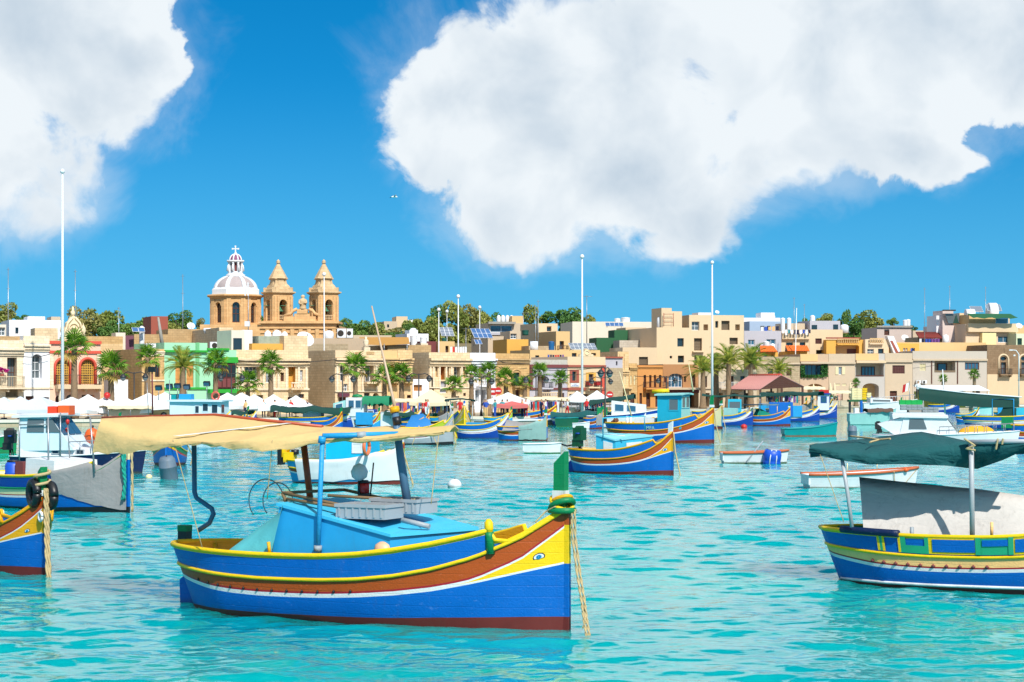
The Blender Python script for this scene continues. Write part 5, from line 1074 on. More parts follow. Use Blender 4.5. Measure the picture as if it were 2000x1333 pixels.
    def eye(s, t=.952, zf=.5, sz=.075):
        for side in (-1, 1):
            z = s.h('L0', t)*(1-zf)+s.h('L1', t)*zf; k = s.k; mb = MB()
            def disc(rx, rz, off, mi, dz=0, cut=-1):
                pts = []
                for i in range(14):
                    a = 2*math.pi*i/14; zz = max(math.sin(a), cut)
                    pts.append(s.pt(t+rx*math.cos(a)/s.L, z+dz+rz*zz+rx*math.cos(a)*.25, side, off))
                mb.add(pts, [tuple(range(14))], mi)
            disc(sz*1.5*k, sz*1.1*k, .008, 0, 0, -.45); disc(sz*1.25*k, sz*.85*k, .011, 1, 0, -.5); disc(sz*.72*k, sz*.62*k, .014, 2); disc(sz*.45*k, sz*.4*k, .017, 0); disc(sz*.28*k, sz*.26*k, .02, 2)
            mb.build('painted_eye', [B_['black'], B_['white'], B_['sky']], s.root)
    def rudder(s, mat):
        x0 = s.pt(0, .1)[0]; mb = MB(); k = s.k; mb.prism([(x0+.05, -.03, -.3), (x0-.28*k, -.03, -.3), (x0-.30*k, -.03, .42*k), (x0-.05*k, -.03, .6*k)], (0, .06, 0)); mb.build('rudder', mat, s.root)
    def rope(s, pts, r=.028, mat=None, name='mooring_rope', twist=True, n=6):
        mb = MB(); pts = [Vector(p) for p in pts]; q = []
        for i in range(len(pts)-1):
            for j in range(8): q.append(pts[i].lerp(pts[i+1], j/8))
        q.append(pts[-1])
        if twist:
            for ph in (0, math.pi): mb.tube([p+Vector((math.cos(i*1.1+ph), math.sin(i*1.1+ph), 0))*r*.6 for i, p in enumerate(q)], r*.75, 5)
        else: mb.tube(q, r, n)
        return mb.build(name, mat or ROPE, s.root)
    def cover(s, t0, mat, t1=1.0, zb=.06, over=True, seed=1, name='bow_cover', side=(-1, 1), slant=0.):
        "cloth wrapped round the bow, outside the planking"
        rr = random.Random(seed); m = 14; mb = MB()
        for sd in side:
            rows = []
            for i in range(m):
                t = t0+(t1-t0)*i/(m-1); zt = s.sheer(t)+.03; lo = zb+.04*math.sin(i*1.3+seed)*(zb > .1)+.025*rr.uniform(-1, 1)+slant*(1-i/(m-1))**1.5
                rows.append([s.pt(t, lo+(zt-lo)*j/7, sd, .035+.03*rr.random()*(1 if 0 < j < 7 else .3)) for j in range(8)]+([s.pt(t, zt+.02, sd, -.08)] if over else []))
            mb.grid(rows)
        return mb.build(name, mat, s.root)
    def box(s, name, x0, x1, w, z0, z1, mat, taper=.0, slope=0., win=(), y0=None, parent=None):
        y = w/2; mb = MB(); zf = z1-slope; c = y0 or 0
        vs = [(x0, c-y, z0), (x1, c-y*(1-taper), z0), (x1, c+y*(1-taper), z0), (x0, c+y, z0), (x0, c-y*.94, z1), (x1, c-y*.94*(1-taper), zf), (x1, c+y*.94*(1-taper), zf), (x0, c+y*.94, z1)]
        mb.add(vs, [(0, 3, 2, 1), (4, 5, 6, 7), (0, 1, 5, 4), (1, 2, 6, 5), (2, 3, 7, 6), (3, 0, 4, 7)])
        o = mb.build(name, mat, parent or s.root)
        V = [Vector(v) for v in vs]
        F4 = dict(s=(0, 1, 5, 4), f=(1, 2, 6, 5), p=(2, 3, 7, 6), a=(3, 0, 4, 7))
        for (f, u0, u1, v0, v1, pmn, fm) in win:
            A, Bq, Cq, Dq = [V[i] for i in F4[f]]; nrm = (Bq-A).cross(Dq-A).normalized()
            def q(u, v, off): return A.lerp(Bq, u).lerp(Dq.lerp(Cq, u), v)+nrm*off
            m2 = MB(); e = .04; m2.prism([q(u0, v0, .0), q(u1, v0, .0), q(u1, v1, .0), q(u0, v1, .0)], nrm*.02, 0)
            W2 = (Bq-A).length; H2 = (Dq-A).length; eu, ev = .05/W2, .05/H2
            for a in ((u0-eu, u0, v0-ev, v1+ev), (u1, u1+eu, v0-ev, v1+ev), (u0, u1, v1, v1+ev), (u0, u1, v0-ev, v0)): m2.prism([q(a[0], a[2], 0), q(a[1], a[2], 0), q(a[1], a[3], 0), q(a[0], a[3], 0)], nrm*.035, 1)
            m2.build('window', [pmn, fm], o)
        return o
    def roofslab(s, x0, x1, w, z, mat, th=.07, dz=0., name='roof'):
        mb = MB(); y = w/2; m = 6; rows = [[(x0+(x1-x0)*i/m, y*q, z+dz*i/m+.06*(1-q*q)) for q in (-1, -.5, 0, .5, 1)] for i in range(m+1)]; mb.sheet(rows, th); return mb.build(name, mat, s.root)
    def poles(s, pts, r, mat, name='canopy_pole'):
        for p in pts: mb = MB(); mb.tube(p, r, 6); mb.build(name, mat, s.root)
    def canopy(s, x0, x1, w, z, mat, sag=.12, droop=.25, dz=0., ridge=.12, pole=None, seed=1, name='canopy', zb=.8, y0=0.):
        rr = random.Random(seed); m = 14; y = w/2; rows = []
        for i in range(m+1):
            u = i/m; x = x0+(x1-x0)*u; sg = sag*math.sin(math.pi*((u*2) % 1)); r = []
            for q in (-1, -1, -.6, -.2, .2, .6, 1, 1):
                zz = z+dz*u+ridge*(1-abs(q))-sg*(1 if abs(q) < 1 else .35)+.03*rr.uniform(-1, 1); r.append([x, y0+y*q, zz])
            r[0][2] -= droop*(.7+.5*rr.random()); r[-1][2] -= droop*(.7+.5*rr.random()); r[0][1] -= .04; r[-1][1] += .04; rows.append(r)
        mb = MB(); mb.sheet(rows, .025); o = mb.build(name, mat, s.root)
        if pole:
            for x in (x0+.12*(x1-x0), x0+.88*(x1-x0)):
                u = (x-x0)/(x1-x0)
                for q in (-.9, .9): mb = MB(); mb.tube([(x, y0+y*q*.9, zb), (x, y0+y*q, z+dz*u)], .03, 6); mb.build('canopy_pole', pole, s.root)
        return o
SC = dict(
 hero=dict(boot=B_['dred'], hull=B_['blue'], must=B_['yellow'], band=B_['brown'], rub=B_['yellow'], bul=B_['blue'], gun=B_['yellow'], inner=B_['amber']),
 classic=dict(boot=B_['dred'], hull=B_['blue'], must=B_['amber'], band=B_['brown'], rub=B_['amber'], bul=B_['blue'], gun=B_['amber'], inner=B_['cream'], deck=B_['green']),
 white=dict(boot=B_['deep'], hull=B_['deep'], must=B_['deep'], band=B_['white'], rub=B_['yellow'], bul=B_['blue'], gun=B_['yellow'], inner=B_['cyan']),
 black=dict(boot=B_['blue'], hull=B_['blue'], must=B_['white'], band=B_['black'], rub=B_['yellow'], bul=B_['sky'], gun=B_['yellow'], inner=B_['sky']),
 pale=dict(boot=B_['dred'], hull=B_['sky'], must=B_['lime'], band=B_['brown'], rub=B_['yellow'], bul=B_['sky'], gun=B_['yellow'], inner=B_['pale']),
 greyw=dict(boot=B_['black'], hull=B_['grey'], must=B_['grey'], band=B_['grey'], rub=B_['lime'], bul=B_['lime'], gun=B_['yellow'], inner=B_['white']),
 left=dict(boot=B_['black'], hull=B_['blue'], must=B_['blue'], band=B_['cream'], rub=B_['green'], bul=B_['deep'], gun=B_['yellow'], inner=B_['cream']),
 tan=dict(boot=B_['dred'], hull=B_['blue'], must=B_['tan'], band=B_['tan'], rub=B_['yellow'], bul=B_['blue'], gun=B_['yellow'], inner=B_['green'], deck=B_['green']))

# ---- the big blue boat in front
hb = Boat('fishing_boat', 'large blue, brown and yellow fishing boat with a beige canopy and cyan cabin in front', 1107, 1230, -29.6, 8.0, nst=40)
hb.hull(SC['hero']); hb.eye(sz=.058); hb.rudder(B_['blue'])
x = hb.L/2; zt = hb.h('L2', 1)
mb = MB(); mb.prism([(x-.21, -.075, zt-.04), (x-.01, -.075, zt-.04), (x-.005, -.075, zt+.93), (x-.2, -.075, zt+.74)], (0, .15, 0)); o = mb.build('prow_post', B_['green'], hb.root)
mb = MB(); mb.box(x-.22, -.087, zt+.1, x+.0, .087, zt+.30); mb.build('painted_band', pm('flaking white', (225, 230, 228), .78, .7, .3, .5, gcol=C(60, 120, 90, .6)), o)
for i, (m_, r_, z_, t_) in enumerate(((B_['green'], .055, -.02, .0), (B_['green'], .05, .06, .3), (B_['yellow'], .04, .09, -.35), (B_['amber'], .035, .14, .25), (ROPE, .02, .1, .1))):
    mb = MB(); rr_ = .2-.012*i
    mb.tube([(x-.09+rr_*1.0*math.cos(a), rr_*.8*math.sin(a), zt+z_+t_*.3*math.cos(a+.6)) for a in np.linspace(0, 6.4, 22)], r_, 6); mb.build('rope_coil', m_, hb.root)
q0 = Vector((x+.12, -.05, zt+.0)); pts = [q0]+[hb.pl(px, py, -.05-.1*i) for i, (px, py) in enumerate(((1118, 1050), (1128, 1125), (1136, 1175), (1141, 1215), (1147, 1252)))]
for sx in (0, .035): hb.rope([p+Vector((sx, sx, 0)) for p in pts], .019)
hb.rope([pts[3], pts[3]+Vector((.05, 0, -.15)), pts[4]+Vector((.04, -.02, 0)), pts[4]+Vector((-.02, -.03, -.1))], .012, twist=False)
hb.rope([Vector((x-.1, -.2, zt+.05)), Vector((x-.3, -.16, zt-.04)), hb.pt(.945, hb.h('L2', .945)+.1, -1)], .012, twist=False)
b0 = hb.pt(.865, hb.h('L2', .865)-.06, -1, .02); tp = hb.pl(954, 1014, b0.y+.02)
for sd in (-1,):
    m0 = Vector((b0.x, sd*abs(b0.y), b0.z)); m1 = Vector((tp.x, sd*abs(tp.y), tp.z)); mb = MB(); mb.tube([m0, m0.lerp(m1, .5), m0.lerp(m1, .62)], .075, 6, 0); mb.tube([m0.lerp(m1, .6), m0.lerp(m1, .75), m0.lerp(m1, .9), m1], [.06, .075, .07, .03], 8, 1); mb.build('bitt_post', [B_['green'], B_['yellow']], hb.root)
# cabin: five sided coach roof falling towards the bow
A0, A1 = hb.pl(531, 1084, -.92), hb.pl(546, 989, -.92); C1, C0 = hb.pl(762, 1048, -.92), hb.pl(764, 1085, -.92); N1 = hb.pl(929, 1035, .05); D1 = hb.pl(850, 1014, .92)
def coach(b, A1, C1, N1, D1, zb, mat, rmat, lean=0.):
    top = [A1, C1, N1, D1, Vector((A1.x, -A1.y, A1.z))]; low = [Vector((p.x-(lean if i in (0, 4) else 0), p.y, zb)) for i, p in enumerate(top)]
    mb = MB(); mb.grid([low, top], 0, smooth=False, closed=True); cab = mb.build('cabin', mat, b.root)
    cen = sum(top, Vector())/5; mb = MB(); mb.prism([p+(p-cen).normalized()*.06 for p in top], Vector((0, 0, .05))); mb.build('roof', rmat, cab); return cab, low, top
cabt = paint('cabin roof cyan', C(70, 200, 245, .78), .5, .1, .15)
coach(hb, A1, C1, N1, D1, .62, pm('cabin azure', (40, 170, 236), .78), cabt, A1.x-A0.x+.08)
# teal cloth hanging aft of the cabin
g0, g1 = hb.pl(440, 1080, -.95), hb.pl(531, 1083, -.98); rows = []
for j in range(8):
    f = j/7; a = Vector((A1.x+.1, -.95, A1.z+.02)).lerp(g1, f); c_ = Vector((A1.x-.0, -.5, A1.z+.06)).lerp(g0, f); e = Vector((A1.x, .5, A1.z+.05)).lerp(Vector((g0.x, .6, g0.z)), f)
    rows.append([a+Vector((0, -.03, 0)), a.lerp(c_, .5)+Vector((-.05*math.sin(f*3), -.05, .0)), a.lerp(c_, .85)+Vector((.05, -.03, 0)), c_, c_.lerp(e, .5)+Vector((0, 0, .05)), e])
mb = MB(); mb.sheet(rows, .015); mb.build('cabin_curtain', paint('faded turquoise cloth', C(90, 190, 200, .82), .8, .2, .25, C(30, 110, 120), bump=.3), hb.root)
# poles
dkb = pm('dusty blue pipe', (40, 120, 170), .68)
cz = lambda px, py, y: hb.pl(px, py, y)
PL_ = [([cz(379, 866, .1), cz(380, 962, .1), cz(384, 973, .1), cz(414, 994, .1), cz(417, 1004, .1), cz(409, 1022, .1), cz(388, 1036, .1)], .045, dkb), ([cz(593, 866, .95), cz(606, 975, .9)], .06, pm('rust orange post', (190, 80, 40), .7)), ([cz(630, 853, -1.05), cz(624, 1000, -1.0), cz(621, 1076, -.96)], .042, B_['sky']), ([cz(630, 852, -1.05), cz(704, 850, -.6), cz(777, 848, -.1)], .045, B_['sky']), ([cz(796, 984, .05), cz(783, 900, .05), cz(771, 800, .05)], [.075, .07, .06], pm('slate blue mast', (88, 130, 165), .66)), ([cz(772, 800, .05), cz(768, 780, .05), cz(726, 598, .05)], [.036, .026, .012], pm('pale spar', (212, 180, 150), .72)), ([cz(593, 866, .95), cz(700, 850, .9)], .045, pm('rust orange post', (190, 80, 40)))]
for p, r, m_ in PL_: mb = MB(); mb.tube(p, r, 8); mb.build('canopy_pole', m_, hb.root)
for pts_, r_, m_ in (((cz(630, 853, -1.05), cz(628, 866, -1.05)), .065, B_['sky']), ((cz(697, 851, -.64), cz(714, 850, -.54)), .06, B_['grey']), ((cz(777, 830, .05), cz(774, 815, .05)), .075, B_['black']), ((cz(772, 806, .05), cz(770, 795, .05)), .085, B_['amber']), ((cz(621, 1077, -.98), cz(621, 1066, -.98)), .07, B_['grey'])): mb = MB(); mb.tube(pts_, r_, 8); mb.build('pole_fitting', m_, hb.root)
# canopy cloth, traced as ridge, edge and hem rows along the boat
rid = [(197, 818, .25), (300, 812, .3), (420, 812, .25), (520, 822, .2), (600, 832, .1), (680, 838, 0), (745, 836, 0), (800, 843, -.05), (882, 836, -.1)]
edg = [(198, 819, -.9), (262, 847, -1.05), (345, 858, -1.15), (432, 861, -1.15), (500, 858, -1.15), (560, 853, -1.0), (640, 850, -.8), (740, 853, -.5), (870, 840, -.25)]
hem = [(181, 883, -1.0), (240, 884, -1.1), (330, 873, -1.2), (385, 866, -1.2), (440, 873, -1.2), (528, 880, -1.2), (640, 862, -.82), (740, 862, -.52), (868, 846, -.28)]
def dens(tb, m):
    u = np.linspace(0, len(tb)-1, m); a = np.array(tb, float); return [tuple(np.interp(v, range(len(tb)), a[:, i]) for i in range(3)) for v in u]
rows = []; m = 49; rr = random.Random(4)
for i, (a, b_, c_) in enumerate(zip(dens(rid, m), dens(edg, m), dens(hem, m))):
    r0, e0, h0 = hb.pl(*a), hb.pl(*b_), hb.pl(*c_); wv = .02*math.sin(i*.9)+.015*math.sin(i*2.3); wd = 1-.93*min(1, max(0, (i/(m-1)-.5)/.32)); f0 = Vector((r0.x, 1.2*wd+.03, r0.z-.14*wd)); f1 = Vector((r0.x, 1.25*wd+.04, r0.z-.2*wd-.03))
    rows.append([f1, f0, f0.lerp(r0, .5)+Vector((0, 0, .05)), r0, r0.lerp(e0, .35)+Vector((0, 0, -.02+wv)), r0.lerp(e0, .7)+Vector((0, 0, wv)), e0, e0.lerp(h0, .35)+Vector((0, -.04-wv, 0)), e0.lerp(h0, .7)+Vector((0, -.03+wv, 0)), h0+Vector((0, 0, .02*math.sin(i*1.7)))])
mb = MB(); mb.sheet(rows, .02); cano = mb.build('canopy', CL['beige'], hb.root)
mb = MB(); a, b_ = hb.pl(337, 854, -1.16), hb.pl(565, 828, .12)
for i in range(12):
    p, q = a.lerp(b_, i/12), a.lerp(b_, (i+1)/12); mb.box(min(p.x, q.x), min(p.y, q.y), 0, 0, 0, 0) if False else mb.add([p+Vector((0, 0, .02)), p+Vector((.14, 0, .02)), q+Vector((.14, 0, .02)), q+Vector((0, 0, .02))], [(0, 1, 2, 3)])
mb.build('seam_tape', CL['white'], cano)
mb = MB(); mb.tube([hb.pl(200, 817, .27), hb.pl(420, 811, .27), hb.pl(630, 834, .05)], .035, 6); mb.build('ridge_batten', pm('rust orange post', (190, 80, 40)), cano)
for a, b_ in (((532, 860, -1.15), (522, 975, -1.0)), ((857, 848, -.3), (842, 985, -.6)), ((338, 858, -1.2), (395, 1070, -1.1))): hb.rope([hb.pl(*a), hb.pl(*b_)], .008, name='stay_line', twist=False)
# rack, crates, lamps and odds and ends on the roof
rk = pm('old wood', (150, 120, 84), .6, .8, .3, .3)
def roofz(px, py, y): return hb.pl(px, py, y)
mb = MB()
for p, q in (((552, 963, -.6), (752, 1005, -.6)), ((552, 963, -.6), (672, 957, .75)), ((672, 957, .75), (800, 985, .75)), ((552, 963, -.6), (560, 985, -.6)), ((640, 968, -.2), (770, 976, .3)), ((560, 975, -.62), (660, 990, -.62))): mb.tube([roofz(*p), roofz(*q)], .03, 6)
mb.build('roof_rack', rk, hb.root)
def crate(px, py, y, ln, wd, hh, rz, label, fill=False):
    p = hb.M @ hb.pl(px, py, y); t = thing('fish_crate', label, 'crate', p, R(-29.6)+rz, 'grey crates on the cabin roof'); g = pm('grey crate plastic', (178, 184, 190), .72, .5, .1, .2); l, w = ln/2, wd/2
    mb = MB(); mb.box(-l, -w, 0, l, w, .03)
    for a in ((-l, -w, l, -w+.025), (-l, w-.025, l, w), (-l, -w+.025, -l+.025, w-.025), (l-.025, -w+.025, l, w-.025)): mb.box(a[0], a[1], .03, a[2], a[3], hh)
    for a in ((-l-.02, -w-.02, l+.02, -w), (-l-.02, w, l+.02, w+.02), (-l-.02, -w, -l, w), (l, -w, l+.02, w)): mb.box(a[0], a[1], hh-.05, a[2], a[3], hh+.005)
    n_ = 7
    for i in range(n_): xx = -l+2*l*(i+.5)/n_; mb.box(xx-.015, -w-.015, .03, xx+.015, -w, hh-.05)
    mb.build('tub', g, t)
    mb = MB()
    for i in range(26):
        a0_ = rng.uniform(0, 6.28); c0 = Vector((rng.uniform(-l*.6, l*.6), rng.uniform(-w*.6, w*.6), .06+.1*rng.random()*(1.6 if fill else .6))); rr_ = rng.uniform(.06, .13)
        mb.tube([c0+Vector((rr_*math.cos(a0_+q), rr_*math.sin(a0_+q), .02*math.sin(3*q+i))) for q in np.linspace(0, 5.5, 10)], .009, 4)
    mb.build('rope_heap', ROPE, t); return t
crate(722, 1012, -.45, .95, .62, .24, .05, 'grey plastic fish crate, the emptier one at the edge of the cabin roof'); crate(789, 1001, .2, .95, .62, .24, -.05, 'grey plastic fish crate heaped with rope, the one behind on the cabin roof', True)
p0, p1 = hb.pl(785, 1016, -.5), hb.pl(839, 1029, -.45); mb = MB(); mb.tube([p0, p1], .045, 8); mb.build('roof_pipe', B_['grey'], hb.root)
p = hb.pl(702, 973, .3); mb = MB(); mb.tube([p, p+Vector((0, 0, .32))], .03, 6, 1); mb.lathe([(.05, .3), (.13, .36), (.15, .46), (.1, .56), (.01, .6)], 10, p, 0); mb.build('dome_lamp', [B_['white'], B_['black']], hb.root)
p = hb.pl(712, 972, .35); mb = MB(); mb.lathe([(.09, .0), (.09, .08)], 8, p, 1); mb.lathe([(.085, .08), (.085, .25)], 8, p, 0); mb.lathe([(.1, .25), (.06, .3)], 8, p, 1); mb.tube([p+Vector((.05, .1, 0)), p+Vector((.12, .1, .6))], .015, 4, 1); mb.build('signal_lamp', [M['red'], B_['black']], hb.root)
mb = MB(); c0 = hb.pl(520, 965, .0)
for dx_, s_ in ((0, 1), (.25, .85)): mb.torus(c0+Vector((dx_, 0, -.12)), .38*s_, .012, 'y', 20, 4, arc=.62)
mb.build('wire_hoop', M['steel'], hb.root)
p = hb.pl(361, 1043, .3); mb = MB(); mb.box(p.x-.1, p.y-.08, p.z-.5, p.x+.1, p.y+.08, p.z+.05, 0); mb.box(p.x-.105, p.y-.085, p.z+.05, p.x+.105, p.y+.085, p.z+.16, 1); mb.build('stern_post', [B_['black'], B_['green']], hb.root)
p = hb.pl(743, 1077, -.98)+Vector((0, 0, .02)); mb = MB(); p.y += .12; mb.lathe([(.15, -.12), (.18, -.02), (.15, .08), (.08, .13), (.01, .15)], 12, p); mb.build('fender', pm('peach fender', (244, 190, 150), .78), hb.root)
p = hb.pl(527, 1082, -1.1); mb = MB(); mb.tube([p, p+Vector((-.03, 0, .2))], .03, 6); mb.build('thole_pin', B_['amber'], hb.root)
for i in range(12):
    t = .13+.04*i; p = hb.pt(t, hb.h('L1', t)+.10, -1, .01); mb = MB(); mb.lathe([(.005, -.02), (.03, 0), (.005, .035)], 6, p); mb.build('scupper', B_['black'], hb.root)
for i in range(5):
    t = .06+.06*i; a = hb.pt(t, hb.sheer(t)-.05, 1, -.12); c_ = hb.pt(t, hb.deckz(t), 1, -.16); mb = MB(); mb.tube([a, c_], .04, 5); mb.build('rib', B_['amber'], hb.root)
# ---------------------------------------------------------------- more fishing boats
def mk_boat(name, label, bow, wl, stern, ang, sc, stem=1.8, B=.155, nst=16, cat='boat', group=None):
    sc_px = (wl-HOR)/HC; L = abs(bow-stern)/sc_px/max(.2, abs(math.cos(R(ang)))); b = Boat(name, label, bow, wl, ang, L, cat, B, stem, group, nst=nst)
    if sc: b.hull(SC[sc])
    return b
def stdrope(b, dx=.5, dy=-.15, r=.022):
    x, z = b.L/2, b.h('L2', 1); b.rope([(x+.06, 0, z), (x+dx*.35, dy*.4, z*.55), (x+dx*.8, dy, z*.15), (x+dx, dy*1.2, -.1)], r, twist=False)
# foreground, at the west edge: bow of a blue boat hung with a tyre
b = Boat('fishing_boat', 'blue fishing boat bow with a black tyre slung round its prow', 85, 1125, -56, 7.2, nst=30, stem=1.62); b.hull(SC['classic']); b.eye(.95, .35, .05); b.post(B_['green'], .78, w=.18)
x, z = b.L/2, b.h('L2', 1)
for yy, zz, ax in ((-.12, .1, 'y'), (.14, .05, 'y')): mb = MB(); mb.torus((x-.12+yy, yy, z+zz), .22, .095, ax, 18, 8); mb.build('tyre', B_['black'], b.root)
mb = MB(); mb.tube([(x-.07+.14*math.cos(a), .16*math.sin(a), z+.12+.03*a) for a in np.linspace(0, 15, 40)], .035, 5); mb.build('rope_coil', ROPE, b.root)
for q in (0, .05): b.rope([(x+.1, q, z+.2), (x+.16, q-.02, z-.35), (x+.27, q-.05, z*.45), (x+.5, q-.1, -.08)], .034)
b.rope([(x+.06, .1, z+.1), (x+.12, .06, z-.3), (x+.13, .0, z-.75)], .022)
mb = MB(); mb.torus((x+.1, -.1, b.h('L0', 1)+.35), .09, .03, 'y', 12, 6); mb.build('float_ring', B_['white'], b.root)
for sd in (-1, 1):
    a0, a1 = b.pt(.87, b.h('L2', .87)+.02, sd, .0), b.pt(.81, b.h('sheer', .81)+.12, sd, -.02); mb = MB(); mb.prism([b.pt(.89, b.h('L2', .89), sd), b.pt(.80, b.h('L2', .8), sd), b.pt(.78, b.h('sheer', .78)+.1, sd), b.pt(.81, b.h('sheer', .81)+.1, sd), b.pt(.85, b.h('sheer', .85)-.15, sd), b.pt(.89, b.h('L2', .89)+.08, sd)], (0, -sd*.06, 0)); mb.build('wash_board', B_['sky'], b.root)
    mb = MB(); mb.tube([b.pt(.865, b.h('L2', .865), sd, .02), b.pt(.85, b.h('sheer', .85)+.0, sd, .02)], .05, 5); mb.tube([b.pt(.85, b.h('sheer', .85)+.02, sd, .02), b.pt(.80, b.h('sheer', .80)+.12, sd, .02)], .05, 5); mb.build('bitt_post', B_['amber'], b.root)
# the one behind it, its bow wrapped in torn sacking
b = Boat('fishing_boat', 'blue and cream boat with torn grey sacking over its bow and a white box cabin', 250, 1003, -40, 7.2, nst=30, stem=1.9); b.hull(SC['left']); stern = B_['cream']
b.cover(.66, CL['grey'], seed=3, zb=.1, slant=.55); b.post(B_['brown'], .05, False)
b.box('cabin', *sorted((b.pl(52, 935, -.8).x, b.pl(107, 925, -.8).x)), 1.75, .6, b.pl(107, 897, -.8).z, B_['white'], .0, .06)
p = b.pl(27, 946, -.3); t = thing('barrel', 'bright blue plastic barrel with a black lid on the blue and cream boat', 'barrel', b.M @ Vector((p.x, p.y, .72))); mb = MB(); mb.lathe([(.24, 0), (.27, .08), (.28, .3), (.3, .34), (.28, .38), (.28, .62), (.22, .7)], 14); mb.build('drum', pm('drum blue', (20, 90, 220), .7), t); mb = MB(); mb.lathe([(.22, .7), (.22, .75), (.2, .76), (.01, .76)], 14); mb.build('lid', B_['black'], t)
mb = MB(); mb.box(p.x+.35, -.5, .75, p.x+.75, .1, 1.45, 0, Matrix.Rotation(R(0), 4, 'Y')); mb.build('locker', M['maroon'], b.root)
b.poles([[b.pl(95, 960, -.75), b.pl(94, 815, -.75)], [b.pl(185, 925, -.6), b.pl(176, 815, -.6)]], .03, M['steel'], 'pole'); p = b.pl(136, 895, 0)
b.poles([[p, p+Vector((-.1, 0, 1.05))]], .02, M['steel'], 'mast'); mb = MB(); mb.lathe([(.05, 0), (.06, .12), (.02, .16)], 8, p+Vector((-.1, 0, 1.05))); mb.build('lamp', M['red'], b.root)
x, z = b.L/2, b.h('L2', 1)
for q in (0, .07): b.rope([(x+.0, -.12-q, z+.1), (x+.04, -.16-q, z*.75), (x+.06, -.16, z*.5), (x-.02, -.2+q, z*.22)], .04, GROPE)
b.rope([(x+.1, .06, z), (x+.18, .02, z*.5), (x+.2, .0, .05)], .035)
# small boat bow-on under the canopy
b = Boat('fishing_boat', 'small red lined boat seen bow on behind the grey barrel float', 324, 912, -84, 5.5, stem=1.75); b.hull(dict(SC['hero'], band=B_['green'], bul=B_['sky'], must=B_['yellow'], w=M['red'])); b.post(B_['green'], .4)
b.rope([(b.L/2, .2, 1.5), (b.L/2+.5, 1.0, 1.1), (b.L/2+.2, 1.25, .5), (b.L/2+.2, 1.15, .06)], .03)
# white wrapped boat
b = mk_boat('fishing_boat', 'boat wrapped in white sheeting with a cyan cabin, orange ring and yellow engine', 788, 946, 552, -16, 'pale', 1.62, nst=24); b.cover(.12, CL['white'], seed=5, zb=.14); b.post(B_['white'], .25, False)
x0, x1 = b.pl(636, 905, -.6).x, b.pl(722, 905, -.6).x; b.box('cabin', x0, x1, 1.2, .5, b.pl(670, 858, -.6).z, pm('vivid cyan', (0, 190, 240), .78), .05, 0, [('s', .62, .8, .6, .85, B_['white'], B_['white'])])
p = b.plx(716, 873, x1+.1); t = thing('life_ring', 'orange life ring leaning on the cyan cabin of the white wrapped boat', 'life ring', b.M @ p, R(-16)); mb = MB(); mb.torus((0, 0, 0), .3, .07, 'x', 20, 8); mb.build('ring', pm('orange ring', (236, 120, 70), .78), t)
p = b.pl(567, 893, 0); t = thing('engine', 'yellow and black inboard engine standing at the stern of the white wrapped boat', 'engine', b.M @ Vector((p.x, 0, .8)), R(-16)); mb = MB(); mb.box(-.22, -.2, 0, .2, .2, .4, 0); mb.box(-.3, -.14, .2, -.2, .14, .62, 0); mb.tube([(-.1, 0, .4), (.05, 0, .75), (.1, .05, .9)], .06, 6, 0); mb.build('block', B_['yellow'], t); mb = MB(); mb.box(-.45, -.25, -.1, -.3, .2, .75); mb.lathe([(.16, .3), (.16, .5)], 10, (.2, 0, 0)); mb.build('flywheel', B_['black'], t)
x, z = b.L/2, b.h('L2', 1); b.rope([(x-.1, -.1, z+.1), (x+.15, -.15, z*.6), (x+.5, -.25, -.05)], .03)
# blue boat with a green outboard
def outboard(loc, rz, label, mat=None, sc=1.0):
    t = thing('outboard_motor', label, 'outboard motor', loc, rz); m_ = mat or B_['dgreen']; k = sc; mb = MB()
    mb.box(-.2*k, -.2*k, .62*k, .2*k, .2*k, 1.12*k); mb.box(-.26*k, -.16*k, .36*k, .08*k, .16*k, .64*k); mb.prism([(-.15*k, -.14*k, 1.12*k), (.15*k, -.14*k, 1.12*k), (.1*k, -.1*k, 1.2*k), (-.1*k, -.1*k, 1.2*k)], (0, .26*k, 0)); mb.build('cowl', m_, t)
    mb = MB(); mb.tube([(0, 0, .4*k), (.02*k, 0, -.25*k)], .05*k, 6); mb.tube([(.1*k, -.08, .4*k), (.2*k, -.1, -.2*k)], .025*k, 5); mb.build('leg', B_['black'], t); mb = MB(); mb.tube([(-.2*k, 0, .45*k), (-.6*k, 0, .38*k), (-.85*k, 0, .44*k)], .035*k, 5); mb.build('tiller', B_['black'], t)
    mb = MB(); mb.lathe([(.09*k, -.03), (.09*k, .03)], 10, (.05*k, -.22*k, .9*k)); mb.build('starter', B_['deep'], t); return t
b = mk_boat('fishing_boat', 'blue and brown boat with a cyan deckhouse and a green outboard', 1313, 928, 1114, -34, 'classic', 1.85, nst=26); b.eye(.95, .45, .07); b.rudder(B_['deep']); b.post(B_['white'], .5, False); stdrope(b, .55, -.2, .03)
x0, x1 = b.pl(1165, 885, -.7).x, b.pl(1228, 880, -.6).x+1.2
cb, lo, tp_ = coach(b, b.pl(1164, 850, -.66), b.pl(1202, 861, -.66), b.pl(1274, 853, .05), b.pl(1252, 850, .6), .5, pm('cyan deckhouse', (60, 190, 232), .78), pm('pale cyan roof', (140, 222, 240), .76))
for i, u0, u1 in ((0, .4, .85), (1, .3, .72)):
    f = lambda u, v: lo[i].lerp(lo[i+1], u).lerp(tp_[i].lerp(tp_[i+1], u), v); nr = (lo[i+1]-lo[i]).cross(Vector((0, 0, 1))).normalized()*.03; mb = MB(); mb.prism([f(u0, .45), f(u1, .45), f(u1, .85), f(u0, .85)], nr); mb.build('window', B_['white'], cb)
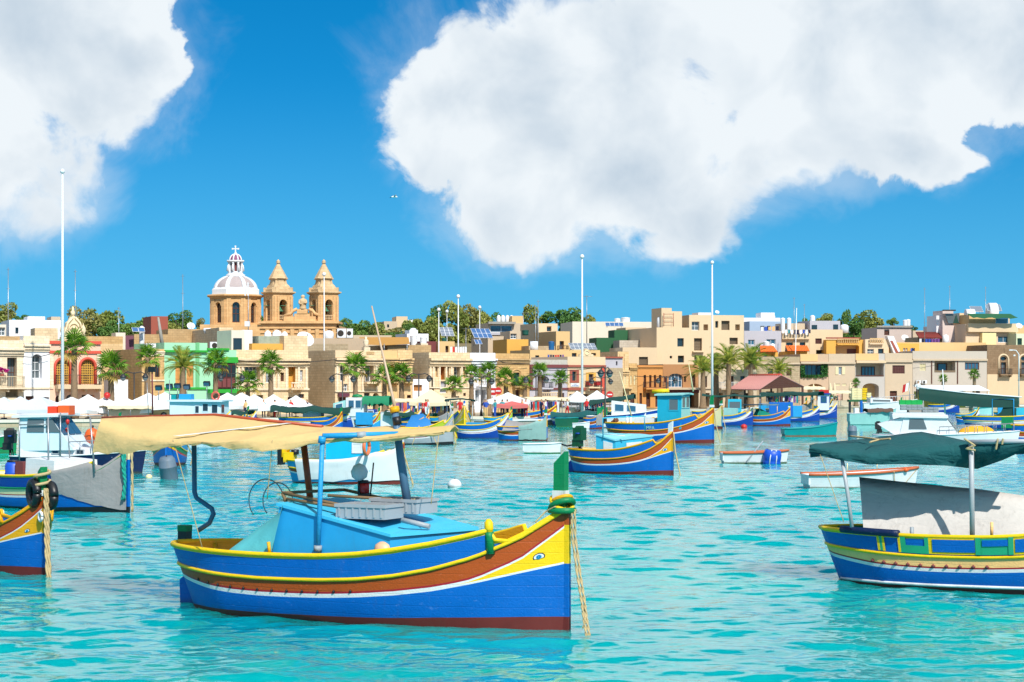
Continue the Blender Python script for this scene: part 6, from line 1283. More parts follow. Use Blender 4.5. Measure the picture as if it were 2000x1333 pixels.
fr = [b.pl(1178, 858, -.7), b.pl(1177, 817, -.7), b.pl(1258, 813, .5), b.pl(1260, 842, .5)]; b.poles([fr], .03, B_['cyan'], 'rail'); b.poles([[fr[0]+Vector((0, 0, .22)), fr[0]+Vector((1.1, 0, .15))]], .02, B_['white'], 'rail')
outboard(b.M @ Vector((b.pl(1132, 888, 0).x, 0, .72)), R(-34), 'green outboard motor standing on the stern of the cyan deckhouse boat', None, 1.1)
# big boat with a wheelhouse
b = mk_boat('fishing_boat', 'big blue and brown boat with a tall two tone turquoise wheelhouse', 1393, 866, 1186, -24, 'classic', 2.28, nst=26); b.eye(.95, .45, .08); b.post(B_['green'], .75); stdrope(b, .6, -.2, .035)
x0, x1 = b.pl(1284, 825, -.9).x, b.pl(1330, 820, -.9).x; zt = b.pl(1300, 771, -.9).z
wh = b.box('wheelhouse', x0, x1, 1.9, .9, zt, pm('turquoise wheelhouse', (24, 172, 206), .76), .08, -.02, [('s', .5, .86, .55, .86, M['glassg'], B_['cyan']), ('f', .08, .42, .62, .92, M['glassg'], B_['pale']), ('f', .55, .9, .62, .92, M['glassg'], B_['pale'])])
b.roofslab(x0-.15, x1+.2, 2.15, zt+.02, B_['pale'], .1, .04); mb = MB(); mb.box(x1-.02, -.84, 1.0, x1+.03, .84, zt-.95); mb.build('panel', B_['pale'], wh)
p = b.pl(1283, 768, 0); mb = MB(); mb.tube([p+Vector((-.2, -.3, .1)), p+Vector((.9, -.2, .16))], .12, 8); mb.build('oilskin_bundle', B_['yellow'], b.root)
b.box('engine_box', b.pl(1240, 835, -.5).x, b.pl(1281, 832, -.5).x, 1.3, .7, b.pl(1260, 817, -.5).z, B_['white']); b.poles([[b.pl(1225, 840, -.6), b.pl(1225, 813, -.6)], [b.pl(1232, 840, -.4), b.pl(1232, 815, -.4)]], .09, B_['white'], 'bollard')
for px, py, tx, ty in ((1234, 815, 1210, 726), (1354, 765, 1345, 710)): p = b.pl(px, py, 0); b.poles([[p, b.pl(tx, ty, 0)]], [.05, .02], B_['cream'], 'aerial')
mb = MB(); mb.tube([b.pl(1192, 833, -.1), b.pl(1200, 818, -.1), b.pl(1206, 836, 0)], .1, 7); mb.tube([b.pl(1196, 826, .3), b.pl(1206, 820, .2)], .14, 7); mb.build('net_hauler', pm('rusty iron', (120, 70, 50), .6, .8, .4), b.root)
for t_, nm in ((.48, 'MFA'),):
    L_ = .42; q = b.pt(t_, b.h('L2', t_)+.16, -1, .03); d_ = b.pt(t_+.03, b.h('L2', t_)+.16, -1, .03)-q; text3d(nm, .3, B_['pale'], b.root, q, (R(90), 0, math.atan2(d_.y, d_.x)))
# smaller boats beyond, west to east
b = mk_boat('fishing_boat', 'boat with a cream tarpaulin over its bow, tucked behind the big wheelhouse boat', 1410, 838, 1330, -40, 'pale', 1.95); b.cover(.62, CL['cream'], seed=7, zb=.25); b.post(B_['green'], .5); stdrope(b, .5, -.15, .03)
b = mk_boat('fishing_boat', 'boat with a pale aqua box cabin and grey cloth on its bow', 1464, 830, 1416, -18, 'pale', 1.7); b.cover(.8, CL['grey'], seed=8, zb=.7); b.box('cabin', *sorted((b.pl(1414, 815, -.4).x, b.pl(1438, 815, -.4).x)), 1.0, .6, b.pl(1425, 797, -.4).z, B_['pale'], 0, .06)
b = mk_boat('fishing_boat', 'boat with a sea green tent amidships and a thin roof, beside the red buoy', 1543, 832, 1456, -14, 'classic', 1.62); b.post(B_['green'], .42); b.eye(.95, .4, .05)
mb = MB(); c_ = b.pl(1482, 798, 0); mb.sheet([[(c_.x-.55, -.55, .75), (c_.x-.2, 0, c_.z-.05), (c_.x-.5, .55, .75)], [(c_.x+.4, -.6, .72), (c_.x+.1, 0, c_.z), (c_.x+.4, .6, .75)], [(c_.x+1.5, -.5, .8), (c_.x+1.3, 0, .95), (c_.x+1.5, .5, .8)]], .02); mb.build('tent', CL['gtent'], b.root); b.roofslab(b.pl(1452, 793, 0).x, b.pl(1520, 793, 0).x, 1.1, b.pl(1480, 791, 0).z, pm('grey board roof', (120, 146, 150), .66), .05); b.poles([[(c_.x+.1, -.1, .6), (c_.x+.1, -.1, c_.z+.1)], [b.pl(1518, 810, 0), b.pl(1518, 792, 0)]], .035, B_['tan'])
b = mk_boat('fishing_boat', 'boat with a pale grey cloth on its bow under a dark green canopy', 1587, 822, 1500, -24, 'classic', 2.1); b.cover(.72, CL['grey'], seed=11, zb=.25); b.post(B_['green'], .5); stdrope(b, .45, -.2, .03); b.canopy(b.pl(1490, 772, 0).x, b.pl(1604, 772, 0).x, 2.2, b.pl(1560, 768, 0).z, CL['dgreen'], .1, .3, .1, pole=M['steel'])
b = mk_boat('fishing_boat', 'blue and white boat moored furthest along, near a pink streaked stern', 1626, 810, 1592, -40, 'black', 1.9); b.post(B_['green'], .45)
b = mk_boat('fishing_boat', 'small turquoise boat just showing behind the blue and white one', 1636, 803, 1606, -50, 'white', 1.8); b.post(B_['green'], .3)
b = mk_boat('fishing_boat', 'blue and yellow boat beyond the crates, moored below the dark green awning', 1873, 807, 1815, -14, 'white', 1.9)
b = mk_boat('fishing_boat', 'yellow and brown boat bow just past the white cabin cruiser', 2070, 868, 1972, -20, 'classic', 2.2); b.box('locker', -1.9, -1.2, .8, 1.0, 1.7, B_['green'])
b = mk_boat('fishing_boat', 'grey white boat with a lime band below the beige canopy end', 884, 869, 770, -12, 'greyw', 1.9); b.rope([(b.L/2, 0, 1.7), (b.L/2+.25, -.1, -.05)], .04); b.rope([(b.L/2-1.4, -.6, 1.2), (b.L/2-.8, -.8, .0)], .025); b.rope([(b.L/2-2, -.65, 1.2), (b.L/2-2.4, -.9, .0)], .025)
b = mk_boat('fishing_boat', 'boat with a broad white stripe and an open cyan hold', 992, 857, 888, -12, 'white', 1.72); b.rudder(B_['yellow']); b.box('hatch', -1.0, .7, .9, .5, 1.12, B_['sky'], 0, .05)
b = Boat('fishing_boat', 'boat facing us with a yellow painted bow under a green canopy', 907, 846, -82, 5.2, stem=2.1); b.hull(dict(SC['hero'], hull=B_['yellow'], must=B_['yellow'], band=B_['tan'])); b.canopy(-2.2, 1.2, 2.0, 2.55, CL['dgreen'], .05, .12, 0, pole=B_['white']); b.post(B_['blue'], .4)
b = mk_boat('fishing_boat', 'small boat with grey sacking round its bow and a grey brown tent', 1068, 861, 970, -12, 'classic', 1.7); b.cover(.47, CL['sage'], seed=13, zb=.08); b.post(B_['green'], .55)
mb = MB(); a, e = b.pl(990, 820, 0), b.pl(1042, 842, 0); mb.sheet([[(a.x-.2, -.62, .68), (a.x, 0, a.z), (a.x-.2, .6, .75)], [(a.x+.6, -.66, .7), (a.x+.75, 0, a.z-.12), (a.x+.6, .6, .75)], [(e.x, -.5, .8), (e.x, 0, e.z), (e.x, .5, .85)]], .02); mb.build('tent', CL['grey'], b.root)
b = mk_boat('fishing_boat', 'yellow and black edged boat under a grey cloth, behind the lime banded bow', 884, 838, 832, -25, 'black', 1.75); b.cover(.55, CL['grey'], seed=15, zb=.45); b.post(B_['green'], .5)
b = mk_boat('fishing_boat', 'boat hung with a bright blue tarpaulin close to the leaning mast', 838, 846, 774, -12, 'classic', 1.5); mb = MB(); mb.sheet([[(-.4, -.7, .5), (-.1, 0, 1.35), (-.3, .5, .9)], [(.6, -.75, .45), (.8, 0, 1.5), (.7, .5, .9)], [(1.6, -.6, .6), (1.4, 0, 1.0), (1.5, .4, .9)]], .02); mb.build('tarpaulin', CL['blue'], b.root)
b = mk_boat('fishing_boat', 'long blue boat with a yellow rail lying behind the floating pontoon', 1086, 826, 960, -6, 'hero', 1.7); b.box('wheelhouse', *sorted((b.pl(1001, 805, 0).x, b.pl(1024, 805, 0).x)), 1.2, .7, b.pl(1012, 797, 0).z, B_['blue'], 0, 0, [('s', .6, .85, .5, .8, M['glass'], B_['deep'])]); b.box('cabin_step', *sorted((b.pl(1025, 805, 0).x, b.pl(1035, 805, 0).x)), 1.1, .7, b.pl(1030, 803, 0).z, B_['pale'])
b = mk_boat('fishing_boat', 'little blue and tan boat stern beside the green punt', 1215, 834, 1144, -10, 'tan', 1.5)
b = mk_boat('fishing_boat', 'boat half hidden behind the cyan deckhouse boat, grey boxes on deck', 1290, 846, 1196, -12, 'classic', 1.5)
b = mk_boat('fishing_boat', 'cyan boat with a rounded turquoise hood, near the clothes stalls', 884, 826, 838, -30, 'white', 1.6); mb = MB(); mb.sheet([[(x_, .7*math.cos(a), 1.0+1.1*math.sin(a)) for a in np.linspace(.05, 3.09, 10)] for x_ in (-.7, -.1, .5)], .03); mb.build('hood', CL['teal'], b.root)
# boat with planked sides in front on the east side
b = Boat('fishing_boat', 'large boat with bare planking, green and blue panels, a grey tent and a teal canopy', 2366, 1171, -30, 7.6, nst=36, stem=1.9); rb = b; b.hull(SC['tan'])
def panel(t0, t1, z0, z1, mat, off=.02, name='panel'):
    m = 8; mb = MB(); rows = []
    for i in range(m+1):
        t = t0+(t1-t0)*i/m; a, c = b.h('L2', t)+.05, b.sheer(t)-.02; rows.append([b.pt(t, a+(c-a)*z0, -1, off-.03), b.pt(t, a+(c-a)*z0, -1, off), b.pt(t, a+(c-a)*z1, -1, off), b.pt(t, a+(c-a)*z1, -1, off-.03)])
    mb.grid(rows, smooth=False); mb.build(name, mat, b.root)
def tx(px, py): return (b.pl(px, py, -1.1).x+b.L/2)/b.L
gp = pm('mint green panel', (40, 180, 130), .72)
for a, c, m_ in ((1708, 1713, B_['yellow']), (1713, 1719, gp), (1719, 1724, B_['yellow']), (1752, 1757, B_['yellow']), (1757, 1768, gp), (1768, 1806, gp), (1806, 1814, gp)): panel(tx(a, 1065), tx(c, 1065), 0, .98 if a != 1768 else .45, m_)
for i, (a, c) in enumerate(((1814, 1912), (1912, 1976), (1976, 2060))):
    panel(tx(a, 1065), tx(c, 1065), 0, 1.0, B_['yellow'] if i != 1 else gp); panel(tx(a+8, 1065), tx(c-6, 1065), .14 if i != 1 else .5, .86, B_['blue'], .035); panel(tx(c-5, 1065), tx(c+5, 1065), 0, 1.0, gp, .04)
mb = MB(); mb.tube([b.pt(t, b.sheer(t)+.02, -1, .02) for t in np.linspace(tx(1632, 1030), tx(1756, 1050), 10)], .07, 8); mb.build('rubber_rail', B_['navy'], b.root)
for i in range(10): t = tx(1690, 1090)+.035*i; p = b.pt(t, b.h('L1', t)+.11, -1, .01); mb = MB(); mb.lathe([(.005, -.03), (.045, 0), (.005, .04)], 6, p); mb.build('scupper', M['maroon'], b.root)
mb = MB(); mb.tube([b.pt(t, b.h('boot', t)+.02, -1, .0) for t in np.linspace(.02, .9, 24)], .03, 5); mb.build('waterline_stripe', B_['white'], b.root)
rg = [b.pl(1678, 932, .2), b.pl(1760, 941, .1), b.pl(1850, 950, .1), b.pl(1915, 956, .1), b.pl(2010, 970, .1), b.pl(2090, 985, .1)]; bt = [b.pl(1690, 1050, -.55), b.pl(1765, 1064, -.6), b.pl(1850, 1066, -.6), b.pl(1915, 1064, -.6), b.pl(2010, 1064, -.6), b.pl(2090, 1066, -.6)]
rows = [[Vector((r_.x, 1.0, .8)), r_.lerp(Vector((r_.x, 1.0, .8)), .5), r_]+[r_.lerp(q, f)+Vector((0, -.05*math.sin(3.1*f)+.03*math.sin(5*f+i), .02*math.sin(i*2+f*4))) for f in (.2, .4, .6, .8, 1)] for i, (r_, q) in enumerate(zip(rg, bt))]
mb = MB(); mb.sheet(rows, .015); mb.build('tent', paint('heavy grey canvas', C(214, 208, 202, .84), .92, .2, .35, C(120, 110, 104), scale=1.0, bump=.45, fold=2.5), b.root)
far = [(1581, 869, .9), (1640, 862, .9), (1700, 856, .9), (1797, 843, .9), (1845, 852, .9), (1890, 862, .9), (1950, 862, .8), (2020, 860, .8)]; nr_ = [(1584, 872, -.9), (1650, 880, -1.0), (1700, 886, -1.0), (1790, 876, -1.0), (1850, 872, -1.0), (1895, 868, -1.0), (1950, 868, -1.0), (2020, 865, -1.0)]; hm = [(1580, 884, -.95), (1640, 897, -1.1), (1700, 906, -1.1), (1762, 905, -1.1), (1850, 908, -1.0), (1907, 915, -.6), (1962, 896, -.9), (2020, 868, -1.0)]
rows = []
for i, (a, c, e) in enumerate(zip(dens(far, 33), dens(nr_, 33), dens(hm, 33))):
    A, Cc, E_ = b.pl(*a), b.pl(*c), b.pl(*e); w = .03*math.sin(i*1.1)+.02*math.sin(i*2.7); rows.append([A+Vector((0, .05, -.25)), A, A.lerp(Cc, .33)+Vector((0, 0, w)), A.lerp(Cc, .66)+Vector((0, 0, -w)), Cc, Cc.lerp(E_, .4)+Vector((0, -.06-w, 0)), Cc.lerp(E_, .75)+Vector((0, -.02+w*2, 0)), E_])
mb = MB(); mb.sheet(rows, .02); mb.build('canopy', CL['teal'], b.root)
pale = pm('pale grey pipe', (186, 190, 196), .72)
for p, r in (([b.pl(1644, 893, -1.0), b.pl(1655, 960, -1.02), b.pl(1664, 1030, -1.02)], .04), ([b.pl(1897, 868, -1.0), b.pl(1899, 1050, -1.0)], .05), ([b.pl(1887, 864, -1.0), b.pl(2040, 862, -1.0)], .045)): mb = MB(); mb.tube(p, r, 8); mb.build('canopy_pole', pale, b.root)
for pts in (((1662, 857, .5), (1700, 861, 0), (1718, 864, -.2), (1740, 862, -.3)), ((1718, 864, -.2), (1700, 869, -.6)), ((1884, 862, -1.05), (1905, 876, -1.05), (1888, 882, -1.05), (1906, 885, -1.05)), ((1950, 862, -1.05), (1946, 884, -1.05)), ((1960, 862, -1.05), (1958, 874, -1.05))): b.rope([b.pl(*q)+Vector((0, -.03, .05)) for q in pts], .02, name='lashing', twist=False)
b.rope([b.pl(1602, 888, -1.0), b.pl(1648, 1020, -1.05)], .008, name='stay_line', twist=False); p = b.pl(1781, 1060, -.9); b.poles([[p, p+Vector((0, 0, .3))]], .04, B_['grey'], 'thole_pin'); p = b.pl(1937, 1046, -.9); b.poles([[p, p+Vector((0, 0, .25))]], .03, B_['tan'], 'thole_pin')

# ---------------------------------------------------------------- open boats and motor cruisers
def vhull(b, hullm, bootm, gunm, z0, z1, inner=None, open_=True, flare=.8, stripe=None, rail=None, n=18):
    "plain hull with a transom"
    ts = [i/(n-1) for i in range(n)]
    def hbv(t): return b.B*(1-.16*(1-t/.5)**2 if t < .5 else max(1-((t-.5)/.5)**2.5, .02))
    def zs(t): return z0+(z1-z0)*t**2.2
    def pt(t, z, sd, off=0.): f = min(max(z/zs(t), 0), 1); return Vector((-b.L/2+b.L*t*(1-.03*(1-f)*t)+.10*(1-f)*(1-t)*.8, sd*(hbv(t)*(flare+(1-flare)*f)+off), z))
    b.vpt, b.vz = pt, zs
    mb = MB()
    for sd in (-1, 1):
        rows = [[pt(t, z, sd) for z in (-.3, .06, zs(t)*.5, zs(t)*.82, zs(t))] for t in ts]; mb.grid(list(zip(*rows)), [1, 0, 0, 2], smooth=True)
    r0 = [pt(0, z, -1) for z in (-.3, .06, zs(0)*.5, zs(0))]; r1 = [pt(0, z, 1) for z in (-.3, .06, zs(0)*.5, zs(0))]; mb.grid([r0, r1], 0, smooth=False)
    mb.build('hull', [hullm, bootm, stripe or hullm], b.root)
    inner = inner or hullm; mb = MB(); th = .05
    if open_:
        for sd in (-1, 1): mb.grid([[pt(t, zs(t), sd) for t in ts], [pt(t, zs(t), sd, -min(th, hbv(t))) for t in ts], [pt(t, zs(t)*.35, sd, -min(th, hbv(t))) for t in ts]], smooth=False)
        mb.grid([[pt(t, zs(t)*.35, sd, -min(th, hbv(t))) for t in ts] for sd in (-1, 1)], smooth=False); mb.box(-b.L/2, -b.B*.8, zs(0)*.3, -b.L/2+.06, b.B*.8, zs(0)); mb.build('inner_side', inner, b.root)
        for t in (.25, .5, .72): x_ = -b.L/2+b.L*t; w_ = hbv(t)-.06; mb = MB(); mb.box(x_-.1, -w_, zs(t)*.7, x_+.1, w_, zs(t)*.7+.04); mb.build('thwart', inner, b.root)
    else: mb.grid([[pt(t, zs(t)+.002, sd) for t in ts] for sd in (-1, 1)], smooth=False); mb.build('deck', inner, b.root)
    for sd in (-1, 1): mb = MB(); mb.tube([pt(t, zs(t)+.01, sd, .01) for t in ts], rail or .035, 6); mb.build('gunwale', gunm, b.root)
    return b
def skiff(label, bow, wl, stern, ang, hullm, bootm, gunm, z0, z1, B=.18, **kw):
    b = mk_boat('rowing_boat', label, bow, wl, stern, ang, None, B=B); return vhull(b, hullm, bootm, gunm, z0, z1, **kw)
skiff('empty teal open boat with a raised bow, floating by itself', 1636, 852, 1527, 6, B_['teal'], B_['brown'], B_['teal'], .55, .98)
b = skiff('small white rowing boat with a rust rope edge and a blue barrel tied to it', 1540, 905, 1408, 3, B_['white'], pm('weedy green', (90, 120, 90), .6), ORANGER, .5, .62, rail=.06)
p = b.pl(1506, 893, -.62); t = thing('barrel', 'blue barrel float with white straps tied to the small white rowing boat', 'barrel', b.M @ Vector((p.x, p.y, -.12)), (R(8), R(6), 0)); mb = MB(); mb.lathe([(.36, 0), (.42, .06), (.44, .25), (.42, .3), (.44, .34), (.44, .6), (.38, .78), (.3, .82)], 16); mb.build('drum', pm('drum blue', None), t); mb = MB(); mb.lathe([(.3, .82), (.3, .86), (.01, .86)], 14); mb.build('lid', B_['grey'], t)
for a in (-1.9, -1.2): mb = MB(); mb.tube([(.45*math.cos(a), .45*math.sin(a), .05), (.46*math.cos(a), .46*math.sin(a), .5), (.3*math.cos(a), .3*math.sin(a), .84)], .03, 5); mb.build('strap', B_['white'], t)
mb = MB(); mb.torus(b.pl(1520, 890, -.5), .28, .035, 'x', 14, 5); mb.build('hoop', ROPE, b.root); mb = MB(); q0, q1 = b.pl(1490, 862, -.3), b.pl(1457, 904, -.7); mb.tube([q0, q1], .03, 6); d_ = (q1-q0); mb.prism([q0+d_*.72+Vector((-.06, 0, 0)), q0+d_*.72+Vector((.06, 0, 0)), q1+Vector((.08, 0, 0)), q1+Vector((-.05, 0, 0))], (0, .03, 0)); mb.build('oar', B_['grey'], b.root)
b = skiff('long white rowing boat with an orange rope fender, behind the teal canopy', 1793, 953, 1569, 5, B_['white'], pm('weedy green', None), ORANGER, .52, .75, rail=.055); mb = MB(); p = b.vpt(.86, b.vz(.86), -1, .05); mb.lathe([(.01, -.09), (.1, -.03), (.1, .05), (.01, .1)], 10, p); mb.build('float', B_['amber'] if False else M['orangeb'], b.root)
b.rope([b.vpt(.74, b.vz(.74)+.02, -1, .06), b.vpt(.77, .1, -1, .05)], .015, twist=False); b.rope([b.vpt(1, b.vz(1), -1, .02), b.vpt(.86, .15, -1, .1)], .012, twist=False); b.poles([[b.pl(1655, 923, 0), b.pl(1655, 905, 0)], [b.pl(1713, 918, 0), b.pl(1713, 904, 0)]], .02, B_['cream'], 'thole_pin')
b = skiff('low white box punt lying almost awash', 1097, 886, 1021, 0, B_['white'], B_['green'], B_['white'], .52, .58, B=.2, n=8); b.rope([(b.L/2, -.2, .55), (b.L/2, -.25, -.05)], .015, twist=False)
skiff('dark green flat punt beside the floating pontoon', 1130, 834, 1084, 0, pm('bottle green', (14, 110, 80), .62), B_['green'], B_['teal'], .75, .8)
skiff('white dinghy with a blue band under the long dark green awning', 1940, 811, 1902, 0, B_['pale'], B_['white'], B_['white'], .9, 1.1, stripe=B_['teal'])
skiff('green open boat at the picture edge behind the covered outboard', 34, 886, -60, -4, B_['green'], B_['green'], B_['white'], .8, 1.1)
skiff('white tender behind the green punt', 1152, 838, 1118, 4, B_['white'], B_['white'], B_['white'], .45, .6)
def cruiser(label, bow, wl, stern, ang, hullm, z0, z1, B=.16, boot=None, gun=None, **kw):
    b = mk_boat('motor_cruiser', label, bow, wl, stern, ang, None, B=B); vhull(b, hullm, boot or B_['navy'], gun or B_['white'], z0, z1, B_['white'], False, .78, **kw); return b
def rails(b, t0, t1, h=.5, n=6, sides=(-1, 1)):
    for sd in sides:
        mb = MB(); top = [b.vpt(t0+(t1-t0)*i/n, b.vz(t0+(t1-t0)*i/n), sd, -.08)+Vector((0, 0, h)) for i in range(n+1)]; mb.tube(top, .022, 5)
        for i in range(n+1): mb.tube([top[i]-Vector((0, 0, h)), top[i]], .018, 4)
        mb.build('railing', M['steel'], b.root)
# navy hulled cruiser on the west side
b = cruiser('white cabin cruiser with a dark navy hull, raked windows and an orange buoy', 285, 925, 20, -12, B_['navy'], .72, 1.0, stripe=B_['navy']); b.inset = 0
k0 = b.pl(42, 880, -1.1); x0, x1 = b.pl(38, 860, -1.0).x, b.pl(112, 860, -1.0).x; zt = b.pl(80, 813, -1.0).z; zd = .7
b.box('lower_cabin', x0, b.pl(215, 880, -.9).x, 2.1, zd, b.pl(160, 868, -.9).z, B_['white'], .35, .25, [('s', .36, .42, .35, .75, M['glass'], B_['grey']), ('s', .62, .69, .35, .75, M['glass'], B_['grey'])])
zl = b.pl(110, 868, -.9).z; mb = MB(); y = 1.0; pr_ = [(x0, zl-.3), (x0, zt), (x1-.4, zt), (x1+.75, zl-.25)]; mb.prism([(p[0], -y, p[1]) for p in pr_], (0, 2*y, 0)); wh = mb.build('wheelhouse', pm('pale blue white', (214, 232, 242), .82), b.root)
hgt = zt-zl
def quad(x0_, x1_, xs0, xs1, f0, f1, yy, nm='window'):
    mb = MB(); mb.prism([(x0_, yy, zl+hgt*f0), (x1_, yy, zl+hgt*f0), (xs1, yy, zl+hgt*f1), (xs0, yy, zl+hgt*f1)], (0, -.03, 0)); mb.build(nm, M['glassg'], wh)
quad(x0+.35, x0+1.15, x0+.4, x0+1.15, .42, .9, -y); quad(x0+1.25, x1+.15, x0+1.25, x1-.25, .42, .9, -y)
for q0, q1 in ((-.9, -.35), (-.28, .28), (.35, .9)):
    def fw(f, yy): return Vector((x1-.4+(1.15)*(1-f)+.03, yy*y, zl-.25+(zt-zl+.25)*f))
    mb = MB(); mb.prism([fw(.45, q0), fw(.45, q1), fw(.92, q1), fw(.92, q0)], (.03, 0, .02)); mb.build('window', M['glassb'], wh)
b.roofslab(x0-.3, x1+.1, 2.3, zt+.02, B_['white'], .1, .05); rails(b, .15, .8, .6, 8, (-1,))
for px, lab, w_ in ((52, 'bright orange life raft case on the navy cruiser roof', 0), ):
    p = b.M @ b.pl(118, 810, .2); t = thing('life_raft', lab, 'life raft', p, R(-12)); mb = MB(); mb.box(-.45, -.35, .0, -.02, .35, .36, 0); mb.box(.02, -.3, .0, .55, .3, .4, 1); mb.build('case', [pm('red orange case', (236, 70, 30), .75), M['orangeb']], t)
p = b.M @ b.pl(180, 852, .0); t = thing('buoy', 'big orange ball buoy on the foredeck of the navy cruiser', 'buoy', p); mb = MB(); mb.lathe([(.05, -.35), (.25, -.25), (.36, 0), (.25, .25), (.05, .36)], 14); mb.build('ball', M['orangeb'], t); mb = MB(); mb.tube([(0, 0, .34), (.04, 0, .46)], .05, 5); mb.build('eyelet', B_['black'], t)
b.poles([[b.pl(38, 905, -1.1), b.pl(38, 812, -1.1)], [b.pl(118, 905, -1.1), b.pl(118, 806, -1.1)]], .03, M['steel'], 'pole'); b.poles([[b.pl(38, 812, -1.1), b.pl(200, 812, -1.1)], [b.pl(38, 830, -1.12), b.pl(94, 829, -1.12)]], .025, M['steel'], 'rail'); b.poles([[b.pl(135, 872, -.5), b.pl(131, 843, -.5)]], .025, M['steel'], 'mast'); p = b.pl(131, 841, -.5); mb = MB(); mb.lathe([(.06, -.08), (.08, .08), (.02, .12)], 8, p); mb.build('lamp', M['red'], b.root)
t = outboard(P(20, HOR, 88), 0, 'outboard wrapped in a black cover at the west edge', CL['grey'] if False else B_['black'], 1.15); t.location.z = .55
# white cruiser on the east side
b = cruiser('white cabin cruiser with an orange life ring and a long foredeck, by the yellow cover', 1992, 884, 1712, -9, B_['white'], .95, 1.2, B=.15, boot=B_['white'])
x0, x1 = b.pl(1757, 845, -.8).x, b.pl(1832, 845, -.8).x; zt = b.pl(1800, 812, -.8).z; zl = b.vz(.5)-.02; mb = MB(); y = .95
mb.prism([(x0, -y, zl), (x0+.25, -y, zt), (x1+.35, -y, zt), (x1+1.15, -y, zl)], (0, 2*y, 0)); wh = mb.build('wheelhouse', B_['white'], b.root); hgt = zt-zl
quad(x0+.5, x0+1.5, x0+.55, x0+1.3, .3, .82, -y)
for q0, q1 in ((-.95, -.4), (-.3, .3), (.4, .95)): 
    def fw(f, yy): return Vector((x1+.35+.8*(1-f)+.02, yy*y, zl+hgt*f))
    mb = MB(); mb.prism([fw(.3, q0), fw(.3, q1), fw(.85, q1), fw(.85, q0)], (.03, 0, .02)); mb.build('window', M['glassg'], wh)
b.roofslab(x0-.4, x1+.55, 2.15, zt+.02, B_['white'], .12, -.05)
mb = MB(); mb.prism([(x0-1.2, -.9, zt-.5), (x0+.2, -.9, zt-.1), (x0+.3, -.9, zl), (x0-.3, -.9, zl)], (0, 1.8, 0)); mb.build('targa_arch', B_['white'], b.root); rails(b, .45, .96, .45, 8)
p = b.M @ b.pl(1850, 845, -.5); t = thing('life_ring', 'orange and white life ring on the foredeck of the white cruiser', 'life ring', p, R(-20)); mb = MB(); mb.torus((0, 0, 0), .36, .085, 'y', 22, 8); mb.build('ring', M['orangeb'], t)
p0, p1 = b.pl(1875, 852, .3), b.pl(1962, 850, .3); rows = []
t = thing('boat_cover', 'ochre yellow tarpaulin humped over a small craft next to the white cruiser', 'tarpaulin', b.M @ Vector(((p0.x+p1.x)/2, 1.9, .25)), R(-9)); w_ = (p1.x-p0.x)/2*1.05
for i in range(13): u = -1+2*i/12; hh = 1.25*(1-abs(u+.2)**2.2*.62) if u < .3 else 1.25*(1-abs(u-.0)**1.6*.55); rows.append([(u*w_, .75*q, max(.0, hh*(1-abs(q)**2.4)+.05*math.sin(i*1.7+q*3))) for q in (-1, -.75, -.45, -.15, .15, .45, .75, 1)])
mb = MB(); mb.sheet(rows, .02); mb.build('tarpaulin', CL['yellow'], t)
# fishing vessel with floodlights behind the beige canopy
b = mk_boat('fishing_boat', 'white trawler wheelhouse with floodlights and a life ring, behind the beige canopy', 450, 852, 318, -10, 'white', 1.8); x0, x1 = b.pl(333, 800, -1).x, b.pl(430, 800, -1).x; zt = b.pl(380, 783, -1).z
bw = pm('pale blue white', None)
wh = b.box('wheelhouse', x0, x1, 2.4, .6, zt, bw, .1, 0, [('s', .51, .58, .55, .8, M['glass'], bw), ('s', .66, .76, .62, .88, M['glass'], bw), ('s', .84, .95, .55, .85, M['glass'], bw), ('f', .1, .45, .55, .85, M['glass'], bw)]); b.roofslab(x0-.2, x1+.25, 2.7, zt+.02, bw, .1); b.box('deck_box', b.pl(353, 770, 0).x, b.pl(376, 770, 0).x, .8, zt+.05, b.pl(365, 770, 0).z, B_['sky']); b.box('deck_box', b.pl(337, 770, 0).x, b.pl(346, 770, 0).x, .7, zt+.05, b.pl(340, 771, 0).z, B_['teal'])
for px, py in ((310, 758), (331, 755), (347, 754), (365, 756), (404, 750)):
    p = b.pl(px, py, -.3); b.poles([[Vector((p.x, p.y, zt)), p]], .03, M['steel'], 'lamp_post'); mb = MB(); Mx = Matrix.Translation(p) @ Matrix.Rotation(R(25), 4, 'X'); mb.box(-.24, -.12, -.16, .24, .1, .18, 0, Mx); mb.box(-.2, -.14, -.12, .2, -.12, .14, 1, Mx); mb.build('floodlight', [B_['black'], M['glassb']], b.root)
p = b.M @ b.pl(421, 774, -.6); t = thing('life_ring', 'red and white life ring on the trawler wheelhouse roof', 'life ring', p, R(-10)); mb = MB(); mb.torus((0, 0, 0), .28, .07, 'y', 18, 7); mb.build('ring', pm('faded red ring', (220, 100, 80), .76), t); b.poles([[b.pl(298, 810, 0), b.pl(297, 720, 0)]], .06, M['maroon'], 'mast'); b.poles([[b.pl(290, 810, .1), b.pl(287, 748, .1)], [b.pl(332, 812, -1), b.pl(331, 742, -1)]], .03, M['steel'], 'mast')
mb = MB(); p = b.pl(292, 722, 0); mb.box(p.x-.05, -.15, p.z-.2, p.x+.45, .15, p.z+.2); mb.build('floodlight', B_['black'], b.root)
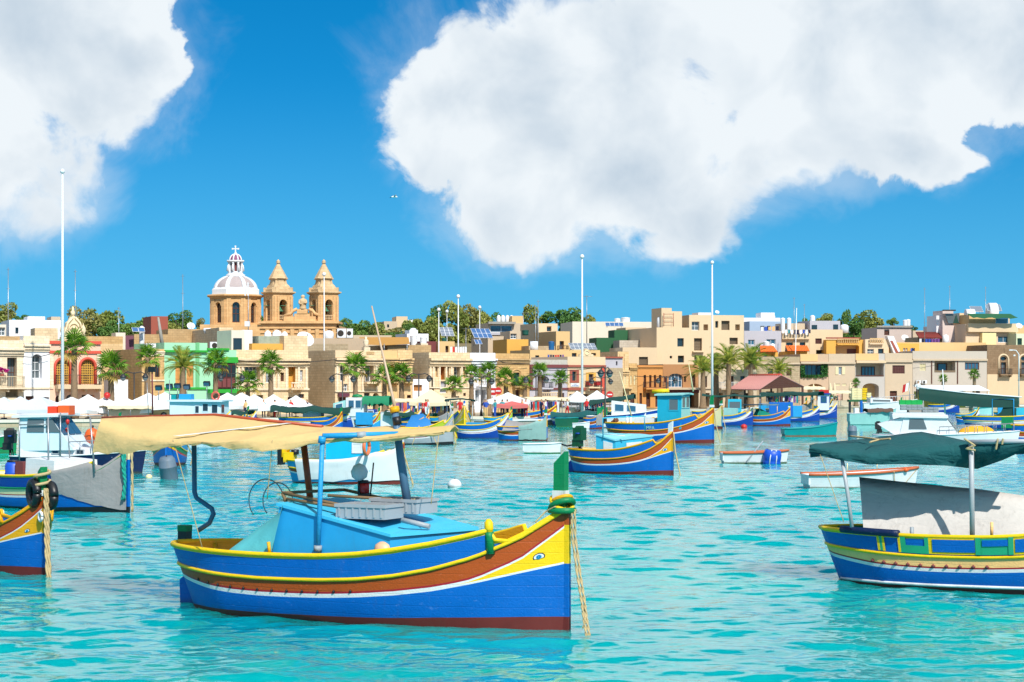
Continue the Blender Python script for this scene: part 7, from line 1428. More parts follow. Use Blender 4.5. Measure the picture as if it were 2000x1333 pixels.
# cruisers and work boats in the crowd by the quay
b = cruiser('white motor cruiser with a green roof boat moored near the golden house', 775, 836, 655, -8, B_['white'], 1.1, 1.5); x0, x1 = b.pl(680, 790, 0).x, b.pl(714, 790, 0).x; b.box('wheelhouse', x0, x1, 1.8, 1.0, b.pl(700, 777, 0).z, B_['white'], .05, 0, [('s', .15, .45, .45, .85, M['glassb'], B_['white']), ('s', .55, .85, .45, .85, M['glassb'], B_['white'])]); b.box('cabin', b.pl(655, 790, 0).x, x0, 1.8, .9, b.pl(665, 788, 0).z, B_['pale'], .1, -.3, [('s', .2, .7, .4, .85, M['glassb'], B_['white'])]); b.canopy(b.pl(713, 777, 0).x, b.pl(765, 780, 0).x, 2.2, b.pl(740, 776, 0).z, paint('striped green awning', C(20, 140, 96, .68), .8, .25), .0, .7, 0, seed=5); mb = MB(); mb.lathe([(.5, 0), (.4, .2), (.05, .26)], 10, b.pl(698, 776, 0)); mb.build('roof_cover', B_['green'], b.root)
b = mk_boat('work_boat', 'blue and white work boat with a glazed wheelhouse under dark nets', 800, 832, 660, -5, 'white', 1.5); b.box('wheelhouse', b.pl(690, 812, 0).x, b.pl(735, 812, 0).x, 1.6, .6, b.pl(700, 800, 0).z, B_['deep'], 0, 0, [('s', .1, .35, .25, .85, M['glassg'], B_['white']), ('s', .45, .6, .25, .85, M['glassg'], B_['white']), ('s', .7, .92, .25, .85, M['glassg'], B_['white'])])
def netboat(label, bow, wl, stern, x0, x1, py, mat, hang=.35, dz=0., sc='white', ww=2.4, sag=.3, wh=None):
    b = mk_boat('fishing_boat', label, bow, wl, stern, -8, sc, 1.6); z_ = b.pl((x0+x1)/2, py, 0).z; b.canopy(b.pl(x0, py, 0).x, b.pl(x1, py, 0).x, ww, z_, CL[mat], sag, hang, dz, pole=M['steel'], seed=int(x0)); return b
b = netboat('boat under a long dark green net canopy, in front of the grey side wall', 700, 836, 540, 535, 690, 793, 'dgreen', .5, -.1); b.box('cabin', -1.2, .4, 1.2, .6, 1.5, B_['white'])
netboat('boat beneath a low teal net canopy beside the trawler', 500, 842, 428, 428, 492, 803, 'dgreen', .2)
netboat('boat whose canopy sags between two masts, beside the clothes stalls', 822, 836, 752, 756, 850, 803, 'dgreen', .3, -.25)
netboat('boat with a broad teal net drooping low over its deck', 1200, 832, 1075, 1078, 1215, 806, 'teal', .45, .2, sag=.25)
b = netboat('boat with a steep dark green awning rising to its mast', 1262, 834, 1150, 1153, 1240, 784, 'dgreen', .3, .55, sag=.05)
netboat('boat with a flat dark green awning near the date palms', 1470, 832, 1376, 1372, 1500, 771, 'dgreen', .1)
netboat('boat behind the pontoon shaded by a black green net', 1100, 818, 1040, 1042, 1092, 791, 'dgreen', .5)
b = cruiser('white speedboat with dark blue trim behind the sagging teal net', 1292, 836, 1146, -5, B_['white'], 1.0, 1.6, stripe=B_['deep']); b.box('cabin', b.pl(1195, 795, 0).x, b.pl(1262, 790, 0).x, 1.7, 1.0, b.pl(1222, 783, 0).z, B_['white'], .1, .35, [('s', .1, .35, .35, .8, M['glassb'], B_['white']), ('s', .45, .7, .35, .8, M['glassb'], B_['white'])]); b.box('locker', b.pl(1166, 806, -.5).x, b.pl(1186, 806, -.5).x, .8, .9, 1.75, B_['green'])
b = cruiser('white motor boat with a cyan roof behind the aqua box cabin', 1470, 822, 1420, -6, B_['white'], 1.0, 1.3); b.box('wheelhouse', b.pl(1422, 790, 0).x, b.pl(1448, 790, 0).x, 1.6, .9, b.pl(1435, 780, 0).z, B_['cyan'], 0, 0, [('s', .1, .9, .3, .8, M['glassg'], B_['cyan'])])
b = mk_boat('fishing_boat', 'blue work boat with a plain blue superstructure behind the green tent', 1600, 824, 1500, -5, 'white', 1.5); b.box('deckhouse', b.pl(1502, 800, 0).x, b.pl(1548, 800, 0).x, 1.8, .5, b.pl(1525, 786, 0).z, B_['blue']); b.box('deckhouse', b.pl(1548, 805, 0).x, b.pl(1566, 805, 0).x, 1.7, .5, b.pl(1555, 793, 0).z, B_['sky'])
b = mk_boat('fishing_boat', 'boat with a small white wheelhouse and a red topped mast beyond the grey cloth bow', 1634, 818, 1574, -12, 'white', 1.7); b.box('wheelhouse', b.pl(1598, 790, 0).x, b.pl(1620, 790, 0).x, 1.4, .9, b.pl(1610, 771, 0).z, B_['white'], 0, 0, [('s', .3, .75, .5, .85, M['glassb'], B_['deep']), ('f', .15, .85, .5, .85, M['glassb'], B_['deep'])]); b.roofslab(b.pl(1596, 770, 0).x, b.pl(1622, 770, 0).x, 1.7, b.pl(1610, 769, 0).z, B_['deep'], .1); b.box('rail_box', b.pl(1600, 765, 0).x, b.pl(1619, 765, 0).x, 1.0, b.pl(1610, 768, 0).z, b.pl(1610, 762, 0).z, M['red'])
b = skiff('pale aqua launch with a blue post and a rolled brown awning', 1750, 830, 1655, 6, pm('faded aqua', (150, 210, 206), .76), B_['teal'], B_['white'], 1.05, 1.5, B=.14); b.box('post', b.pl(1680, 815, 0).x, b.pl(1684, 815, 0).x, .3, .8, b.pl(1682, 783, 0).z, B_['blue']); b.box('box', b.pl(1668, 812, 0).x, b.pl(1676, 812, 0).x, .5, .9, 1.55, B_['white']); b.canopy(b.pl(1690, 803, 0).x, b.pl(1740, 803, 0).x, 1.5, b.pl(1715, 800, 0).z, paint('brown awning', C(110, 84, 72, .6), .9), .05, .25, .05, pole=M['steel'])
b = cruiser('long white motor yacht with thin rails lying by the far quay', 1792, 816, 1684, 2, B_['white'], 1.6, 2.0, B=.13); rails(b, .1, .95, .6, 9); b.box('cabin', b.pl(1697, 785, 0).x, b.pl(1740, 785, 0).x, 1.8, 1.6, b.pl(1715, 778, 0).z, B_['white'], .1, .1, [('s', .1, .9, .3, .75, M['glassg'], B_['white'])])
b = mk_boat('fishing_boat', 'cyan boat under a very long dark green awning at the east side', 2075, 838, 1880, -3, 'white', 1.9); a, e = b.pl(1795, 762, 0), b.pl(1985, 778, 0); rows = []
for i in range(17): u = i/16; px = 1795+u*195; py = 760+u*16; p = b.pl(px, py, -1.1); q = b.pl(px, 781+u*14+6*math.sin(u*3.1), -1.15); f = b.pl(px, py+1, 1.1); rows.append([f-Vector((0, 0, .3)), f, f.lerp(p, .5)+Vector((0, 0, .08)), p, p.lerp(q, .5)+Vector((0, .04*math.sin(i), 0)), q])
mb = MB(); mb.sheet(rows, .03); mb.build('awning', CL['dgreen'], b.root); mb = MB(); mb.tube([b.pl(1792, 757, -1.12), b.pl(1890, 768, -1.12), b.pl(1996, 776, -1.12)], .06, 6); mb.build('awning_spar', B_['white'], b.root); b.box('cabin', b.pl(1974, 800, -.8).x, b.pl(2040, 800, -.8).x, 1.8, .8, b.pl(1990, 797, -.8).z, B_['cyan']); rows = [[b.pl(1975, 790, -1.1), b.pl(1985, 800, -1.1), b.pl(1985, 818, -1.1)], [b.pl(1962, 790, -1.0), b.pl(1955, 805, -1.0), b.pl(1935, 820, -1.0)]]; mb = MB(); mb.sheet(rows, .02); mb.build('side_curtain', CL['dgreen'], b.root)
b.poles([[b.pl(1938, 850, -1.15), b.pl(1938, 780, -1.15), b.pl(1980, 780, -1.15), b.pl(1980, 828, -1.15)]], .05, B_['sky'], 'frame'); b.poles([[b.pl(1966, 850, -.9), b.pl(1965, 787, -.9)], [b.pl(1846, 808, 0), b.pl(1841, 722, 0)]], [.08, .04], B_['white'], 'mast')

# filling the moorings
for bow, wl, stern, ang, sc, st, lab, k_ in ((668, 848, 604, -20, 'classic', 1.7, 'blue boat behind the rust orange canopy post', 0), (742, 842, 690, -14, 'pale', 1.6, 'pale boat by the foot of the leaning mast', 1), (1062, 824, 1016, -10, 'black', 1.5, 'small black banded boat lying at the pontoon edge', 0), (1178, 838, 1140, -20, 'classic', 1.6, 'small amber railed boat ahead of the speedboat', 2), (1246, 826, 1204, -10, 'white', 1.6, 'little white banded boat in front of the green locker', 0), (1518, 815, 1476, -12, 'pale', 1.7, 'pale boat moored behind the green tent', 1), (1576, 813, 1546, -24, 'classic', 1.8, 'amber railed boat behind the pale grey bow cloth', 0), (1392, 822, 1352, -12, 'white', 1.7, 'blue and white boat behind the cream tarpaulin bow', 2), (1762, 808, 1722, -8, 'classic', 1.7, 'amber railed boat beyond the white work raft', 0), (1990, 824, 1944, -16, 'pale', 1.7, 'pale boat by the blue pipe frame', 1), (1912, 826, 1868, -10, 'black', 1.5, 'black banded boat under the long awning', 0), (236, 862, 190, -12, 'classic', 1.6, 'blue boat beyond the navy cruiser', 2), (486, 838, 446, -14, 'black', 1.6, 'black banded boat next to the trawler stern', 0), (1000, 834, 944, -8, 'pale', 1.5, 'pale boat between the yellow bow and the grey tent', 0)):
    b = mk_boat('fishing_boat', lab, bow, wl, stern, ang, sc, st); b.post(B_['green'], .45, False)
    if k_ == 1: b.box('cabin', -.8, .6, .9, .5, 1.5, B_['sky'], .05, .05)
    if k_ == 2: b.cover(.7, CL['grey'], seed=int(bow), zb=.3)
# ---------------------------------------------------------------- palms and trees
TRK = paint('palm trunk', C(150, 124, 96, .75), .95, .5, .3, scale=5, bump=1.0); BARK = paint('tree bark', C(110, 92, 70, .55), .95, .4)
FAN = leafmat('fan palm leaf', C(30, 92, 22, .9), C(124, 168, 44, .95), 1.2, .35); DRY = leafmat('dry palm leaf', C(170, 140, 60, .75), C(196, 172, 90, .8), 1.2); DATE = leafmat('date palm leaf', C(96, 132, 44, 1.0), C(190, 190, 84, 1.0), 1.0, .4)
def fan_leaf(seed):
    r = random.Random(seed); mb = MB(); n = 15; pl = .9
    mb.tube([(0, 0, 0), (pl*.5, 0, .04), (pl, 0, 0)], [.03, .022, .015], 4, 0)
    for i in range(n):
        a = R(-118+236*i/(n-1)); L = (.95-.28*abs(i/(n-1)-.5))*r.uniform(.85, 1.12); w = .06; c, s_ = math.cos(a), math.sin(a); px_, py_ = -s_, c; dr = r.uniform(.16, .42)
        p0 = (pl, 0, 0); m_ = (pl+c*L*.58, s_*L*.58, .07-.05*abs(a)); e = (pl+c*L, s_*L, -dr)
        mb.add([p0, (m_[0]+px_*w, m_[1]+py_*w, m_[2]-.03), (m_[0], m_[1], m_[2]+.02), (m_[0]-px_*w, m_[1]-py_*w, m_[2]-.03), e], [(0, 1, 2), (0, 2, 3), (1, 4, 2), (2, 4, 3)], 0)
    return mb
def date_leaf(seed):
    r = random.Random(seed); mb = MB(); m = 26; L = 3.0; pts = [(L*(t-.18*t**3), 0, .9*t-1.7*t*t) for t in np.linspace(0, 1, 9)]; mb.tube(pts, [.05-.042*i/8 for i in range(9)], 4)
    for i in range(m):
        t = .12+.88*i/m; x = L*(t-.18*t**3); z = .9*t-1.7*t*t; l = .62*math.sin(math.pi*min(1, .18+t*.82))**.6*r.uniform(.85, 1.1)
        for sd in (-1, 1): mb.add([(x, 0, z), (x+.05, sd*.02, z+.02), (x+l*.55, sd*l*.8, z-.10*l+.12), (x+.0, sd*.03, z-.02)], [(0, 1, 2), (0, 2, 3)])
    return mb
FANS = [fan_leaf(i).mesh('frond', FAN) for i in range(4)]; FDRY = fan_leaf(9).mesh('dead_frond', DRY); DATES = [date_leaf(i).mesh('frond', DATE) for i in range(3)]
def palm(px, py_top, py_base, Y, label, kind='fan', spread=1.0, n=22, seed=0, r=.2, lean=0.):
    "py_top: top of the crown, spread in metres"
    rr = random.Random(seed+int(px)); b = P(px, HOR, Y); gz = ground_z(b.x, b.y); top = HC-(py_top-HOR)*Y/F; k = spread/1.9 if kind == 'fan' else spread/2.7; hc = top-gz-(.95 if kind == 'fan' else .9)*k
    t = thing('fan_palm' if kind == 'fan' else 'date_palm', label, 'palm tree', (b.x, b.y, gz), rr.uniform(0, 6), 'fan palms along the quay' if kind == 'fan' else 'date palms by the shelter')
    mb = MB(); prof = []
    for i in range(22):
        f = i/21; q = r*(1.12-.32*f+(.35*(1-f)**6))*(1+.07*(i % 2)); prof.append((q, hc*f))
    prof += [(r*.9, hc+.15*k), (r*.4, hc+.35*k)]
    mb.lathe(prof, 10, mi=0); mb.build('trunk', TRK, t)
    for i in range(n):
        f = (i+.5)/n; az_ = i*2.399+rr.uniform(-.3, .3); el_ = R(84-128*f**1.15 if kind == 'fan' else 82-100*f)+rr.uniform(-.12, .12); s_ = k*rr.uniform(.85, 1.12)
        M_ = Matrix.Rotation(az_, 4, 'Z') @ Matrix.Rotation(-el_, 4, 'Y') @ Matrix.Rotation(rr.uniform(-.5, .5), 4, 'X')
        dead = kind == 'fan' and f > .9
        o = mobj('dead_frond' if dead else 'frond', FDRY if dead else rr.choice(FANS if kind == 'fan' else DATES), t, (0, 0, hc+.2*k)); o.rotation_euler = M_.to_euler(); o.scale = (s_,)*3
    return t
YQ = lambda px: ipl(QUAY, (px-1000)/1000*50)+4
for px, pt, sp, lab, Y in ((145, 664, 2.05, 'tall fan palm with a thick trunk in front of the pink house', 184), (217, 706, 2.0, 'fan palm between the pink house and the double lantern', 185), (288, 687, 1.6, 'fan palm with a shaggy trunk beside the brown stone flank', 187), (421, 697, 1.75, 'fan palm in front of the maroon timber balcony', 189), (484, 737, 1.7, 'short fan palm at the foot of the ornate limestone house', 190), (529, 699, 1.7, 'fan palm in the middle of the ornate limestone house front', 191), (694, 704, 1.75, 'fan palm beside the tall arch and its statue', 192), (751, 725, 1.6, 'slim fan palm in front of the narrow yellow house', 194), (784, 722, 1.7, 'fan palm close to the golden doorway by the alley', 193), (886, 744, 1.35, 'low fan palm below the tall white framed arch', 196), (921, 724, 1.35, 'fan palm at the joint of honey stone and whitewash', 197), (955, 718, 1.35, 'fan palm in front of the white loggia, nearest the no entry signs', 197), (988, 731, 1.5, 'bushy fan palm before the brown house', 198), (1025, 742, 1.1, 'small fan palm near the green shuttered door', 199), (1054, 719, 1.3, 'fan palm standing by the iron balcony of the maroon banded house', 200), (1094, 732, 1.25, 'fan palm at the corner of the cream pub', 201), (1672, 744, .85, 'little fan palm between the closed parasols and the yellow crates', 270), (1842, 736, .9, 'small fan palm behind the white awning, beside the air conditioners', 276), (1903, 727, 1.1, 'fan palm rising behind the white awning under the red framed window', 278)):
    palm(px, pt, 790, Y, lab, 'fan', sp, 19, r=.3 if px < 300 else .25)
for px, pt, sp, lab, Y in ((357, 706, 2.3, 'date palm with long feathery fronds in front of the mint house', 188), (1373, 715, 2.6, 'date palm at the west end of the group by the tall white flagpole', 246), (1399, 712, 2.4, 'date palm half hidden behind the tall flagpole', 250), (1423, 697, 2.9, 'tallest date palm with a dark trunk left of the red roof'.replace('left of', 'before'), 247), (1466, 698, 3.2, 'broad date palm rising directly behind the red roof', 262), (1522, 717, 2.3, 'date palm showing over the ridge end of the red roof', 266)):
    palm(px, pt, 790, Y, lab, 'date', sp, 34, r=.34)
TL = [leafmat('olive green foliage', C(112, 130, 58, .9), C(166, 168, 88, .95), .35, .2), leafmat('deep green foliage', C(76, 118, 56, .95), C(120, 150, 70, .95), .35, .2), leafmat('dry foliage', C(132, 134, 72, .95), C(166, 156, 96, .95), .3, .2)]
def clump_mesh(seed, n=330):
    r = np.random.RandomState(seed); mb = MB()
    for c in range(12):
        cc = r.normal(0, .42, 3)*np.array([1, 1, .75]); R0 = r.uniform(.26, .48)
        for i in range(n//12):
            v = r.normal(0, 1, 3); v /= np.linalg.norm(v); p = Vector(cc+v*R0*r.uniform(.7, 1.05)); s_ = r.uniform(.045, .085); a = Vector(r.normal(0, 1, 3)).normalized()*s_; b = a.cross(Vector(r.normal(0, 1, 3))).normalized()*s_*.8; mb.add([p-a, p-b, p+a, p+b], [(0, 1, 2, 3)])
    return mb
CLS = [clump_mesh(i, 3600) for i in range(4)]; CLM = {(i, j): CLS[i].mesh('crown', TL[j]) for i in range(4) for j in range(3)}
def tree(px, pyt, w, h, Y, kind, label, cat='tree', name='tree'):
    "w,h of the crown in photo pixels"
    k = Y/F; b = P(px, HOR, Y); g = ground_z(b.x, b.y); top = HC-(pyt-HOR)*k; cz = top-h*k/2; t = thing(name, label, cat, (b.x, b.y, g), rng.uniform(0, 6)); zc = cz-g
    mb = MB(); mb.tube([(0, 0, -.3), (.1, 0, zc*.5), (0, .1, zc)], [.35, .26, .12], 7)
    for i in range(4): a = i*1.6; mb.tube([(.05, 0, zc*.6), (math.cos(a)*w*k*.25, math.sin(a)*w*k*.25, zc+h*k*.15)], [.14, .05], 5)
    mb.build('trunk', BARK, t); o = mobj('crown', CLM[(rng.randrange(4), kind)], t, (0, 0, zc)); o.scale = (w*k*.66, w*k*.66, h*k*.62); return t
TR = [(12, 594, 46, 40, 400, 0, 'olive tree top at the west edge above the white room'), (48, 616, 26, 20, 400, 1, 'small dark bush beside the olive tree top'), (160, 604, 50, 60, 400, 2, 'brownish tree just east of the carved pediment'), (196, 606, 52, 74, 405, 0, 'round tree with an orange tinted crown near the thin mast'), (222, 628, 50, 50, 400, 1, 'green bushy tree right behind the roof stair hut'.replace('right ', '')), (262, 632, 60, 46, 410, 0, 'low broad tree between the mast and the water tank'), (290, 622, 44, 56, 408, 1, 'dark green tree beside the ochre brick house'), (322, 630, 50, 40, 405, 0, 'olive bush in front of the ochre brick house'), (350, 610, 46, 44, 410, 1, 'tree with thin mast rising before it, west of the dome'), (392, 628, 24, 30, 400, 2, 'sparse tree touching the church drum'), (515, 618, 30, 40, 420, 1, 'tree seen between the dome and the first bell tower'), (600, 612, 26, 20, 420, 1, 'small tree beside the statue on the church front'), (676, 632, 44, 44, 400, 1, 'tree just past the second bell tower'), (706, 628, 50, 46, 410, 1, 'dark tree in front of the far hillside house, by the leaning spar'), (730, 634, 46, 44, 395, 0, 'olive tree under the leaning spar tip'), (772, 648, 60, 36, 385, 2, 'dry bushes below the far pale hillside house'), (798, 640, 40, 34, 390, 1, 'dark shrub beside the far white wall'), (828, 622, 56, 60, 400, 0, 'olive tree at the west end of the wood behind the flagpoles'), (856, 612, 56, 70, 405, 1, 'green tree behind the thin second flagpole'), (884, 606, 60, 80, 400, 0, 'tallest olive crown behind the white flagpole'), (914, 612, 60, 76, 405, 2, 'dry brown crown beside the white flagpole'), (936, 608, 40, 70, 410, 0, 'slender olive tree next to the third flagpole'), (958, 616, 40, 60, 420, 1, 'tree against the side of the glass fronted villa'), (1038, 611, 56, 70, 400, 0, 'olive tree between the glass villa and the twin antennas'), (1108, 604, 58, 60, 400, 1, 'open crowned tree alone west of the tall flagpole'), (1148, 616, 30, 36, 420, 0, 'thin tree beside the ridge house'), (1620, 614, 40, 26, 380, 0, 'light green crown above the lavender roof storey'), (1652, 618, 30, 60, 375, 1, 'narrow dark tree beside the white roof tanks'), (1684, 610, 56, 44, 372, 0, 'big round crowned pine on the east ridge'), (1672, 634, 50, 50, 368, 1, 'dark undergrowth tree below the round pine'), (1704, 636, 26, 44, 370, 0, 'small light tree east of the round pine'), (1743, 621, 18, 16, 335, 1, 'small dark conifer on the shell pink roof'), (1780, 638, 20, 14, 350, 1, 'tiny dark bush at the roof edge of the tan house'), (1573, 622, 14, 40, 350, 1, 'thin cypress behind the roof pipe'), (750, 652, 90, 34, 340, 1, 'low green shrubs behind the roof tanks'), (640, 640, 40, 40, 400, 0, 'bush behind the second bell tower base')]
for q in TR: tree(*q)
# ---------------------------------------------------------------- lamps, poles and masts
def lantern(px, py, Y, label, arms=1.0, rz=0):
    b = P(px, HOR, Y); t = thing('street_lamp', label, 'street lamp', (b.x, b.y, QZ), rz); h = HC-(py-HOR)*Y/F-QZ; mb = MB(); mb.lathe([(.16, 0), (.12, .5), (.07, .7), (.055, h)], 8); mb.tube([(-arms, 0, h-.2), (-arms*.6, 0, h+.02), (0, 0, h-.12), (arms*.6, 0, h+.02), (arms, 0, h-.2)], .05, 6); mb.build('post', M['iron'], t)
    for s_ in (-1, 1):
        mb = MB(); c_ = (s_*arms, 0, h-.2); mb.lathe([(.02, .06), (.12, 0), (.30, -.22), (.31, -.28)], 10, c_); o = mb.build('lamp_shade', M['iron'], t); mb = MB(); mb.lathe([(.27, -.28), (.22, -.45), (.1, -.6), (.01, -.62)], 10, c_); mb.build('lamp_glass', M['glassg'], o)
for q in ((262, 727, 180, 'double lantern in front of the brown stone flank'), (452, 729, 187, 'double lantern beside the mint house with green awnings'), (669, 731, 187, 'double lantern near the plum shop sign'), (818, 730, 192, 'double lantern by the low white wall of the alley'), (940, 736, 194, 'double lantern partly behind a palm at the white loggia house'), (1047, 733, 195, 'double lantern at the iron balcony house'), (1174, 737, 212, 'double lantern at the red pilaster of the pub'), (1302, 736, 232, 'double lantern before the brown orange house')): lantern(*q)
lantern(1182, 718, 160, 'tall dark lantern standing near the water at the pub corner', .35)
b_ = P(1990, HOR, 276); t = thing('street_lamp', 'tall white curved street light at the old blackened house', 'street lamp', (b_.x, b_.y, QZ)); h = HC-(684-HOR)*276/F-QZ; mb = MB(); mb.tube([(0, 0, 0), (0, 0, h-.6), (-.4, 0, h-.05), (-1.0, 0, h)], .07, 6); mb.build('post', M['white'], t); mb = MB(); mb.box(-1.35, -.12, h-.08, -.85, .12, h+.06); mb.box(-.75, -.1, h-.85, -.5, .1, h-.65); mb.build('lamp_head', M['white'], t)
for q in ((122, 340, 178, 'very tall white flagpole in front of the pink house', .16), (1137, 506, 196, 'tall white flagpole in front of the cream pub', .13), (1391, 517, 228, 'tall white flagpole by the date palms', .15), (895, 583, 232, 'white flagpole on the honey stone house roof', .1), (857, 609, 234, 'shorter white flagpole over the yellow roof room', .09), (633, 540, 215, 'white flagpole in front of the second bell tower', .09), (937, 604, 260, 'thin white flagpole before the wood by the solar panels', .08), (873, 612, 262, 'thinnest flagpole standing against the wood', .06)): pole(*q)
pole(1551, 602, 292, 'white pole rising past the straight orange tile awning', .09, ball=False, pxt=1556)
for q in ((16, 523, 226, 9, 'rust streaked guyed mast at the west edge'), (147, 527, 230, 9, 'thin lattice mast behind the carved pediment'), (232, 600, 236, 5, 'thin mast over the ruined parapet wall'), (357, 536, 250, 9, 'tall thin mast before the long brown house'), (485, 553, 240, 7, 'mast with white panel antennas in front of the dome'), (1046, 596, 258, 8, 'first of the twin whip antennas beside the cream tower house'), (1051, 586, 258, 8, 'second, taller whip antenna beside the cream tower house'), (1806, 562, 306, 9, 'dark thin mast above the red lean-to roof'), (1855, 558, 314, 8, 'guyed mast on the blush pink house'), (1925, 560, 312, 8, 'faint thin mast behind the solar heaters'), (1551, 581, 296, 5, 'leaning aerial beside the white pole'), (1571, 594, 312, 6, 'weather vane mast on the cream house roof'), (910, 640, 250, 2.5, 'small cross shaped aerial on a roof amid the wood'), (1022, 610, 275, 2, 'yagi aerial on the glass fronted villa'), (1146, 577, 245, 3, 'whip aerial beside the tall flagpole')):
    px, py, Y, hh, lab = q; v = P(px, py, Y); gz = max(ground_z(v.x, v.y)+2, v.z-hh-3); antenna((v.x, v.y, gz), v.z-gz, lab, 'yagi' if hh < 4 else 'bars', None, .05)
pole(318, 620, 214, 'thick grey pipe standing on the roof of the stone house', .22, ball=False, mat='concrete', name='roof_pipe', cat='pipe', pxt=309, zb=7.5)
v = P(480, 560, 239); t = thing('antenna', 'pair of white panel antennas with a box below, before the dome', 'antenna', (v.x, v.y, 9)); k = 239/F
mb = MB(); [mb.box(x0, -.08, HC-(578-HOR)*k-9, x0+.16, .1, HC-(552-HOR)*k-9) for x0 in (-.14, .2)]; mb.build('panel', M['white'], t); mb = MB(); mb.box(-.1, -.3, HC-(638-HOR)*k-9, .5, .2, HC-(628-HOR)*k-9); mb.build('box', M['white'], t)
# roof things
for q in (('h4', 276+1, 11, 637, 'white ribbed water tank beside small solar panels on the slope', 'tankw', 18, 'tub'), ('a8', 405, 14, 641, 'white hooded tank on the brown roof below the dome', 'tankw', 8, 'drum'), ('h6', 523, 15, 646, 'first white lidded tank on the sage roof room', 'tankw', 4, 'dome'), ('h6', 541, 20, 645, 'second, wider white tank on the sage roof room', 'tankw', 4, 'dome'), ('h6', 556, 14, 648, 'third tank beside the big white dish', 'tankw', 4, 'dome'), ('c1', 642, 20, 646, 'large white tank standing in front of the second bell tower', 'tankw', 2, 'dome'), ('c4', 807, 14, 641, 'rounded white tank on the stepped roof room', 'tankw', 1.5, 'dome'), ('c3', 808, 14, 655, 'white tapered tank by the ochre awning', 'tankw', 3, 'tub'), ('c3', 827, 14, 658, 'white tank next to the maroon wall', 'tankw', 3, 'tub'), ('c5', 868, 10, 660, 'dark green tub below the small solar panel', 'tankg', 5, 'tub'), ('c9', 964, 11, 664, 'round white tank under the blue solar panels', 'tankw', 1.5, 'tub'), ('c10b', 1026, 14, 645, 'aqua metal drum tank near the olive tree', 'tankg', 2, 'tub'), ('c13', 1077, 12, 667, 'bright blue round tank on the stone roof wall', 'tankb', 2, 'tub'), ('c13', 1043, 15, 667, 'white cylinder solar heater on the stone roof wall', 'tankw', 2, 'drum'), ('d5', 1288, 10, 619, 'white round tank at the foot of the roof stair tower', 'tankw', 2, 'dome'), ('d1', 1206, 12, 622, 'first of the white tanks on the long ridge house', 'tankw', 4, 'tub'), ('d1', 1222, 18, 620, 'second, wider tank on the long ridge house', 'tankw', 4, 'tub'), ('d7', 1509, 11, 617, 'tapered white tank on the white ridge house', 'tankw', 1, 'tub'), ('d10', 1529, 9, 621, 'first of the two white tubs over the washing', 'tankw', 2, 'tub'), ('d10', 1541, 9, 621, 'second white tub over the washing', 'tankw', 2, 'tub'), ('d11', 1587, 10, 616, 'white tub on the lavender roof storey', 'tankw', 3, 'tub'), ('d11', 1649, 17, 634, 'white rounded tanks beside the narrow dark tree', 'tankw', 1, 'dome'), ('d12', 1497, 13, 667, 'white tank over the hipped orange awning', 'tankw', 2, 'tub'), ('d12', 1509, 9, 671, 'small white capped tank next to the hipped orange awning', 'tankw', 2.5, 'dome'), ('d10', 1567, 10, 671, 'white low tank on the straight orange awning', 'tankw', .3, 'dome'), ('e4', 1768, 9, 625, 'first white tub on the shell pink ridge house', 'tankw', 2, 'tub'), ('e4', 1774, 9, 624, 'second white tub on the shell pink ridge house', 'tankw', 2.5, 'tub'), ('e7', 1840, 12, 640, 'dark blue plastic tank between red roof and pink house', 'tankb', 2, 'tub'), ('e6', 1847, 13, 654, 'white upright tank beside the red lean-to', 'tankw', 1, 'dome'), ('f2', 1894, 17, 604, 'white horizontal tank on the green awning house', 'tankw', 3, 'drum'), ('f2', 1938, 16, 592, 'silver solar heater drum, highest on the east roofs', 'tankw', 4, 'drum')):
    key, px, pw, py, lab, mt, ins, kd = q; tank(BB[key], px, pw, py, lab, mt, ins, kd)
for i, px in enumerate((974, 982.5, 991, 999)): tank(BB['c8'], px, 8, 616, ('white ball tank nearest the olive wood, first of four on the glass villa', 'second white ball tank of four on the glass villa', 'third white ball tank of four on the glass villa', 'white ball tank nearest the roof room, last of four on the glass villa')[i], 'tankw', 2, 'dome', 'white tanks on the glass fronted villa')
for key, px, py, w, h, nx, nz, lab, ins, mt in (('h8', 943, 664, 2.5, 1.5, 4, 2, 'large blue solar panel of eight cells near the ochre house', 14, 'solar'), ('h8', 934, 676, .9, .7, 2, 1, 'small lower pair of blue solar cells', 13, 'solar'), ('c5', 874, 660, 1.7, 1.5, 3, 3, 'steep small solar panel grid over the green tub', 8, 'solargrey'), ('h11', 1139, 686, 3.7, 1.0, 6, 2, 'long grey solar panel row over the cream pub', 13, 'solargrey'), ('d1', 1200, 640, 3.0, .8, 4, 1, 'flat blue solar panel on the white ridge house', -3, 'solar'), ('f2', 1908, 612, 2.0, 1.2, 1, 1, 'first grey solar heater panel on the green awning house', 3, 'solargrey'), ('f2', 1942, 610, 2.4, 1.4, 1, 1, 'second grey solar heater panel, under the silver drum', 3, 'solargrey'), ('h4', 270, 652, 1.4, .6, 2, 1, 'pair of small blue solar panels by the ribbed tank', 17, 'solar')):
    b = BB[key]; v = b.at(px, py, ins); solar(v, w, h, nx, nz, lab, 48, b.th, mt)
for key, px, py, ins, r_, lab in (('h6', 596.5, 672, 2, .95, 'big white satellite dish by the bell tower'), ('a6', 373, 641, 2, .5, 'white dish on the large brown stone house'), ('e4', 1768, 664, -4, .6, 'silver mesh dish in front of the shell pink house'), ('d6', 1401, 612, 2, .3, 'small white ball dish on the widest apartment block'), ('f3', 1991, 640, -3, .5, 'white dish at the east edge of the roofs')): dish(BB[key].at(px, py, ins)-Vector((0, 0, r_*.6)), r_, lab, rz=BB[key].th)
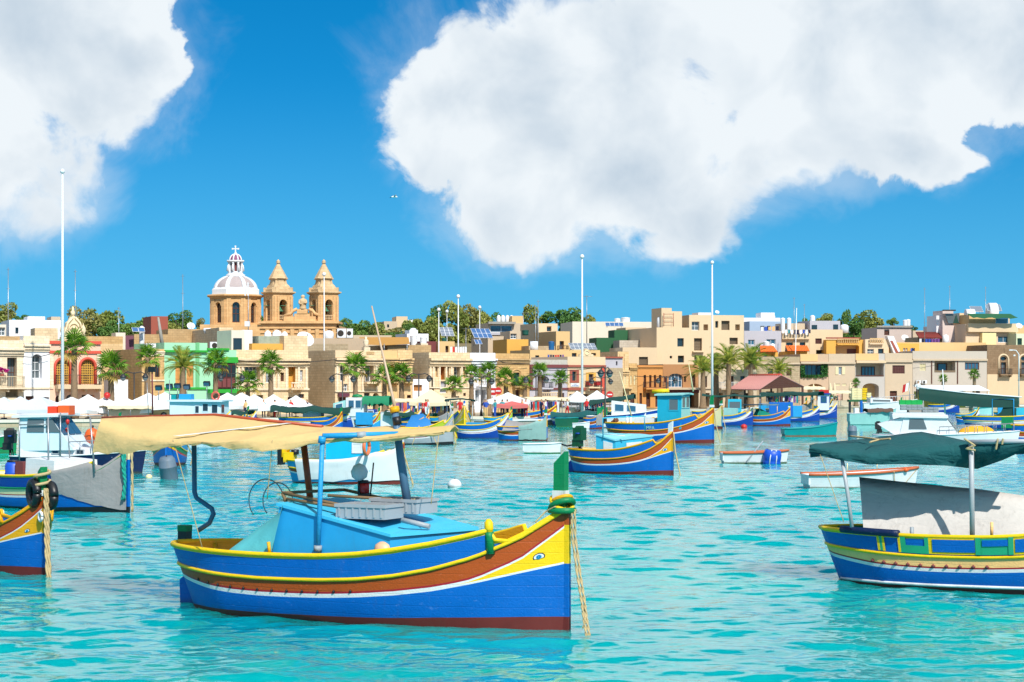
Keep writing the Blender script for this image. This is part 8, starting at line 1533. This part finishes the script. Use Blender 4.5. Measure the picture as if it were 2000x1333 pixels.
for key, px, py, ins, w, h, lab in (('a8', 421, 683, -1, 1.3, .85, 'air conditioner unit above the green awning'), ('c1', 667, 661, 1, 1.0, 1.1, 'air conditioner with a black fan near the large white tank'), ('c1', 683, 661, 1, .7, 1.1, 'tall white air conditioner on the taupe roof'), ('h4', 293, 683, 2, 1.1, .6, 'dark fronted air conditioner on the stone house roof'), ('t6', 1793.5, 750, -.4, .7, .5, 'air conditioner on the pale terrace, west one of the pair'), ('t6', 1805, 750, -.4, .7, .5, 'air conditioner on the pale terrace, east one of the pair'), ('d6', 1427, 700, -1, .8, .6, 'white air conditioner hood on the widest apartment block')): acunit(BB[key].at(px, py, ins), w, h, lab, BB[key].th)
for key, x0, y0, x1, y1, ins, n, lab, cl in (('h8', 879, 676, 912, 676, 2, 7, 'white sheets drying on the honey stone house roof', [0, 1, 0, 0, 0, 0, 0]), ('c13', 1069, 692, 1102, 692, -.5, 7, 'blue and red clothes drying under the yellow cream storey', [2, 3, 3, 1, 1, 3, 6]), ('d10', 1527, 643, 1584, 643, -1, 10, 'washing line of white, teal and navy clothes over the cream house', [0, 0, 4, 0, 3, 3, 0, 2, 0, 3]), ('d9', 1485, 638, 1522, 636, 2, 5, 'peach and white washing on the lavender house', [0, 2, 5, 5, 3]), ('e7', 1795, 661, 1836, 661, -1, 7, 'blue and violet washing below the red lean-to', [0, 3, 2, 2, 6, 6, 6]), ('e1', 1602, 691, 1645, 691, -2, 7, 'dark and violet washing along the yellow house terrace', [0, 6, 3, 3, 1, 3, 3]), ('e3', 1778, 680, 1786, 680, -.4, 2, 'blue cloth hung at the dark window of the yellow flat house', [2, 3])): b = BB[key]; laundry(b.at(x0, y0, ins), b.at(x1, y1, ins), n, lab, cl, .75)
b = BB['c3']; a = b.at(700, 672, -.5); c_ = b.at(800, 672, -.5); d_ = b.at(798, 659, 4); e_ = b.at(702, 659, 4); t = thing('awning', 'ochre canvas awning stretched over the rubble house roof', 'awning', a); mb = MB(); mb.sheet([[Vector(), (c_-a)*.5-Vector((0, 0, .15)), c_-a], [e_-a, (e_+d_)*.5-a, d_-a]], .03); mb.build('canvas', paint('ochre canvas', C(200, 146, 66, .7), .85, .15), t)
for f in (.05, .5, .95): mb = MB(); p = (c_-a)*f; mb.tube([p, p-Vector((0, 0, 1.4))], .05, 5); mb.build('pole', M['steel'], t)
# ---------------------------------------------------------------- life on the quay
def qb(px, Y): p = P(px, HOR, Y); p.z = ground_z(p.x, p.y); return p
def parasol(px, pya, hw, Y, label, mat='canvas', sides=4, rim=22, group='white parasols on the quay'):
    b = qb(px, Y); k = Y/F; za = HC-(pya-HOR)*k-b.z; r = hw*k*1.3 if sides == 4 else hw*k; zr = za-rim*k; t = thing('parasol', label, 'parasol', b, rng.uniform(-.25, .25), group)
    mb = MB(); a0 = R(45); n = sides*4; rows = []
    def ring(f, z, sagk=0):
        q = []
        for i in range(n):
            a = a0+2*math.pi*i/n; c = math.cos(math.pi/sides)/math.cos((2*math.pi*i/n) % (2*math.pi/sides)-math.pi/sides); q.append((r*f*c*math.cos(a), r*f*c*math.sin(a), z-sagk*(1-abs(c))*r))
        return q
    mb.grid([ring(.03, za), ring(.35, za-(za-zr)*.42, .05), ring(.7, za-(za-zr)*.74, .1), ring(1, zr, .12), ring(1.01, zr-.32, .12)], smooth=False, closed=True); mb.grid([ring(.05, za-.05), ring(1, zr-.04, .12)], smooth=False, closed=True); mb.build('canopy', M[mat], t)
    mb = MB(); mb.tube([(0, 0, 0), (0, 0, za)], .04, 6); mb.lathe([(.3, 0), (.28, .12), (.06, .14)], 8); mb.build('pole', M['steel'], t)
M['pinkcan'] = paint('faded pink canvas', C(232, 120, 116, .8), .8, trans=.2)
for px, py, hw, Y, lab, mt in ((8, 776, 26, 178, 'bluish tent canopy at the picture edge, westmost of three', 'canvasb'), (40, 775, 30, 177, 'bluish tent canopy below the arched niche, middle of three', 'canvasb'), (78, 774.5, 34, 177, 'bluish tent canopy below the pink house door, eastmost of three', 'canvasb'), (140, 776, 34, 178, 'wide white canopy just past the bluish tents, in front of the palm trunk', 'canvas'), (172, 771, 30, 180, 'white canopy beside the thick palm trunk', 'canvas'), (205, 776, 30, 180, 'white canopy below the red ball', 'canvas'), (242, 775, 34, 180, 'white canopy under the double lantern by the brown flank', 'canvas'), (290, 768, 32, 181, 'high white canopy beside the red mast', 'canvas'), (322, 767, 30, 182, 'white canopy behind the trawler lights', 'canvas'), (444.5, 767.5, 26, 183, 'white peaked canopy next to the trawler wheelhouse', 'canvas'), (472, 767.5, 28, 184, 'white peaked canopy under the short palm', 'canvas'), (497, 771, 26, 184, 'white canopy with three black flags before it', 'canvas'), (534, 771, 28, 185, 'white canopy at the thick palm trunk of the ornate house', 'canvas'), (578, 773, 42, 186, 'widest flat white canopy by the grey side wall', 'canvas'), (842, 761, 40, 189, 'cream tent canopy under the alley lantern', 'creamcan'), (992, 767, 40, 191, 'white tent canopy before the brown stone house', 'canvas'), (1127, 764, 20, 196, 'white canopy under the restaurant sign', 'canvas'), (1166, 763, 24, 198, 'white canopy beside the red pilaster of the pub', 'canvas'), (1000, 784, 30, 187, 'faded red parasol in front of the clothes stalls', 'pinkcan')): parasol(px, py, hw*(1.6 if px < 560 and mt != 'pinkcan' else 1.1), Y, lab, mt, rim=6 if mt == 'pinkcan' else 24 if px < 900 else 15)
def shut_parasol(px, py, Y, lab):
    b = qb(px, Y); h = HC-(py-HOR)*Y/F-b.z; t = thing('closed_parasol', lab, 'parasol', b, 0, 'furled parasols on the quay'); mb = MB(); mb.lathe([(.16, h*.3), (.26, h*.38), (.2, h*.6), (.24, h*.72), (.1, h*.93), (.02, h)], 9); mb.build('canopy', M['creamcan'], t); mb = MB(); mb.tube([(0, 0, 0), (0, 0, h*.4)], .05, 6); mb.build('pole', M['steel'], t)
for q in ((119, 762, 182, 'furled cream parasol before the red doorway of the pink house'), (1589, 750, 268, 'furled cream parasol at the arch of the rose house'), (1622, 748, 270, 'furled parasol, first of two close together'), (1630, 748, 271, 'furled parasol, second of two close together'), (1661, 747, 272, 'furled parasol beside the yellow crates')): shut_parasol(*q)
def stall(px0, px1, py, Y, label, mat='creamcan', drop=4):
    a, c = qb(px0, Y), qb(px1, Y+2); t = thing('market_stall', label, 'market stall', a, math.atan2(c.y-a.y, c.x-a.x)); w = (c-a).length; h = HC-(py-HOR)*Y/F-a.z; k = Y/F; n = 12
    mb = MB(); mb.sheet([[(w*i/n, yy, h-zz*k+.03*math.sin(i*2+yy)) for i in range(n+1)] for yy, zz in ((-.02, drop), (0, 0), (1.4, -2), (2.8, 0))], .03); mb.build('awning', M[mat], t)
    for x in (.1, w*.5, w-.1): mb = MB(); mb.tube([(x, .1, 0), (x, .1, h)], .035, 5); mb.build('pole', M['steel'], t)
    mb = MB(); mb.box(.2, .6, .75, w-.2, 1.9, .82); mb.box(.2, .62, .1, w-.2, .66, .75); mb.build('counter', M['beige'], t)
for q in ((768, 850, 781, 187, 'market stall with a cream awning, first from the mast'), (852, 918, 780, 188, 'market stall with a cream awning and red goods'), (1030, 1096, 778, 192, 'market stall with a tan awning by the balustrade'), (1098, 1136, 779, 194, 'market stall with a pale awning below the two white canopies'), (210, 300, 795, 176, 'low stall with a striped grey awning behind the beige canopy'), (1566, 1612, 757, 266, 'stall with a tan awning beside the red roofed shelter'), (1618, 1668, 765, 266, 'stall with a reddish awning behind the furled parasols')): stall(*q)
for px0, px1, py, Y, n, lab in ((770, 812, 785, 186.5, 12, 'row of bright clothes for sale near the mast'), (814, 850, 785, 186.7, 11, 'row of clothes for sale in the middle of the first stall'), (852, 882, 785, 187.5, 8, 'row of clothes for sale beside the red shirt'), (1000, 1034, 784, 190, 9, 'row of clothes for sale under the red parasol'), (1036, 1092, 783, 191.5, 13, 'row of dark clothes for sale below the tan awning'), (1142, 1182, 778, 197, 9, 'orange and blue clothes hung under the pub canopies'), (1506, 1560, 772, 243, 10, 'clothes hung inside the red roofed shelter')):
    laundry(P(px0, py, Y), P(px1, py, Y+.8), n, lab, [rng.randrange(7) for _ in range(n)], 1.0)
# shelter with a red roof
A, Bp, Cp = P(1485, 761, 236), P(1567.5, 756, 243), P(1525.5, 734, 239.5); dv = P(1426, 761, 248)-A; dv.z = 0
t = thing('shelter', 'open market shelter with a red ribbed roof and dark timber gable', 'shelter', (0, 0, 0)); pk = paint('faded red metal roof', C(214, 150, 142, .72), .6, .15, .25)
mb = MB(); e = (A-Cp)*.06; e2 = (Bp-Cp)*.06; up = Vector((0, 0, .08))
for q0, q1 in ((A+e, Cp), (Bp+e2, Cp)):
    mb.grid([[q0, q1], [q0+dv, q1+dv]], smooth=False); mb.grid([[q0+up, q1+up], [q0+dv+up, q1+dv+up]], smooth=False)
    for i in range(15): f = dv*(i/14); mb.tube([q0+f+up, q1+f+up], .07, 4)
mb.build('roof', pk, t); mb = MB(); mb.tube([Cp+up, Cp+dv+up], .16, 6); mb.build('ridge_cap', M['redtrim'], t)
for i in range(7):
    f = i/7; p, q = A.lerp(Cp, f), Bp.lerp(Cp, f); p2, q2 = A.lerp(Cp, f+1/7.3), Bp.lerp(Cp, f+1/7.3); mb = MB(); mb.prism([p, q, q2, p2], dv.normalized()*.1); mb.build('plank', M['brown'], t)
for q in (A, Bp, A.lerp(Bp, .5), A+dv, A+dv*.5, Bp+dv): mb = MB(); mb.box(q.x-.12, q.y-.12, QZ, q.x+.12, q.y+.12, q.z); mb.build('post', M['brown'], t)
# kiosk with a white awning
a = qb(1806, 252); t = thing('kiosk', 'orange walled kiosk under a wide white awning at the east quay', 'kiosk', a, R(8)); k = 252/F; zz = lambda py: HC-(py-HOR)*k-a.z
mb = MB(); mb.box(0, 1.5, 0, 92*k, 4, zz(765)); mb.build('wall', M['yellow'], t); mb = MB(); mb.sheet([[(-12*k+138*k*i/10, -1.2, zz(763)) for i in range(11)], [(-2*k+122*k*i/10, 1.6, zz(753)) for i in range(11)], [(-2*k+122*k*i/10, 4.2, zz(753)) for i in range(11)]], .05); mb.build('awning', M['canvas'], t)
for x in (-9*k, 60*k, 124*k): mb = MB(); mb.tube([(x, -1.1, 0), (x, -1.1, zz(763))], .05, 6); mb.build('pole', M['white'], t)
for x in (30*k, 55*k, 75*k): mb = MB(); mb.box(x, 1.44, 1.0, x+.8, 1.52, 2.4); mb.build('window', M['glass'], t)
# pontoon and mooring stone
a, c = P(1000, HOR, 178), P(1185, HOR, 184); t = thing('pontoon', 'long grey floating pontoon with a white edge, behind the small boats', 'pontoon', (0, 0, 0)); d_ = (c-a).normalized(); nn = Vector((-d_.y, d_.x, 0)); mb = MB(); a.z = c.z = -.4; a -= d_*2.5; mb.prism([a, c, c+nn*2.4, a+nn*2.4], (0, 0, .85)); mb.build('float', M['concrete'], t); mb = MB(); a.z = c.z = .45; mb.prism([a-nn*.1, c-nn*.1, c+nn*2.5, a+nn*2.5], (0, 0, .1)); mb.build('deck', M['white'], t)
p = qb(1654, 250); t = thing('mooring_block', 'pale stone landing block at the water near the yellow crates', 'stone block', (p.x, p.y, -.3), R(5)); mb = MB(); mb.box(-1.4, -.6, 0, 1.4, 1.2, 1.0); mb.box(-1.5, -.7, 1.0, 1.5, 1.2, 1.15); mb.build('stone', stone('quay stone', None), t)
# crates
def box(p, w, d, h, mat, label, group, rz=0):
    t = thing('crate', label, 'crate', p, rz, group); mb = MB(); mb.box(-w/2, -d/2, 0, w/2, d/2, h*.96); mb.box(-w/2-.02, -d/2-.02, h*.8, w/2+.02, d/2+.02, h*.93); [mb.box(-w/2+w*(i+.5)/5-.02, -d/2-.015, .02, -w/2+w*(i+.5)/5+.02, -d/2, h*.8) for i in range(5)]; mb.build('tub', mat, t)
Yc = 230; k = Yc/F
for i, px in enumerate((1668, 1678, 1688, 1696)):
    for j in range(5 if i != 3 else 3): p = P(px, HOR, Yc+.1*j); p.z = HC-(781-HOR)*k+j*.27; box(p, .56, .6, .26, B_['yellow'] if i == 2 else B_['cream'], 'bright yellow fish box in the tall yellow column by the little palm' if i == 2 else 'cream fish box in the columns beside the yellow one', 'fish boxes stacked on the green deck')
p = P(1682, HOR, Yc+.3); t = thing('boat_deck', 'dark green railed platform carrying the fish boxes', 'platform', (p.x, p.y, 0), 0); z_ = HC-(781-HOR)*k; mb = MB(); mb.box(-1.5, -.6, z_-.25, 1.6, .8, z_-.005); mb.build('platform', M['greenwall'], t)
for x in (-1.3, 0, 1.4): mb = MB(); mb.box(x-.08, -.3, -.5, x+.08, .5, z_-.25); mb.build('leg', M['iron'], t)
Yg = 175; k = Yg/F
for i in range(4): p = P(1762+i*11, HOR, Yg); p.z = HC-(796-HOR)*k+.24; box(p, .48, .5, .42, pm('bright green crate', (20, 190, 90), .72), 'bright green crate in the row above the grey ones', 'green crates by the white cruiser')
for i in range(7):
    for j in range(2): p = P(1764+i*10.5, HOR, Yg-.3); p.z = HC-(796-HOR)*k-.24+j*.24-(.0 if i < 4 else .2); box(p, .45, .5, .23, B_['grey'], 'grey crate stacked beneath and beside the green row', 'grey crates by the white cruiser')
p = P(1790, HOR, Yg); t = thing('work_raft', 'white work raft that carries the green and grey crates', 'raft', (p.x, p.y, 0)); z_ = HC-(796-HOR)*k-.45; mb = MB(); mb.box(-2.2, -.7, -.3, 2.4, .9, z_); mb.build('deck', B_['white'], t)
# floats
def ball(px, py, r, mat, label, Y=None, kind='ball'):
    Y = Y or WY(py); p = P(px, HOR, Y); t = thing('buoy', label, 'buoy', (p.x, p.y, 0)); mb = MB()
    if kind == 'ball': mb.lathe([(r*math.cos(R(a)), r*.9*math.sin(R(a))+r*.25) for a in range(-90, 91, 15)], 14)
    else: mb.lathe([(r*.8, -.2), (r, 0), (r, r*1.4), (r*1.04, r*1.45), (r, r*1.5), (r*.95, r*2.2), (r*.7, r*2.6), (.01, r*2.62)], 16)
    mb.build('float', mat, t); mb = MB(); mb.torus((0, 0, r*1.15 if kind == 'ball' else r*2.65), r*.14, r*.05, 'x', 8, 5); mb.build('ring', B_['black'], t); return t
gb = pm('grey blue barrel', (110, 130, 150), .66, .6, .3, .3)
t = ball(331, 936, .36, gb, 'grey barrel float lying low in the water before the bow on boat', None, 'can'); t.rotation_euler = (R(10), R(-6), 0); ball(1665, 858, .32, gb, 'grey blue barrel float standing behind the teal canopy', 142, 'can'); ball(888, 952, .27, B_['white'], 'white round buoy in the open water'); ball(1453, 836, .28, M['red'], 'red round buoy off the green tent boat'); ball(291, 934, .14, B_['cream'], 'small cream float on the rope end beside the grey barrel'); ball(1592, 815, .22, B_['teal'], 'teal float by the blue and white boat'); ball(1640, 802, .12, B_['cream'], 'tiny cream float near the landing block'); ball(1658, 842, .1, B_['green'], 'tiny green float past the teal open boat')
outboard(Vector((P(1715, HOR, 128).x, 128, .35)), R(180), 'black tilted outboard motor beneath the brown awning pole', B_['black'], .9)
# signs, balls, flag, gull
def sign(px, py, Y, label, kind):
    b = qb(px, Y); h = HC-(py-HOR)*Y/F-b.z; t = thing('road_sign', label, 'sign', b); mb = MB(); mb.tube([(0, 0, 0), (0, 0, h+.2)], .035, 5); mb.build('post', M['steel'], t); mb = MB(); n = 16
    if kind == 'round': mb.prism([(.36*math.cos(2*math.pi*i/n), -.06, h+.36*math.sin(2*math.pi*i/n)) for i in range(n)], (0, .03, 0), 0); mb.box(-.24, -.075, h-.06, .24, -.058, h+.06, 1)
    else: mb.box(-.36, -.06, h-.5, .36, -.03, h+.45, 1); mb.box(-.33, -.075, h+.12, .33, -.058, h+.34, 0); mb.box(-.33, -.075, h-.36, .33, -.058, h-.1, 0)
    mb.build('plate', [M['red'], M['white']], t)
sign(1191, 771, 206, 'round red no entry sign beside the pub', 'round'); sign(973, 764, 196, 'round red sign between palm and white house', 'round'); sign(962, 765, 197, 'white board with two red bars beside the palm trunk', 'bars')
b = qb(209, 179.5); t = thing('lantern_ball', 'red ball lantern on a post beside the palm trunk', 'lantern', b); h = HC-(773-HOR)*179.5/F-b.z; mb = MB(); mb.lathe([(.3*math.cos(R(a)), h+.3*math.sin(R(a))) for a in range(-90, 91, 18)], 12); mb.build('globe', M['red'], t); mb = MB(); mb.tube([(0, 0, 0), (0, 0, h-.3)], .04, 5); mb.build('post', M['iron'], t)
p = P(1776, 747, 215); t = thing('flag', 'white and red flag on a slanting staff beside the rose pale terrace', 'flag', (p.x, p.y, .5)); h = p.z-.5; mb = MB(); mb.tube([(.1, 0, 0), (0, 0, h+.1)], .04, 5); mb.build('staff', M['steel'], t)
for i, m_ in ((0, M['white']), (1, M['red'])): mb = MB(); mb.sheet([[(-.30*i-.05-.3*u-.12*v, .06*math.sin(5*u+3*i+v), h-.05-.85*v-.12*(i+u)) for u in (0, .5, 1)] for v in (0, .33, .66, 1)], .01); mb.build('cloth', m_, t)
p = P(770, 385, 120); t = thing('gull', 'white gull gliding in the blue gap between the clouds', 'bird', p, R(20)); mb = MB(); mb.lathe([(.01, -.2), (.05, -.1), (.065, 0), (.04, .12), (.035, .17), (.01, .22)], 8); o = mb.build('body', M['white'], t); o.rotation_euler = (0, R(90), 0)
for s_ in (-1, 1): mb = MB(); mb.sheet([[(-.07, s_*.04, .02), (-.02, s_*.3, .10), (-.12, s_*.6, .0)], [(.06, s_*.04, .02), (.06, s_*.3, .10), (-.06, s_*.6, .0)]], .012); mb.build('wing', B_['grey'], t)
# cables slung along the house fronts
for i, (x0, y0, x1, y1, sag, lab) in enumerate(((46, 697, 97, 692, 3, 'grey cable drooping across the white arched house'), (321, 693, 458, 700, 3, 'grey cable strung over the mint houses'), (462, 704, 655, 703, 5, 'grey cable crossing the grey side wall'), (655, 705, 805, 702, 4, 'grey cable along the golden houses'), (968, 704, 1034, 709, 4, 'grey cable sagging over the brown stone house'), (1034, 720, 1180, 716, 6, 'grey cable looped over the pub front'), (1240, 735, 1362, 728, 4, 'grey cable swagged along the orange houses'), (1780, 709, 1925, 697, 4, 'grey cable rising along the long pale terrace'))):
    def fy(px): return (yat(px)-.7) if px < 1190 else 249-.7+(px-1245)*.055 if px < 1500 else 292.6+(px-1782)*.022
    pts = [P(x0+(x1-x0)*u, y0+(y1-y0)*u+sag*4*u*(1-u), fy(x0+(x1-x0)*u)) for u in np.linspace(0, 1, 13)]; mb = MB(); mb.tube([p-pts[0] for p in pts], .035, 4); o = mb.build('cable', M['iron'], None, pts[0]); tag(o, lab, 'cable')
# cars
def car(px, Y, rz, label, mat):
    b = qb(px, Y); t = thing('parked_car', label, 'car', b, rz); mb = MB(); rows = []
    for x, zb, zt, w in ((-2, .45, .8, .72), (-1.9, .3, .92, .8), (-1.2, .28, .96, .84), (.8, .28, .98, .84), (1.7, .3, .85, .8), (2.0, .42, .7, .7)): rows.append([(x, -w, zb), (x, -w, zt-.1), (x, -w*.9, zt), (x, w*.9, zt), (x, w, zt-.1), (x, w, zb)])
    mb.grid(rows, closed=True); mb.build('body', mat, t); mb = MB(); mb.grid([[(-1.75, -.72, .95), (1.0, -.72, .95), (1.0, .72, .95), (-1.75, .72, .95)], [(-1.35, -.6, 1.42), (.3, -.6, 1.44), (.3, .6, 1.44), (-1.35, .6, 1.42)]], smooth=False, closed=True); mb.build('windows', M['glass'], t); mb = MB(); mb.box(-1.38, -.62, 1.42, .34, .62, 1.48); mb.build('roof', mat, t)
    for x in (-1.25, 1.3):
        for s_ in (-1, 1): mb = MB(); mb.tube([(x, s_*.68, .3), (x, s_*.86, .3)], .3, 12); w_ = mb.build('wheel', B_['black'], t); mb = MB(); mb.tube([(x, s_*.86, .3), (x, s_*.875, .3)], .18, 10); mb.build('rim', M['steel'], w_)
car(1134, 199, R(-60), 'white car parked behind the stalls, facing the water', B_['white']); car(1948, 268, R(10), 'white car parked at the blackened stone house', B_['white']); car(290, 181, R(15), 'pale car parked behind the low striped stall', B_['cream'])
# people
def body_mesh(name, walk, arm):
    v = [(0, 0, .95), (0, 0, 1.15), (0, 0, 1.38), (0, 0, 1.5), (0, .02, 1.62), (0, .02, 1.72)]; r = [.15, .14, .16, .06, .1, .085]; e = [(0, 1), (1, 2), (2, 3), (3, 4), (4, 5)]
    for s_ in (-1, 1):
        n = len(v); w = walk*s_; v += [(s_*.1, 0, .88), (s_*.11, w*.5+.02, .48), (s_*.11, w-.02, .08), (s_*.12, w+.12, .03)]; r += [.1, .065, .045, .04]; e += [(0, n), (n, n+1), (n+1, n+2), (n+2, n+3)]
        n = len(v); q = arm if s_ > 0 else .05; v += [(s_*.19, 0, 1.36), (s_*.25, -w*.5+q*.4, 1.12), (s_*.25, -w+q, .9+q*.5), (s_*.24, -w+q*1.3, .8+q*.6)]; r += [.06, .048, .036, .04]; e += [(2, n), (n, n+1), (n+1, n+2), (n+2, n+3)]
    me = bpy.data.meshes.new(name); me.from_pydata(v, e, []); o = bpy.data.objects.new('tmp', me); COL.objects.link(o); o.modifiers.new('s', 'SKIN')
    for i, q in enumerate(r): me.skin_vertices[0].data[i].radius = (q, q*.8 if i < 3 else q)
    me.skin_vertices[0].data[0].use_root = True; sb = o.modifiers.new('b', 'SUBSURF'); sb.levels = sb.render_levels = 1
    me2 = bpy.data.meshes.new_from_object(o.evaluated_get(bpy.context.evaluated_depsgraph_get())); bpy.data.objects.remove(o); me2.name = 'person'; me2.materials.clear()
    for m_ in (SKIN, GARM[0], GARM[3], HAIR): me2.materials.append(m_)
    for p in me2.polygons:
        c = p.center; p.use_smooth = True; p.material_index = 3 if c.z > 1.66 or (c.z > 1.57 and c.y < -.0) else 0 if c.z > 1.45 or c.z < .07 or (abs(c.x) > .205 and c.z < 1.14) else 1 if c.z > .98 else 2
    return me2
SKIN = paint('skin', C(214, 160, 124, .75), .6, .05); HAIR = paint('dark hair', C(60, 42, 30, .5), .7)
BM = [body_mesh('a', .0, .06), body_mesh('b', .16, .1), body_mesh('c', .02, .3)]
def person(px, Y, label, top, bot, pose=0, rz=0, z=None, s=1.0):
    b = qb(px, Y); b.z = b.z if z is None else z; o = mobj('person', BM[pose], None, b, rz); o.scale = (s,)*3; tag(o, label, 'person', 'people on the quay')
    for i, m_ in ((1, top), (2, bot)): o.material_slots[i].link = 'OBJECT'; o.material_slots[i].material = m_
G = GARM
for q in ((537, 184, 'person in a white top and red shorts by the dark net boat', 0, 1, 1, .6), (543, 184.5, 'person in a blue shirt behind the one in red shorts', 2, 3, 0, 2.5), (515, 183, 'person in a dark green top standing at the net pile', 4, 3, 0, 3), (568, 184, 'person in red and navy at the edge of the dark net', 1, 3, 0, 3), (600, 185, 'person in black beside the yellow board', 3, 3, 2, 2), (832, 186, 'person in a red shirt at the clothes stall', 1, 0, 1, 1), (836, 186, 'person in white trousers beside the red shirt', 0, 0, 0, 2), (899, 186, 'person all in red under the green pole canopy', 1, 1, 2, 3), (947, 186, 'person in navy standing at the white kiosk wall', 3, 5, 0, 3), (949.5, 185, 'person in a bright blue shirt in front of the navy one', 2, 5, 0, 3.2), (967, 185, 'person in a pale blue shirt bending by the blue boxes', 4, 2, 2, 1), (981, 186, 'person in a turquoise top seen from behind', 4, 3, 0, 0), (991, 187, 'person in a white shirt under the red parasol', 0, 3, 1, 1), (1020, 188, 'person in yellow beside the clothes rail', 5, 3, 0, 2), (1027, 187, 'person with a red cap by the aqua box', 0, 1, 0, 3), (1058, 187, 'person in black standing near the black green net', 3, 3, 0, 2), (1066, 190, 'person in white walking at the dark clothes', 0, 2, 1, 1.5), (1108, 192, 'person in a white and red top by the pale awning', 0, 1, 1, 2), (1146, 194, 'person in red beside the white car', 1, 3, 0, 3), (1504, 240, 'person in navy inside the red roofed shelter', 3, 3, 0, 3), (1516, 241, 'person in peach inside the red roofed shelter', 5, 2, 1, 2), (1530, 242, 'person in white inside the red roofed shelter', 0, 3, 0, 1), (1542, 243, 'person in violet inside the red roofed shelter', 6, 3, 1, 4), (1700, 262, 'person in blue sitting place near the yellow crates'.replace('sitting place ', ''), 2, 3, 0, 3), (480, 182, 'person in peach beside the teal net canopy', 5, 3, 0, 1)): person(q[0], q[1], q[2], G[q[3]], G[q[4]], q[5], q[6])
p = P(1793, HOR, 200); t = thing('boarding_steps', 'grey mooring steps under the person with the black skirt', 'steps', (p.x, p.y, -.4)); mb = MB()
for i in range(5): mb.box(-.8, -.5+.35*i, 0, .8, 1.6, .5+.42*i)
mb.build('steps', M['concrete'], t); person(1793, 201.1, 'person in a white shirt and black skirt standing above the long yacht', G[0], M['iron'], 2, 2.8, 2.18, 1.08)
